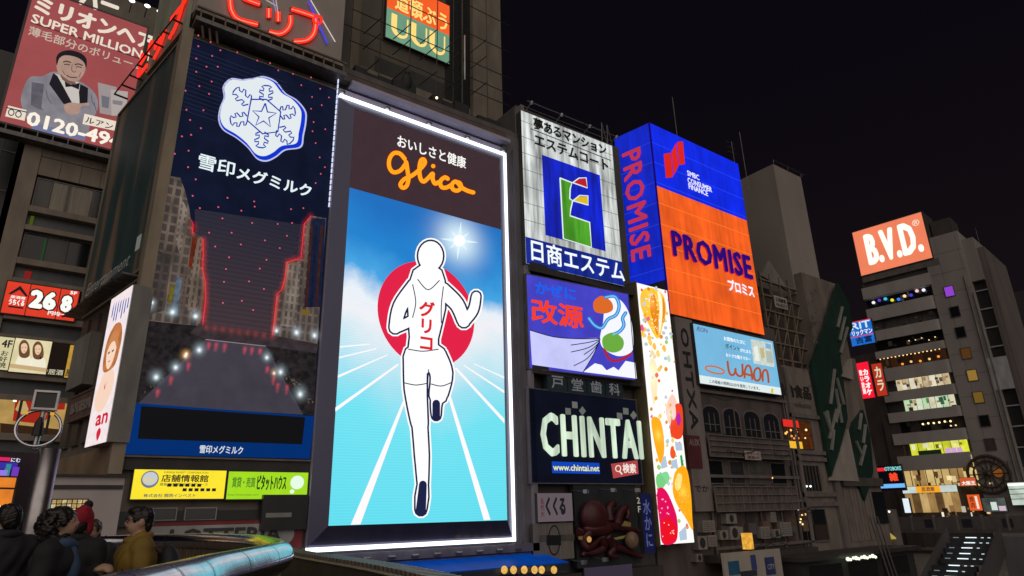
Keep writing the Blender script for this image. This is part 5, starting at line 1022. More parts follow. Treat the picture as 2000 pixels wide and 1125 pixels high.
# ------------------------------------------------------------------ beige building with the lit window
bb = thing('food_company_building', 'dim beige building with lit restaurant window right of the light blue billboard', 'building', (46, 30, -3.3)); B1 = Pl(0, 26.1)
quadbox([(44.1, 26.1), (49.0, 26.1), (49.0, 40), (44.1, 40)], -3.3, 11.5, D((.21, .175, .155), .75, 0, .3, 1)).build('wall', bb)
X1 = lambda x, y: (1480+x/3.125, 640+y/3.125); z1 = lambda x, y: B1.hit(*X1(x, y))[1]
tpx('島治食品', bb, B1, X1(120, 335), X1(322, 355), X1(322, 432), X1(122, 415), .08, D((.03, .026, .025)), bold=.05, depth=.05); tpx('Products', bb, B1, X1(190, 445), X1(326, 460), X1(326, 490), X1(190, 480), .06, D((.12, .09, .07)), bold=.03)
for y, mat in ((540, OWL), (760, OWL), (800, OWL), (1020, OWL), (1080, OWL)): z = z1(260, y); MB().box(B1, 44.1, 48.9, z-.14, z+.14, 0, .2, mat).build('string_course', bb)
MB().box(B1, 48.2, 48.9, -3, 11.3, 0, .25, OWL).build('pilaster', bb); MB().box(B1, 44.1, 44.5, -3, 11.3, 0, .15, OWL).build('pilaster', bb)
r = B1.rect(X1(155, 548), X1(325, 580), X1(338, 745), X1(180, 738), .05); w = window(bb, B1, r[0], r[1], r[2], r[3], .05, STEEL_D, [E((60, 26, 14), .7, False, .6, 3), E((92, 46, 18), .7, False, .6, 3)], 2, 2, .06)
for q, c, k in (((156, 560, 246, 608), (214, 44, 36), 1.1), ((182, 690, 270, 738), (230, 178, 50), 1.1), ((262, 700, 270, 730), (220, 90, 50), .9), ((184, 692, 206, 736), (200, 60, 40), 1.0)):
    a = B1.rect(X1(q[0], q[1]), X1(q[2], q[1]+8), X1(q[2], q[3]), X1(q[0], q[3]-4), .1); MB().box(B1, a[0], a[1], a[2], a[3], .08, .13+.01*k, E(c, k)).build('lit_sign', bb)
random.seed(9)
for i in range(12):
    m = MB(); m.ball(B1.pt(*B1.hit(*X1(random.uniform(170, 325), random.uniform(610, 680)), .12), .12), random.uniform(.04, .09), E(random.choice([(255, 190, 90), (255, 225, 160), (230, 140, 60)]), 1.4), 8, 6); m.build('pendant_lamp', bb, True)
r = B1.rect(X1(205, 830), X1(370, 850), X1(385, 1000), X1(225, 990), .05); MB().box(B1, r[0], r[1], r[2], r[3], 0, .04, GLS).build('dark_window', bb)
for i in range(9): a = r[0]+(r[1]-r[0])*i/8; MB().box(B1, a-.04, a+.04, r[2], r[3], .05, .12, D((.10, .085, .08))).build('window_bar', bb)
for i in range(2): m = MB(); m.ball(B1.pt(*B1.hit(*X1(298+i*24, 968), .15), .15), .07, E((235, 245, 245), 2.2)); m.build('small_lamp', bb, True)
r = B1.rect(Za(1170, 75), Za(1490, 75), Za(1520, 455), Za(1210, 470), .1); window(bb, B1, r[0], r[1], r[2], r[3], .1, OWL, [GLS, D((.06, .045, .04), .3), D((.09, .06, .045), .4), GLS], 2, 2, .08)
for i, (x, y) in enumerate(((1172, 86), (1215, 150), (1255, 145), (1200, 200), (1222, 258), (1195, 235))):
    m = MB(); m.ball(B1.pt(*B1.hit(*Za(x, y), .25), .25), .06, E((255, 215, 150) if i else (245, 250, 250), 1.6), 8, 6); m.build('bulb', bb, True)
# scaffold with plate above it
sf = thing('roof_scaffold', 'dark rusty roof scaffold right of the orange sign face', 'scaffold', (46, 27, 11.5)); Zt = lambda x, y: (1420+x/2.68, 280+y/2.68); B2 = Pl(0, 27)
quadbox([(44.2, 28.2), (49.9, 28.2), (49.9, 36), (44.2, 36)], 11.5, 18.6, D((.09, .075, .07))).build('backing_wall', sf)
for i in range(6): MB().box(B2, 44.4, 49.9, 12.2+i*1.25, 12.32+i*1.25, -.1, .1, RUST).build('ledger', sf)
for i in range(5): MB().box(B2, 44.5+i*1.3, 44.62+i*1.3, 11.5, 19.2, -.1, .08, RUST).build('upright', sf)
for i in range(8):
    m = MB(); a = 44.6+(i % 4)*1.3; z = 12.3+(i//4)*2.5; m.tube([B2.pt(a, z), B2.pt(a+1.2, z+2.3)], .05, RUST, 5); m.build('brace', sf)
m = MB(); q = [B2.hit(*Zt(*p)) for p in ((178, 690), (220, 612), (322, 770), (200, 720))]; m.prism(B2, q[:3], -.2, 0, D((.24, .21, .19))); m.build('gable', sf)
t, rr = board('small_plate', 'small white plate on the rusty roof scaffold', 'sign', B2, (Zt(245, 795), Zt(312, 812), Zt(318, 872), Zt(252, 855)), .3, .05, D((.42, .39, .36), .6), RUST)
text('広告募集', t, B2, sub(rr, .1, .9, .5, .85), .31, BK, bold=.05); text('06-6211', t, B2, sub(rr, .1, .9, .12, .4), .31, BK, bold=.05)
# pale tower behind
tw_ = thing('blank_tower', 'plain pale windowless tower against the night sky', 'building', (51.6, 29, 0)); TWP = D((.30, .265, .24), .8, 0, .12, .5)
T0 = Pl(0, 27.0); tr_ = T0.rect((1508, 320), (1564, 346), (1610, 592), (1556, 573))
quadbox([(tr_[0], 27), (tr_[1], 27), (tr_[1]-.1, 31), (tr_[0]+.1, 31)], tr_[2], tr_[3], TWP).build('wall', tw_)
quadbox([(tr_[0]+.2, 27.2), (tr_[1]-.2, 27.2), (tr_[1]-.2, 31), (tr_[0]+.2, 31)], -3.3, tr_[2], D((.03, .028, .027))).build('stem', tw_)
m = MB(); zz = tr_[3]+.35; m.tube([(tr_[0]-.1, 26.9, zz), (tr_[1]+.5, 26.9, zz), (tr_[1]+.5, 30.5, zz)], .04, STEEL_D, 5); m.build('roof_rail', tw_)
for i in range(3): m = MB(); m.tube([(tr_[0]+i*2.2, 26.95, tr_[3]), (tr_[0]+i*2.2, 26.9, zz)], .03, STEEL_D, 5); m.build('rail_post', tw_)
# zigzag green building
gn = thing('zigzag_building', 'beige building with dark green zigzag panels and pale strokes', 'building', (54, 30, -3.3)); B3 = Pl(0, 26.0); GW = D((.19, .155, .135), .75, 0, .3, 1.2)
quadbox([(49.1, 26.0), (55.2, 26.0), (55.2, 40), (49.1, 40)], -3.3, 13.2, GW).build('wall', gn); quadbox([(49.6, 26.3), (55.1, 26.3), (55.1, 40), (49.6, 40)], 13.2, 19.9, GW).build('upper_wall', gn)
DG = D((.008, .036, .026), .5, 0, .3, 2); ST = D((.2, .2, .18), .6)
for pts in (((1637, 552), (1612, 640), (1585, 712), (1608, 830), (1624, 930), (1640, 880), (1656, 818), (1648, 745), (1641, 690), (1666, 640), (1658, 590)), ((1686, 800), (1668, 825), (1661, 850), (1676, 940), (1690, 978), (1706, 920), (1700, 850))):
    m = MB(); m.prism(B3, [B3.hit(*p, .25) for p in pts], 0, .25, DG); m.build('green_panel', gn)
for pts in (((1657, 838), (1626, 938), (1678, 940)), ((1664, 700), (1645, 735), (1668, 742))):
    m = MB(); m.prism(B3, [B3.hit(*p, .35) for p in pts], .0, .35, D((.33, .29, .26), .7, 0, .2, 2)); m.build('pale_triangle', gn)
for a, b in (((1630, 722), (1622, 790)), ((1634, 738), (1648, 790)), ((1615, 802), (1620, 830)), ((1640, 790), (1632, 826)), ((1634, 800), (1620, 858)), ((1628, 840), (1624, 880)), ((1645, 600), (1636, 640)), ((1650, 620), (1640, 665)), ((1655, 640), (1642, 690)), ((1682, 808), (1678, 840)), ((1690, 830), (1686, 866)), ((1672, 862), (1684, 890)), ((1690, 870), (1680, 910)), ((1632, 760), (1644, 826)), ((1610, 805), (1624, 845))):
    m = MB(); m.tube([B3.pt(*B3.hit(*q, .33), .33) for q in (a, b)], .13, ST, 6); m.build('pale_stroke', gn)
m = MB(); random.seed(5)
for i in range(70):
    x = 1590+random.gauss(0, 10); y = 645+random.gauss(0, 42); m.px(B3, [(x+random.uniform(-6, 6), y+random.uniform(-6, 6)) for _ in range(3)], -.28+.31+i*.0008, D((.10, .085, .07)))
m.build('wall_graphic', gn, kind='stuff')
MB().box(B3, 49.2, 55.1, 3.0, 3.6, 0, .3, D((.09, .075, .07))).build('ledge', gn); MB().box(B3, 53.4, 55.2, .3, 2.6, 0, .1, GLS).build('lower_window', gn)
for i in range(5): MB().box(B3, 49.3+i*.95, 50.1+i*.95, -.8, 2.8, 0, .05, D((.2, .165, .145), .7, 0, .3, 2)).build('stone_panel', gn)

# ------------------------------------------------------------------ tower with the orange underwear sign
BV = Pl(90, 39.37, math.atan2(-8.77, .95))
bv = thing('balcony_tower', 'dim concrete tower with rounded balcony bands under the orange rooftop sign', 'building', BV.pt(6, -3.3, -6))
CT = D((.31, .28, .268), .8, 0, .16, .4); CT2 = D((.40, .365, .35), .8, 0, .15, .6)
Zb = lambda x, y: (1640+x/3.5167, 400+y/3.5167); Zc = lambda x, y: (1640+x/4.1667, 690+y/4.1667)
se = BV.hit(1920, 640)[0]; sg_ = BV.hit(1947, 640)[0]; sb_ = BV.hit(1963, 640)[0]; ztop = BV.hit(1862, 452)[1]; sm_ = BV.hit(1835, 600)[0]
def slab(s0, s1, t0, t1, d0, d1, mat, nm): return MB().box(BV, s0, s1, t0, t1, d0, d1, mat).build(nm, bv)
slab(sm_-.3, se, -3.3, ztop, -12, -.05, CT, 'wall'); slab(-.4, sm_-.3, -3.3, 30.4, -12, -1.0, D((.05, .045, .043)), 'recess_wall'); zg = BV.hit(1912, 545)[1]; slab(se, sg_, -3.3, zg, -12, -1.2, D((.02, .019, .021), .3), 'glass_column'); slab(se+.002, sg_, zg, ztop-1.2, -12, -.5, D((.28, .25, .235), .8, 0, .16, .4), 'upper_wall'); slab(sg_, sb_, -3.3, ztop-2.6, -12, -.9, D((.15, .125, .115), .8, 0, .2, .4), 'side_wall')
rows = [(1735, 585), (1755, 627), (1765, 667), (1775, 702), (1780, 749), (1790, 790), (1795, 832), (1800, 877)]
zr = [BV.hit(*p)[1] for p in rows]
for k, z in enumerate(zr):
    zn = zr[k+1] if k+1 < len(zr) else z-3.2; t0, t1 = zn+.7, z-.7
    # parapet with its rounded end
    P_ = [(-.3, 0.0)]+[(sm_-.9+math.sin(a)*.9, .0-(1-math.cos(a))*1.2) for a in [i*math.pi/12 for i in range(7)]]
    m = MB(); n_ = len(P_); vsx = [BV.pt(a, t1, d) for a, d in P_]+[BV.pt(a, t0, d) for a, d in P_]
    m.raw(vsx, [(i, i+1, n_+i+1, n_+i) for i in range(n_-1)], CT2); m.raw([BV.pt(-.3, t1, 0), BV.pt(sm_, t1, -1.2), BV.pt(-.3, t1, -1.2)], [(0, 1, 2)], CT2); m.build('balcony_parapet', bv)
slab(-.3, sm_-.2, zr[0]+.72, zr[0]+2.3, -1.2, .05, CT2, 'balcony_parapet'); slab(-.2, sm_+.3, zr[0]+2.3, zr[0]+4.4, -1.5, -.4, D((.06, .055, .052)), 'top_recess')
# window bands: what shows in each storey
def cells(z, n, s0, s1, pal, h=.8, d=-.85, k=1.0):
    for i in range(n):
        a0 = s0+(s1-s0)*i/n; a1 = s0+(s1-s0)*(i+1)/n-.07; slab(a0, a1, z-h, z+h, d-.05, d+.02*(i % 2), pal[i % len(pal)], 'window')
def bulbs(z, n, s0, s1, c, k, r_=.1, jit=.0):
    for i in range(n):
        m = MB(); m.ball(BV.pt(s0+(s1-s0)*(i+.5)/n, z+random.uniform(-jit, jit), -.5), r_, E(c[i % len(c)], k), 6, 4); m.build('lamp', bv)
random.seed(12)
cells(zr[0], 7, -.2, sm_-.6, [GLS]); bulbs(zr[0]+.2, 9, .3, sm_-1, [(240, 240, 250), (90, 60, 180), (60, 190, 230), (230, 220, 60), (50, 120, 240), (250, 220, 170), (70, 60, 200), (240, 200, 200)], 1.1, .22, .35)
cells(zr[1], 5, -.2, sm_-.8, [D((.09, .08, .075), .5)]); cells(zr[2], 7, -.2, sm_-.6, [GLS]); bulbs(zr[2], 5, 3.5, sm_-1, [(255, 210, 140)], 1.3, .08, .4)
cells(zr[3], 6, -.2, sm_-.6, [E((46, 28, 16), .6), E((62, 36, 20), .6)]); bulbs(zr[3]+.75, 16, -.2, sm_-1, [(255, 214, 140)], 1.6, .09, .03); bulbs(zr[3]-.2, 5, 2, sm_-1, [(255, 150, 60), (240, 190, 120)], 1.2, .16, .2)
W5 = [E((222, 206, 166), .95, False, .2, 1.2), E((206, 188, 150), .9, False, .25, 1.2), E((230, 222, 196), 1.0, False, .2, 1.2)]; cells(zr[4], 8, 1.2, sm_-.9, W5)
cells(zr[5], 8, 1.6, sm_-.9, [E((196, 220, 178), .95, False, .2, 1.2), E((222, 216, 184), .95, False, .25, 1.2), E((206, 222, 190), 1.0, False, .2, 1.2)])
cells(zr[6], 6, .5, sm_-.6, [GLS, D((.04, .035, .03))]); bulbs(zr[6]+.25, 6, 3.0, sm_-1.6, [(255, 222, 160)], 1.8, .13, .03); bulbs(zr[6]-.3, 2, 6.0, sm_-1.2, [(255, 215, 150)], 1.4, .1)
cells(zr[7], 7, 1.2, sm_-.7, [E((222, 226, 60), 1.0, False, .3, 1.5), E((200, 206, 50), 1.0, False, .3, 1.5), E((236, 236, 120), 1.0, False, .3, 1.5)]); cells(zr[7]-.42, 3, 5.0, sm_-1.4, [E((216, 170, 220), .9)], .34, -.78); cells(zr[7]-.45, 1, 2.0, 4.6, [E((24, 40, 18), .7)], .3, -.78)
# posters, goods and people-sized clutter behind the panes
def clutter(z, s0, s1, n, pal, h=.8, seed=1, d=-.72):
    rnd = random.Random(seed)
    for i in range(n):
        a = rnd.uniform(s0, s1-.3); w_ = rnd.uniform(.12, .5); b = rnd.uniform(z-h, z+h*.4); hh = rnd.uniform(.15, .7); slab(a, a+w_, b, min(z+h*.95, b+hh), d-.04, d+rnd.uniform(0, .05), E(rnd.choice(pal), rnd.uniform(.5, 1.0)), 'window_poster')
PALW = [(120, 90, 70), (90, 80, 76), (246, 240, 222), (160, 120, 80), (60, 52, 48), (190, 160, 120)]
clutter(zr[4], 1.2, sm_-.9, 16, PALW, .75, 1); clutter(zr[5], 1.6, sm_-.9, 16, PALW+[(90, 160, 90), (60, 110, 80)], .75, 2); clutter(zr[7]+.3, 1.3, sm_-.8, 8, [(240, 240, 190), (250, 250, 240), (120, 120, 30)], .4, 3)
clutter(zr[7]-3.4, 1.0, sm_+1.0, 22, [(90, 62, 36), (250, 226, 170), (60, 40, 26), (220, 170, 90), (140, 104, 60)], 1.5, 4, -.02); clutter(zr[7]-7.6, 1.0, sm_+.2, 26, [(60, 44, 30), (240, 205, 150), (40, 30, 22), (150, 110, 70), (250, 240, 220)], 1.3, 5, -.02)
for k, z in enumerate(zr):
    if k not in (4, 5, 7): clutter(z, 0, sm_-1, 7, [(40, 34, 30), (28, 25, 24), (70, 58, 46), (18, 17, 18)], .75, 20+k)
# big lit floor and street front
for (q, pal, n, lab) in (((1760, 922, 1905, 948), [E((206, 176, 112), .95, False, .2, .7), E((170, 136, 82), .9, False, .3, .7), E((222, 194, 128), 1.0, False, .2, .7)], 6, 'u'), ((1770, 975, 1872, 1000), [E((176, 138, 84), .85, False, .35, .7), E((110, 82, 50), .8, False, .4, .7), E((206, 172, 114), .9, False, .3, .7)], 7, 'l')):
    a0, z_a = BV.hit(q[0], q[1]+8); a1, z_b = BV.hit(q[2], q[1]-8); c0 = BV.hit((q[0]+q[2])/2, q[1])[1]; h = 1.75 if lab == 'u' else 1.5
    for i in range(n): slab(a0+(a1-a0)*i/n, a0+(a1-a0)*(i+1)/n-.1, c0-h, c0+h, -.6, -.1+.02*(i % 2), pal[i % 3], 'shop_window')
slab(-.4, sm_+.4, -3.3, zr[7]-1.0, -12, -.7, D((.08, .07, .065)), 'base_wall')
for i in range(13): s_ = .8+i*.85; slab(s_, s_+.07, zr[7]-5.3, zr[7]-2.0, -.1, -.02, D((.06, .045, .035)), 'window_post')
# small square windows down the plain wall
for i, (x, y) in enumerate(((1854, 569), (1865, 609), (1876, 649), (1887, 690), (1899, 733), (1911, 776), (1923, 822), (1934, 868))):
    s_, t_ = BV.hit(x, y); mt_ = [E((150, 70, 210), .9), GLS, GLS, E((90, 56, 24), .8), E((150, 116, 50), .9), E((120, 92, 36), .8), GLS, D((.07, .06, .055), .4)][i]
    window(bv, BV, s_-.55, s_+.55, t_-.7, t_+.7, 0, D((.10, .085, .08)), mt_, 1, 1, .08)
for i in range(11):
    z = zg-1.2-i*2.35; slab(se, sg_, z-.07, z+.08, -1.2, -.95, D((.33, .32, .33), .5), 'column_slab')
MB().box(BV, se-.4, se+1.5, BV.hit(1945, 730)[1]-1.9, BV.hit(1945, 730)[1]+1.9, .0, .1, D((.42, .43, .46), .7)).build('banner', bv)
for i in range(13):
    z = ztop-2.4-i*2.6; slab(sm_-.25, se-.02, z-.03, z+.03, -.06, -.035, D((.2, .18, .17)), 'wall_joint')
for i in range(3): slab(sm_+1.2+i*2.3, sm_+1.24+i*2.3, -3, ztop-.3, -.06, -.03, D((.22, .2, .19)), 'wall_joint')
for a, z0, z1 in ((sm_+3.9, 2, 26), (se-.5, -3, ztop-6)): m = MB(); m.tube([BV.pt(a, z0, .12), BV.pt(a, z1, .12)], .1, D((.24, .22, .2), .6), 6); m.build('drain_pipe', bv)
# wheel ornament
wl = thing('wheel_ornament', 'large dark spoked wheel ornament on the plain tower wall', 'ornament', BV.pt(*BV.hit(1932, 926), .1)); c_s, c_t = BV.hit(1932, 926); RW = 2.05; WHM = D((.07, .045, .03), .5)
m = MB(); m.tube([BV.pt(c_s+math.cos(a*.2094)*RW, c_t+math.sin(a*.2094)*RW, .2) for a in range(30)], .16, WHM, 6, True); m.build('rim', wl); m = MB(); m.tube([BV.pt(c_s+math.cos(a*.2618)*RW*.72, c_t+math.sin(a*.2618)*RW*.72, .2) for a in range(24)], .1, WHM, 6, True); m.build('rim', wl)
for i in range(12): m = MB(); a = i*math.pi/6; m.tube([BV.pt(c_s+math.cos(a)*.2, c_t+math.sin(a)*.2, .2), BV.pt(c_s+math.cos(a)*RW, c_t+math.sin(a)*RW, .2)], .07, WHM, 5); m.build('spoke', wl)
m = MB(); m.ball(BV.pt(c_s, c_t, .25), .3, WHM, 10, 6); m.build('hub', wl, True); m = MB(); m.ball(BV.pt(c_s+.9, c_t+.1, .1), (.05, .5, .5), E((150, 84, 34), .7, False, .5, 2)); m.build('glow_lamp', wl, True)
# orange rooftop sign
bs, bsr = board('orange_rooftop_sign', 'orange lit rooftop sign with three white capitals and dots', 'billboard', BV, ((1664, 455), (1799, 414), (1821, 503), (1683, 539)), .1, 4.2, E((236, 128, 92), 1.05, True, .05, .4), D((.045, .035, .032)), .12, DARK)
text('B.V.D.', bs, BV, (BV.hit(*Zb(178, 300), .1)[0], BV.hit(*Zb(566, 240), .1)[0], BV.hit(*Zb(300, 395), .1)[1], BV.hit(*Zb(300, 168), .1)[1]), .16, E((252, 246, 232), 1.2), bold=.13, depth=.05, sp=1.12)
cq = BV.hit(*Zb(522, 124), .1); text('®', bs, BV, (cq[0]-.45, cq[0]+.45, cq[1]-.45, cq[1]+.45), .13, E((250, 225, 205), 1.0), bold=.04)
slab(bsr[0], bsr[1]+.6, bsr[2]-1.0, bsr[2]-.14, -4, .0, D((.16, .14, .135)), 'sign_base'); slab(bsr[1]+.3, bsr[1]+2.6, bsr[2]+1.5, bsr[3]-1.2, -5, -1.5, D((.06, .05, .048)), 'plant_room')
# signs on its left wing
wg = thing('dark_wing', 'dark brown wing building left of the balcony tower', 'building', BV.pt(-3, -3.3, -3)); MB().box(BV, -4.2, -.5, -3.3, BV.hit(1690, 690)[1], -10, -.6, D((.06, .045, .042))).build('wall', wg); MB().box(BV, -1.2, .6, -3.3, 12, -6, -.3, D((.07, .055, .05))).build('wall', wg)
SGN = Pl(80, 37.5, math.atan2(-8.77, .95))
def vsign(name, lab, quad, mat, d=0): return board(name, lab, 'sign', SGN, quad, d, .4, mat, DARK, .05, DARK)
t, rr = vsign('blue_shop_sign', 'small blue lit sign with white letters left of the balcony tower', ((1656, 630), (1702, 622), (1708, 668), (1664, 678)), E((30, 110, 205), 1.0, False, .2, 2))
text('RIT', t, SGN, sub(rr, .12, .95, .66, .95), .03, E((205, 225, 235), 1.1), bold=.1); text('リックマン', t, SGN, sub(rr, .1, .98, .4, .62), .03, WHT, bold=.08); text('吉富', t, SGN, sub(rr, .2, .9, .06, .33), .03, E((16, 40, 90)), bold=.12); MB().box(SGN, *sub(rr, 0, 1, .35, .38), .0, .03, E((230, 60, 40))).build('rule', t); MB().box(SGN, *sub(rr, 0, 1, .97, 1.0), .0, .035, E((230, 40, 50))).build('rule', t)
t, rr = vsign('karaoke_sign', 'bright red vertical karaoke sign with white letters', ((1671, 710), (1695, 706), (1709, 775), (1686, 780)), E((240, 24, 50), 1.1, True, .05, 2)); text('カ\nラ\nオ\nケ', t, SGN, sub(rr, .42, .88, .08, .8), .03, E((255, 235, 235), 1.2), bold=.16); text('歌\nい\n放\n題', t, SGN, sub(rr, .12, .4, .12, .8), .03, E((255, 225, 225), 1.1), bold=.1)
t, rr = vsign('orange_vertical_sign', 'dim orange red vertical sign beside the bright karaoke sign', ((1702, 712), (1722, 708), (1732, 770), (1714, 776)), E((186, 52, 30), .9)); text('カ\nラ', t, SGN, sub(rr, .2, .85, .15, .9), .03, E((220, 214, 180)), bold=.08)
t, rr = vsign('pharmacy_neon', 'blue and red neon shop sign at the foot of the dark wing', ((1706, 912), (1760, 906), (1768, 956), (1716, 960)), E((14, 12, 20), .7))
MB().box(SGN, *sub(rr, .1, 1, .1, .26), 0, .05, E((110, 180, 240), 1.1)).build('blue_tube', t); MB().box(SGN, *sub(rr, 0, .4, .78, .92), 0, .05, E((226, 40, 50), 1.1)).build('red_tube', t); text('OTOBOKE', t, SGN, sub(rr, .4, 1, .78, .94), .06, E((140, 220, 220), 1.0), bold=.1); text('雑', t, SGN, sub(rr, .5, .82, .36, .7), .05, E((240, 70, 40), 1.1), bold=.14)
t, rr = vsign('white_banner', 'narrow white lit banner by the street front of the balcony tower', ((1762, 974), (1774, 973), (1780, 1001), (1768, 1002)), E((220, 232, 240), 1.1))
SG2 = Pl(88.6, 39.3, math.atan2(-8.77, .95))
def s2(name, lab, quad, mat): return board(name, lab, 'sign', SG2, quad, 0, .3, mat, DARK, .04, DARK)
t, rr = s2('orange_shop_fascia', 'amber and white lit fascia over the street shops of the balcony tower', ((1762, 952), (1868, 946), (1870, 958), (1764, 966)), E((206, 220, 216), .95, False, .2, 1)); MB().box(SG2, *sub(rr, .26, .7, 0, 1), 0, .04, E((240, 166, 40), 1.05)).build('amber_panel', t); text('居酒屋', t, SG2, sub(rr, .36, .6, .2, .85), .05, E((90, 30, 60)), bold=.06)
t, rr = s2('red_fascia', 'red and white shop fascia left of the wheel ornament', ((1874, 934), (1905, 932), (1907, 948), (1876, 950)), E((206, 92, 50), .95)); text('大阪王', t, SG2, sub(rr, .1, .95, .1, .6), .02, WHT, bold=.1)
t, rr = s2('orange_standing_sign', 'orange standing sign with white stripe by the street corner', ((1889, 968), (1912, 964), (1919, 994), (1895, 1000)), E((228, 92, 38), 1.0)); MB().box(SG2, *sub(rr, .6, .78, .1, .9), 0, .03, E((240, 225, 210))).build('stripe', t); text('焼\n肉', t, SG2, sub(rr, .15, .5, .15, .9), .03, E((90, 40, 30)), bold=.05)
t, rr = s2('lit_doorway', 'pale lit shop doorway under the wheel ornament', ((1916, 975), (1962, 970), (1968, 998), (1924, 1000)), E((86, 92, 88), .8, False, .5, 1)); MB().box(SG2, *sub(rr, .35, .6, .1, .7), 0, .04, E((205, 220, 214), 1.0)).build('poster', t); MB().box(SG2, *sub(rr, .66, .95, .05, .4), 0, .04, E((206, 180, 196), 1.0)).build('poster', t)
t, rr = s2('convenience_front', 'white and green lit shop front at the right picture edge', ((1968, 944), (2020, 940), (2026, 984), (1978, 988)), E((196, 210, 196), 1.0, True, .3, .8))
for i in range(3): MB().box(SG2, *sub(rr, 0, 1, .25+.22*i, .28+.22*i), 0, .05, D((.05, .05, .05))).build('shelf_line', t)
MB().box(SG2, *sub(rr, 0, 1, .86, .96), 0, .06, E((240, 248, 240), 1.3)).build('fascia', t)
# far building at the edge
fb = thing('dark_building', 'dark building with a few lit windows at the right edge', 'building', (120, 30, -3.3)); FB = Pl(112, 32, math.atan2(-8.77, .95)); MB().box(FB, FB.hit(1958, 640)[0], 30, -3.3, FB.hit(1960, 575)[1], -12, 0, D((.035, .03, .032))).build('wall', fb)
for i, (x, y, c) in enumerate(((1954, 592, (190, 170, 90)), (1965, 632, (200, 215, 215)), (1978, 672, (226, 150, 130)), (1991, 713, (200, 220, 220)), (1990, 714, (220, 220, 210)), (1999, 760, (220, 190, 110)), (1978, 612, (70, 72, 60)))):
    s_, t_ = FB.hit(x, y, .05); MB().box(FB, s_-.35, s_+.35, t_-1.1, t_+1.1, 0, .06, E(c, .9)).build('window', fb)

# ------------------------------------------------------------------ low right: hoarding, stalls, stairs, far bridge
H0 = Pl(0, 24)
hr = H0.rect((1413, 1080), (1525, 1072), (1532, 1150), (1420, 1160)); ho = thing('white_hoarding', 'dim white hoarding with blue posters on the promenade', 'hoarding', H0.pt(34.5, -3.3)); MB().box(H0, hr[0], hr[1], -3.3, hr[3], -.15, 0, D((.42, .38, .33), .7, 0, .15, 1)).build('panel', ho)
for q, c in (((372, 680, 498, 840), (.03, .13, .26)), ((630, 610, 690, 780), (.05, .07, .22)), ((795, 635, 905, 840), (.045, .06, .18)), ((510, 790, 700, 860), (.05, .04, .07))):
    a = H0.rect(Za(q[0], q[1]), Za(q[2], q[1]), Za(q[2], q[3]), Za(q[0], q[3]), .02); MB().box(H0, a[0], a[1], a[2], a[3], 0, .02+.003*(q[0] % 3), D(c, .5)).build('poster', ho)
text('CITY', ho, H0, H0.rect(Za(815, 720), Za(895, 710), Za(900, 770), Za(820, 780), .04), .04, D((.45, .45, .5)), bold=.06)
m = MB(); b = H0.pt(*H0.hit(*Za(600, 545), .0), 0); m.box(Pl(b.x, b.y), -.24, .24, b.z, b.z+.85, -.2, .2, E((226, 166, 62), 1.1, True, .4, 4)); o = m.build('lantern_box'); tag(o, 'glowing amber lantern box standing over the white hoarding', 'lantern')
st = thing('dark_stall', 'dark riverside stall roof with string lights right of the white hoarding', 'stall', (44, 24, -3.3)); quadbox([(38.0, 23.4), (52.5, 23.4), (52.5, 25.4), (38.0, 25.4)], -3.3, -1.4, D((.03, .028, .03), .6)).build('body', st); quadbox([(37.8, 23.0), (53, 23.0), (53, 25.6), (37.8, 25.6)], -1.4, -1.15, D((.045, .04, .042), .5)).build('roof', st)
for i in range(3): MB().box(Pl(0, 23.4), 39+i*4.4, 42.6+i*4.4, -3.1, -1.7, 0, .04, GLASS((.02, .02, .022), .1)).build('window', st)
for i in range(3): m = MB(); m.tube([(47.5+i*.5, 22.9, -3.2), (46.3+i*.5, 22.9, .9)], .05, D((.12, .11, .11), .5), 6); m.build('pole', st)
for i in range(11):
    p = H0.hit(1656+i*5.4, 1092-i*.55+1.5*math.sin(i*2), 1.2); m = MB(); m.ball(H0.pt(*p, 1.2), .09+.03*(i % 3 == 0), E((226, 240, 205), 1.7), 8, 6); m.build('bulb', st, True)
bt_ = thing('ticket_booth', 'small lit booth with yellow canopy at the far bridge', 'booth', (66, 32, -3.3)); BO = Pl(66, 33.2, math.atan2(-8.77, .95))
r = BO.rect((1690, 1001), (1730, 1003), (1738, 1040), (1696, 1040)); MB().box(BO, r[0]-.3, r[1]+.3, -3.3, r[3]+.3, -2, -.05, D((.16, .14, .13))).build('body', bt_); MB().box(BO, r[0], r[1], r[2], r[3], -.05, 0, E((70, 76, 48), .8, False, .5, 2)).build('lit_window', bt_); a = sub(r, .2, .95, .42, .62); MB().box(BO, *a, 0, .05, E((238, 240, 232), 1.1)).build('sign_panel', bt_); a = sub(r, .25, .95, .32, .38); MB().box(BO, *a, 0, .05, E((214, 178, 60), 1.0)).build('sign_panel', bt_)
P_ = [BO.pt(*BO.hit(1706, 1041, .0), .1), BO.pt(*BO.hit(1738, 1040, 0), .1), BO.pt(*BO.hit(1750, 1050, 1.4), 1.4), BO.pt(*BO.hit(1712, 1052, 1.4), 1.4)]; m = MB(); m.raw(P_+[p-Vector((0, 0, .12)) for p in P_], BOXF, E((196, 172, 84), .75)); m.build('canopy', bt_)
for i in range(4): m = MB(); m.ball(BO.pt(r[0]+.4+i*.6, r[3]+.1, .15), .1, E((240, 245, 225), 1.8), 8, 6); m.build('bulb', bt_, True)
fbm = D((.13, .115, .11), .7, 0, .25, 1); FBR = Pl(78, 44, -math.pi/2)
fbr = thing('far_bridge', 'dark stone bridge with panelled parapet across the canal at right', 'bridge', (80, 20, -5)); quadbox([(78.05, -22), (86, -22), (86, 44), (78.05, 44)], -1.2, -.4, fbm).build('deck', fbr)
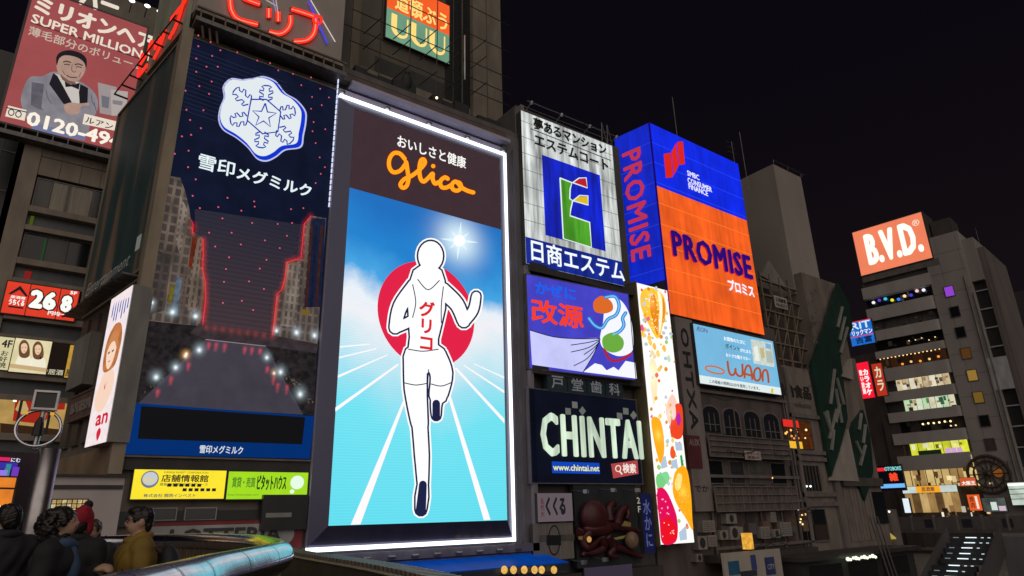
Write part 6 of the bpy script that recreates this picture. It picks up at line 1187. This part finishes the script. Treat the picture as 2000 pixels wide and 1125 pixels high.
for i in range(14):
    MB().box(FBR, 3.2+i*2.2, 5.2+i*2.2, -.9, .35, -.2, 0, fbm).build('parapet_panel', fbr); MB().box(FBR, 5.2+i*2.2, 5.4+i*2.2, -1.0, .5, -.3, .05, D((.19, .17, .16))).build('parapet_post', fbr)
for i in range(3): quadbox([(79, 14-i*14), (85, 14-i*14), (85, 16-i*14), (79, 16-i*14)], -6, -1.2, D((.1, .09, .085))).build('pier', fbr)
for i in range(6): MB().box(FBR, 4+i*3.5, 4.9+i*3.5, -.7, .1, .0, .03, D((.035, .035, .05), .4)).build('parapet_plaque', fbr)
# stairs with lit edges
stt = thing('lit_stairs', 'dark stairway with white lit step edges at lower right', 'stairs', (42, 15, -5)); SP = Pl(40, 24, -math.pi/2)
for i, (x, y) in enumerate(((1886, 1050), (1883, 1060), (1878, 1070), (1874, 1081), (1870, 1091), (1853, 1104), (1849, 1115), (1845, 1126))):
    dd_ = i*.22; s0, t0 = SP.hit(x, y, dd_); s1 = SP.hit(x+21, y, dd_)[0]; se2 = SP.hit(x+52, y, dd_)[0]; sl = SP.hit(x-34, y, dd_)[0]
    MB().box(SP, sl, se2, t0-.28, t0-.02, dd_-.3, dd_, D((.03, .032, .036), .5)).build('step', stt); MB().box(SP, s0, s1, t0-.018, t0+.025, dd_-.02, dd_+.02, E((214, 226, 232), 1.6)).build('light_strip', stt)
    for k, (u0, u1) in enumerate(((30, 35), (43, 48), (-24, -14))):
        if (i+k) % 4 == 3: continue
        MB().box(SP, SP.hit(x+u0, y, dd_)[0], SP.hit(x+u1, y, dd_)[0], t0-.018, t0+.02, dd_-.02, dd_+.018, E((190, 202, 206), 1.2 if k < 2 else .35)).build('light_strip', stt)
for x0, y0, x1, y1 in ((1845, 1030, 1790, 1140), (1948, 1030, 1905, 1140)):
    a = SP.hit(x0, y0); b = SP.hit(x1, y1, 1.8); m = MB(); pa, pb_ = SP.pt(a[0], a[1], 0), SP.pt(b[0], b[1], 1.8); m.raw([pa, pb_, pb_-Vector((0, 0, 1.2)), pa-Vector((0, 0, 1.2)), pa+Vector((0, -.12, 0)), pb_+Vector((0, -.12, 0)), pb_+Vector((0, -.12, -1.2)), pa+Vector((0, -.12, -1.2))], BOXF, D((.05, .046, .048), .5)); m.build('side_panel', stt)
MB().box(SP, SP.hit(1950, 1040)[0], SP.hit(2010, 1040)[0], -5, SP.hit(1975, 1048)[1], -.3, 0, D((.13, .125, .13))).build('landing_wall', stt)

# ------------------------------------------------------------------ left foreground: kiosk, ring lamp, neon shop
KP = Pl(0, 22); kr_ = KP.rect((76, 926), (236, 936), (232, 1060), (58, 1066)); kk = thing('white_kiosk', 'pale wall of a small kiosk with a lit grid window behind the people', 'kiosk', KP.pt(1.6, 0))
KW = D((.52, .46, .45), .7, 0, .14, 1.2); MB().box(KP, kr_[0], kr_[1], 0, kr_[3], -2.5, 0, KW).build('wall', kk); MB().box(KP, kr_[0]-.05, kr_[1]+.05, kr_[3], kr_[3]+.06, -2.6, .1, DARK).build('roof_edge', kk); zq = KP.hit(150, 951)[1]; MB().box(KP, kr_[0]+.02, kr_[1]-.02, zq-.06, zq+.05, 0, .03, DARK).build('dark_stripe', kk); MB().box(KP, kr_[0]-.02, kr_[1]+.02, 1.12, 1.2, 0, .1, OWL).build('ledge', kk); MB().box(KP, kr_[0], kr_[1], 0, 1.12, 0, .05, D((.14, .115, .1))).build('base', kk)
r = KP.rect((79, 973), (174, 975), (168, 1002), (73, 1004), .04); w = MB().box(KP, r[0], r[1], r[2], r[3], 0, .04, D((.05, .035, .02))).build('grid_window', kk)
for i in range(9):
    for j in range(3):
        a = sub(r, .03+i*.107, .03+i*.107+.085, .08+j*.3, .08+j*.3+.24); MB().box(KP, *a, .04, .055, E((196, 166, 104) if (i+j) % 3 else (226, 206, 160), .85, False, .5, 14)).build('pane', w)
CHR = D((.62, .62, .66), .1, 1.0, .12, 6, (1, 1, 1)); CHR2 = D((.5, .47, .48), .38, 1.0, .2, 5, (1, 1, 1))
rl = thing('ring_lamp_post', 'chrome post with a big metal ring and square box on top', 'lamp post', (.29, 9.0, 0)); px_ = (.33, 9.0)
m = MB(); m.sm = True; m.tube([(px_[0], px_[1], z) for z in (0, .8, 1.6, 2.42)], .105, CHR2, 20); m.build('post', rl)
RG = Pl(.3, 8.95, R(-6)); m = MB(); m.sm = True; cc = RG.hit(75, 836)
m.tube([RG.pt(cc[0]+math.cos(a*.1745)*.205, cc[1]+math.sin(a*.1745)*.2, math.sin(a*.1745)*-.04) for a in range(36)], .017, CHR, 10, True); m.build('ring', rl)
m = MB(); m.tube([RG.pt(cc[0], cc[1]-.08, 0), RG.pt(cc[0], cc[1]+.05, 0), RG.pt(cc[0], cc[1]+.12, 0)], [.055, .045, .015], D((.02, .018, .018), .5), 12); m.build('lamp_cone', rl)
for a in (-.8, .6): m = MB(); m.box(RG, cc[0]+a*.17-.018, cc[0]+a*.17+.018, cc[1]+.14, cc[1]+.17, .02, .05, E((220, 168, 60), .9)); m.build('amber_light', rl)
r = RG.rect((72, 766), (112, 768), (108, 798), (66, 796)); m = MB(); bars(m, RG, r, .022, -.06, .03, CHR2); m.build('box_frame', rl); MB().box(RG, r[0], r[1], r[2], r[3], -.08, .0, D((.03, .028, .026), .3)).build('box_panel', rl)
m = MB(); m.tube([RG.pt((r[0]+r[1])/2, r[2], -.05), RG.pt(cc[0], cc[1]-.22, -.05)], .028, CHR2, 8); m.build('stem', rl)
NS = Pl(0, 27, R(25))
ns = thing('neon_bar_front', 'purple and pink neon bar front at the lower left edge', 'shopfront', NS.pt(-1, 0)); r = NS.rect((-40, 880), (112, 886), (104, 932), (-46, 934)); MB().box(NS, r[0], r[1], 0, r[3], -1, -.02, D((.03, .02, .03))).build('wall', ns)
for q, c, k in (((-5, 893, 20, 900), (210, 36, 90), 1.1), ((-5, 903, 34, 916), (60, 50, 170), .9), ((10, 906, 20, 930), (60, 150, 160), .8), ((-4, 918, 14, 932), (150, 120, 230), 1.0), ((24, 912, 36, 934), (120, 60, 190), .9), ((84, 903, 104, 906), (250, 120, 190), 1.2), ((86, 908, 103, 922), (196, 24, 50), 1.0)):
    a = NS.rect((q[0], q[1]), (q[2], q[1]), (q[2], q[3]), (q[0], q[3]), .05); MB().box(NS, a[0], a[1], a[2], a[3], 0, .05+.002*(q[0] % 7), E(c, k)).build('neon_panel', ns)
tpx('にむ', ns, NS, (22, 894), (40, 895), (39, 903), (21, 902), .08, E((230, 230, 245), 1.1), bold=.06)
m = MB(); c0 = NS.hit(97, 895, .06); m.tube([NS.pt(c0[0]+math.cos(a*.5236)*.2, c0[1]+math.sin(a*.5236)*.2, .06) for a in range(12)], .035, E((240, 40, 140), 1.2), 6, True); m.build('neon_loop', ns)
OS = Pl(0, 24, R(30)); t, r = board('orange_lightbox', 'orange lit fascia box at the lower left edge', 'lightbox', OS, ((-40, 938), (33, 926), (22, 986), (-46, 996)), .05, .3, E((226, 128, 44), 1.0, True, .3, 2.2), DARK, .04, DARK); MB().box(OS, *sub(r, 0, 1, .6, .66), .05, .09, DARK).build('mid_bar', t)
m = MB(); m.ball(OS.pt(*OS.hit(2, 1000, .2), .2), .17, E((255, 250, 245), 2.5)); tag(m.build('street_light', None, True), 'round white street light behind the man at the left edge', 'light')

# ------------------------------------------------------------------ bridge railings
rail = smooth([(.08, 2.25, 1.3), (.2, 2.6, 1.3), (.35, 3.0, 1.3), (.55, 3.42, 1.3), (.75, 3.82, 1.3), (1.0, 4.36, 1.3), (1.41, 5.1, 1.3), (1.8, 5.8, 1.3), (2.17, 6.6, 1.3), (2.62, 8.3, 1.3), (3.02, 10.2, 1.3), (3.12, 12.2, 1.3), (2.95, 14.0, 1.3), (2.4, 15.2, 1.3), (1.5, 16, 1.3)], 8, False)
ra = thing('chrome_railing', 'thick polished chrome handrail sweeping round the bridge edge', 'railing', (2.4, 7.5, 0)); k_ = 0
def seglen(P): return [0]+list(np.cumsum([(Vector(P[i+1])-Vector(P[i])).length for i in range(len(P)-1)]))
CHRR = D((.46, .47, .52), .16, 1.0, .22, 9, (1, 1, 1)); m = MB(); m.sm = True; m.tube(rail, .128, CHRR, 24); m.build('handrail', ra)
for i in range(10, len(rail)-1, 9):
    a, b = Vector(rail[i]), Vector(rail[i+1]); t_ = (b-a).normalized(); m = MB(); m.sm = True; m.tube([a-t_*.006, a+t_*.006], .1305, D((.08, .08, .09), .4, .8), 24, caps=False); m.build('joint_ring', ra)
SL = D((.15, .105, .075), .55, 0, .3, 6); L_ = seglen(rail); n_ = int(L_[-1]/.125)
for i in range(n_):
    s_ = i*.125; j = max(0, min(len(rail)-2, int(np.searchsorted(L_, s_))-1)); f_ = (s_-L_[j])/max(1e-6, L_[j+1]-L_[j]); a = Vector(rail[j]).lerp(Vector(rail[j+1]), f_); dr = (Vector(rail[j+1])-Vector(rail[j])); an = math.atan2(dr.y, dr.x)
    MB().box(Pl(a.x, a.y, an), -.05, .05, .05, 1.17, -.03, .03, SL).build('slat', ra)
rib = smooth([(6.6, 19.5, .9), (6.05, 16.8, .9), (5.67, 13.9, .9), (5.38, 11.55, .9), (5.0, 9.33, .9), (4.57, 7.48, .9), (4.0, 5.6, .9)], 8, False)
rb = thing('ribbed_parapet', 'brown ribbed parapet curving down beyond the chrome handrail', 'parapet', (5.4, 12, -3)); RB = D((.13, .10, .075), .45, .25, .3, 3); RB2 = D((.19, .15, .115), .4, .3, .2, 3)
Ll, Rr_ = ribbon([p[:2] for p in rib], .42); m = MB(); n_ = len(rib)
m.raw([(x, y, .82) for x, y in Ll]+[(x, y, .82) for x, y in Rr_], [(i, i+1, n_+i+1, n_+i) for i in range(n_-1)], RB)
for S_ in (Ll, Rr_): m.raw([(x, y, .82) for x, y in S_]+[(x, y, -4) for x, y in S_], [(i, i+1, n_+i+1, n_+i) for i in range(n_-1)], RB)
m.build('wall', rb); m = MB(); m.tube([(x, y, .80) for x, y in Rr_], .035, STEEL, 8); m.build('trim_rail', rb); m = MB(); m.tube([(x, y, .80) for x, y in Ll], .035, RB2, 8); m.build('trim_rail', rb)
L_ = seglen(rib)
for i in range(int(L_[-1]/.24)):
    s_ = i*.24; j = max(0, min(len(rib)-2, int(np.searchsorted(L_, s_))-1)); f_ = (s_-L_[j])/max(1e-6, L_[j+1]-L_[j]); a = Vector(rib[j]).lerp(Vector(rib[j+1]), f_); dr = Vector(rib[j+1])-Vector(rib[j]); an = math.atan2(dr.y, dr.x)
    MB().box(Pl(a.x, a.y, an), -.045, .045, .82, .9, -.2, .2, RB2).build('rib', rb)

# ------------------------------------------------------------------ people on the bridge
def nets(f, org, h):
    """surface of a sampled distance field as quads"""
    ins = f < 0; nx, ny, nz = f.shape; acc = np.zeros((nx-1, ny-1, nz-1, 3)); cnt = np.zeros((nx-1, ny-1, nz-1))
    C = [(i, j, k) for i in (0, 1) for j in (0, 1) for k in (0, 1)]
    sl = lambda c: f[c[0]:nx-1+c[0], c[1]:ny-1+c[1], c[2]:nz-1+c[2]]
    for a in range(8):
        for b in range(a+1, 8):
            if sum(abs(C[a][q]-C[b][q]) for q in range(3)) != 1: continue
            A, B = sl(C[a]), sl(C[b]); x = (A < 0) != (B < 0); t = np.where(x, A/np.where(x, A-B, 1), 0)
            for q in range(3): acc[..., q] += np.where(x, C[a][q]+t*(C[b][q]-C[a][q]), 0)
            cnt += x
    act = cnt > 0; idx = -np.ones(act.shape, int); idx[act] = np.arange(act.sum()); g = np.argwhere(act)
    V = (g + acc[act]/cnt[act][:, None])*h + np.array(org); Q = []
    for ax in range(3):
        a1, a2 = [(1, 2), (2, 0), (0, 1)][ax]; lo = [slice(None)]*3; hi = [slice(None)]*3; lo[ax] = slice(0, -1); hi[ax] = slice(1, None)
        ch = ins[tuple(lo)] != ins[tuple(hi)]; e = np.argwhere(ch); fl = ins[tuple(lo)][ch]
        ok = (e[:, a1] > 0) & (e[:, a2] > 0) & (e[:, a1] < f.shape[a1]-1) & (e[:, a2] < f.shape[a2]-1); e = e[ok]; fl = fl[ok]
        d1 = np.zeros(3, int); d1[a1] = 1; d2 = np.zeros(3, int); d2[a2] = 1
        q = np.stack([idx[tuple((e-d1-d2).T)], idx[tuple((e-d2).T)], idx[tuple(e.T)], idx[tuple((e-d1).T)]], 1); q[~fl] = q[~fl][:, ::-1]; Q.append(q)
    return V, np.concatenate(Q)
def sd(P, s):
    if s[0] == 'c':
        _, a, b, r1, r2, _t = s; a = np.array(a); b = np.array(b); ab = b-a; t = np.clip(((P-a)@ab)/(ab@ab), 0, 1)
        return np.linalg.norm(P-a-t[..., None]*ab, axis=-1)-(r1+(r2-r1)*t)
    _, c, r, _t = s; q = (P-np.array(c))/np.array(r); k0 = np.linalg.norm(q, axis=-1); k1 = np.linalg.norm(q/np.array(r), axis=-1); return k0*(k0-1)/np.maximum(k1, 1e-6)
def solid(shapes, mats, name, parent, h=.016, k=.035, cut=None, wob=None):
    pts = np.array([p for s in shapes for p in ((np.array(s[1])-max(s[3:5]), np.array(s[1])+max(s[3:5]), np.array(s[2])-max(s[3:5]), np.array(s[2])+max(s[3:5])) if s[0] == 'c' else (np.array(s[1])-np.array(s[2]), np.array(s[1])+np.array(s[2])))])
    lo = pts.min(0)-3*h; hi = pts.max(0)+3*h; ax = [np.arange(lo[i], hi[i]+h, h) for i in range(3)]; G = np.stack(np.meshgrid(*ax, indexing='ij'), -1); f = None
    for s in shapes:
        d = sd(G, s)
        if f is None: f = d
        else: hh = np.clip(.5+.5*(f-d)/k, 0, 1); f = f*(1-hh)+d*hh-k*hh*(1-hh)
    for s in (cut or []): f = np.maximum(f, -sd(G, s))
    if wob: f = f+wob(G[..., 0], G[..., 1], G[..., 2])
    V, Q = nets(f, lo, h); cen = V[Q].mean(1); dm = np.stack([sd(cen, s) for s in shapes], 0); tg = [shapes[i][-1] for i in dm.argmin(0)]
    me = bpy.data.meshes.new(name); me.from_pydata(V.tolist(), [], Q.tolist()); keys = sorted(set(tg)); [me.materials.append(mats[q]) for q in keys]
    me.polygons.foreach_set('material_index', [keys.index(q) for q in tg]); me.polygons.foreach_set('use_smooth', [True]*len(Q)); me.update()
    o = bpy.data.objects.new(name, me); COL.objects.link(o); o.parent = parent; return o
SKN = D((.46, .28, .20), .5, 0, .08, 12); HAIRB = D((.012, .010, .010), .45, 0, .3, 40, (1, 1, 1)); HAIRN = D((.06, .035, .022), .5, 0, .3, 40, (1, 1, 1))
def person(label, loc, face, top, hgt=1.72, hair='short', haircol=HAIRB, arms='down', tilt=0.0, glasses=False, trousers=D((.03, .03, .04), .8), scarf=None):
    """standing figure; local +y is the way it faces"""
    t = thing('person', label, 'person', (loc[0], loc[1], 0)); t.rotation_euler = (0, 0, math.atan2(face[1], face[0])-math.pi/2); t.scale = (hgt/1.72,)*3
    S = [('e', (0, 0, .95), (.17, .12, .15), 'trouser'), ('e', (0, 0, 1.13), (.2, .155, .22), 'top'), ('e', (0, .0, 1.30), (.22, .165, .19), 'top'), ('c', (-.175, -.01, 1.40), (.175, -.01, 1.40), .088, .088, 'top'), ('c', (-.06, -.02, 1.45), (.06, -.02, 1.45), .075, .075, 'top'), ('c', (0, -.015, 1.40), (0, .012, 1.52), .062, .052, 'skin')]
    for s_ in (-1, 1):
        S += [('c', (s_*.09, 0, .92), (s_*.10, .02, .50), .092, .066, 'trouser'), ('c', (s_*.10, .02, .50), (s_*.10, -.02, .09), .064, .045, 'trouser'), ('c', (s_*.10, -.04, .045), (s_*.11, .14, .04), .046, .04, 'shoe')]
    def arm(s_, el, wr):
        sh = (s_*.19, 0, 1.385); q = [('c', sh, el, .082, .066, 'top'), ('c', el, wr, .064, .048, 'top')]; w_ = np.array(wr); d = w_-np.array(el); d = d/np.linalg.norm(d); sd_ = np.cross(d, (0, 0, 1.0)); sd_ = sd_/(np.linalg.norm(sd_)+1e-6); up = np.cross(sd_, d)
        q.append(('c', tuple(w_), tuple(w_+d*.075), .03, .034, 'skin'))
        for i_, ln in enumerate((.06, .07, .065, .05)):
            b0 = w_+d*.085+sd_*(.027-.018*i_); b1 = b0+d*ln*.55-up*.012; q += [('c', tuple(b0), tuple(b1), .0095, .009, 'skin'), ('c', tuple(b1), tuple(b1+d*ln*.3-up*.03), .009, .008, 'skin')]
        b0 = w_+d*.03+sd_*.03; q.append(('c', tuple(b0), tuple(b0+d*.05+sd_*.03-up*.01), .011, .009, 'skin')); return q
    if arms == 'down': S += arm(-1, (-.25, -.03, 1.12), (-.25, .06, .88)) + arm(1, (.25, -.03, 1.12), (.25, .06, .88))
    elif arms == 'hold': S += arm(-1, (-.27, .02, 1.14), (-.10, .27, 1.24)) + arm(1, (.24, -.02, 1.12), (.2, .2, 1.08))
    else: S += arm(-1, (-.24, .08, 1.15), (-.12, .30, 1.28)) + arm(1, (.24, .08, 1.15), (.12, .30, 1.28))
    hz = 1.615; R3 = lambda y, z: (y*math.cos(tilt)-(z-1.53)*math.sin(tilt), 1.53+y*math.sin(tilt)+(z-1.53)*math.cos(tilt))
    def hp(x, y, z): a, b = R3(y, z); return (x, a+.015, b)
    S += [('e', hp(0, 0, hz), (.073, .092, .105), 'skin'), ('e', hp(0, .035, hz-.055), (.052, .055, .052), 'skin'), ('c', hp(0, .088, hz+.01), hp(0, .108, hz-.025), .009, .013, 'skin'), ('c', hp(-.03, .075, hz+.022), hp(.03, .075, hz+.022), .013, .013, 'skin'), ('e', hp(-.075, -.005, hz-.01), (.012, .02, .032), 'skin'), ('e', hp(.075, -.005, hz-.01), (.012, .02, .032), 'skin'), ('c', hp(-.017, .082, hz-.058), hp(.017, .082, hz-.058), .009, .009, 'lip')]
    mats = dict(skin=SKN, top=top, trouser=trousers, shoe=BLACK, lip=D((.34, .13, .11), .45, 0, 0))
    fold = lambda x, y, z: np.clip((1.43-z)*12, 0, 1)*(.006*np.sin(30*z+9*np.sin(7*x+hgt*40)+6*y)+.005*np.sin(17*x+21*z+hgt*90))
    solid(S, mats, 'body', t, .0125, .028, None, fold)
    m = MB()
    for s_ in (-1, 1):
        m.ball(hp(s_*.03, .086, hz+.004), (.013, .007, .008), D((.5, .48, .46), .3, 0, 0), 8, 6); m.ball(hp(s_*.03, .0915, hz+.004), (.006, .004, .0065), BLACK, 8, 6)
        m.tube([hp(s_*.016, .094, hz+.028), hp(s_*.045, .084, hz+.03)], .004, haircol, 5)
    def kid(mb, nm):
        me = bpy.data.meshes.new(nm); me.from_pydata([tuple(v) for v in mb.v], [], mb.f); [me.materials.append(q) for q in mb.mats]; me.polygons.foreach_set('material_index', mb.m); me.polygons.foreach_set('use_smooth', [True]*len(mb.f)); o_ = bpy.data.objects.new(nm, me); COL.objects.link(o_); o_.parent = t; return o_
    kid(m, 'eyes')
    cut = [('e', hp(0, .095, hz-.03), (.062, .062, .085), 'h')]
    if hair == 'short': hs = [('e', hp(0, -.012, hz+.028), (.086, .104, .098), 'h'), ('e', hp(0, .03, hz+.085), (.07, .075, .04), 'h'), ('e', hp(0, -.06, hz-.01), (.074, .05, .085), 'h')]
    elif hair == 'curly':
        random.seed(21); hs = [('e', hp(0, -.02, hz+.03), (.098, .115, .105), 'h'), ('e', hp(0, -.075, hz-.06), (.12, .085, .12), 'h')]
        for i in range(150):
            a = random.uniform(0, 2*math.pi); e_ = random.uniform(-1.0, 1.2); x = math.cos(a)*math.cos(e_)*.12; y = math.sin(a)*math.cos(e_)*.12-.05; z = hz-.02+math.sin(e_)*.13
            if y > .045 and z < hz+.06: continue
            rr = random.uniform(.014, .024); hs.append(('e', hp(x*1.08, y*1.05, z), (rr, rr, rr), 'h'))
    else: hs = [('e', hp(0, -.012, hz+.025), (.088, .106, .1), 'h'), ('e', hp(0, -.05, hz-.08), (.09, .06, .14), 'h')]
    tuft = lambda x, y, z: .0035*np.sin(95*x+30*y+12*np.sin(25*z))+.003*np.sin(80*y-70*x+20*z)
    solid(hs, dict(h=haircol), 'hair', t, .0085, .008, cut, tuft)
    m = MB(); m.tube([(math.cos(a*.3927)*.092, math.sin(a*.3927)*.086, 1.475+-.02*math.sin(a*.3927)) for a in range(16)], .034, top, 8, True); m.tube([(math.cos(a*.3927)*.11, math.sin(a*.3927)*.1, 1.44+.012*math.sin(a*.3927)) for a in range(16)], .024, top, 8, True); kid(m, 'collar')
    if glasses:
        m = MB()
        for s_ in (-1, 1):
            m.tube([hp(s_*.033+math.cos(a*.5236)*.026, .104, hz+.003+math.sin(a*.5236)*.02) for a in range(12)], .0035, BLACK, 5, True); m.tube([hp(s_*.06, .1, hz+.008), hp(s_*.08, 0, hz+.008)], .0035, BLACK, 5)
        kid(m, 'glasses')
    if scarf:
        m = MB(); m.tube([(math.cos(a*.5236)*.095, math.sin(a*.5236)*.085+.01, 1.44+.02*math.sin(a)) for a in range(12)], .045, scarf, 10, True); m.tube([(.03, .1, 1.42), (.06, .15, 1.3), (.05, .15, 1.1)], [.04, .05, .045], scarf, 8); kid(m, 'scarf')
    return t, kid, hp
CR = (.8, -.6)
COAT = D((.018, .018, .022), .85, 0, .3, 8); p1, kid1, hp1 = person('woman with long curly black hair in a dark coat, face in profile', (.43, 6.7), (.93, -.37), COAT, 1.74, 'curly', HAIRB, 'hold', .16, scarf=D((.05, .09, .17), .9, 0, .3, 10))
m = MB(); m.tube([(-.12, .0, 1.44), (-.15, .1, 1.3), (-.13, .13, 1.05)], .035, D((.2, .13, .05), .8), 8); kid1(m, 'bag_strap')
MUST = D((.25, .155, .025), .75, 0, .25, 9); p2, kid2, hp2 = person('man in mustard jacket and black glasses looking left', (1.04, 7.0), (-.93, -.05), MUST, 1.74, 'short', HAIRB, 'down', .05, True)
bp = thing('backpack', 'dark grey backpack on the man in the mustard jacket', 'backpack', (1.04+.2, 7.0+.02, 1.0)); bp.rotation_euler = p2.rotation_euler
def local(mb, nm, par):
    me = bpy.data.meshes.new(nm); me.from_pydata([tuple(v) for v in mb.v], [], mb.f); [me.materials.append(q) for q in mb.mats]; me.polygons.foreach_set('material_index', mb.m); me.polygons.foreach_set('use_smooth', [True]*len(mb.f)); o_ = bpy.data.objects.new(nm, me); COL.objects.link(o_); o_.parent = par; return o_
BPM = D((.022, .024, .03), .7, 0, .2, 10); solid([('e', (0, -.06, .18), (.16, .11, .25), 'b'), ('e', (0, -.13, .1), (.12, .07, .14), 'b')], dict(b=BPM), 'bag', bp, .014, .04)
for s_ in (-1, 1): m = MB(); m.tube(smooth([(s_*.11, .02, .36), (s_*.125, .16, .44), (s_*.13, .29, .36), (s_*.14, .3, .2), (s_*.13, .16, .04), (s_*.1, .03, .02)], 5, False), .016, D((.09, .03, .025), .7), 6); local(m, 'strap', bp)
p3, _, _ = person('man in a dark jacket at the left edge with his back half turned', (.085, 7.6), (-.35, .94), D((.022, .022, .03), .8, 0, .3, 8), 1.79, 'short', HAIRB, 'down')
p4, kid4, hp4 = person('person in a black coat and red knitted hat behind the curly haired woman', (.66, 7.9), (.5, .86), D((.015, .015, .018), .8), 1.73, 'short', HAIRB, 'hold')
ht = thing('red_hat', 'red knitted hat with dark bobble behind the curly haired woman', 'hat', (.66, 7.9, 1.66)); ht.rotation_euler = p4.rotation_euler
REDH = D((.33, .012, .03), .85, 0, .25, 30, (1, 1, 1)); solid([('e', (0, .0, .02), (.097, .115, .1), 'r'), ('c', (0, -.02, .05), (.02, -.01, .1), .075, .05, 'r'), ('e', (-.085, .01, -.07), (.02, .05, .07), 'r'), ('e', (.085, .01, -.07), (.02, .05, .07), 'r')], dict(r=REDH), 'knit', ht, .011, .03, [('e', (0, .1, -.06), (.06, .06, .075), 'r')])
m = MB(); m.ball((.035, -.0, .14), .042, D((.015, .015, .03), .9), 10, 8); local(m, 'bobble', ht)
p5, _, _ = person('brown haired person with pale face between the woman and the mustard jacket', (.86, 8.9), (-.3, -.95), D((.03, .03, .034), .8), 1.66, 'long', HAIRN, 'down', .1)
p6, _, _ = person('small distant person in dark clothes beyond the man at the left edge', (.24, 11.2), (.7, .7), D((.02, .02, .025), .8), 1.70, 'short', HAIRB, 'down')
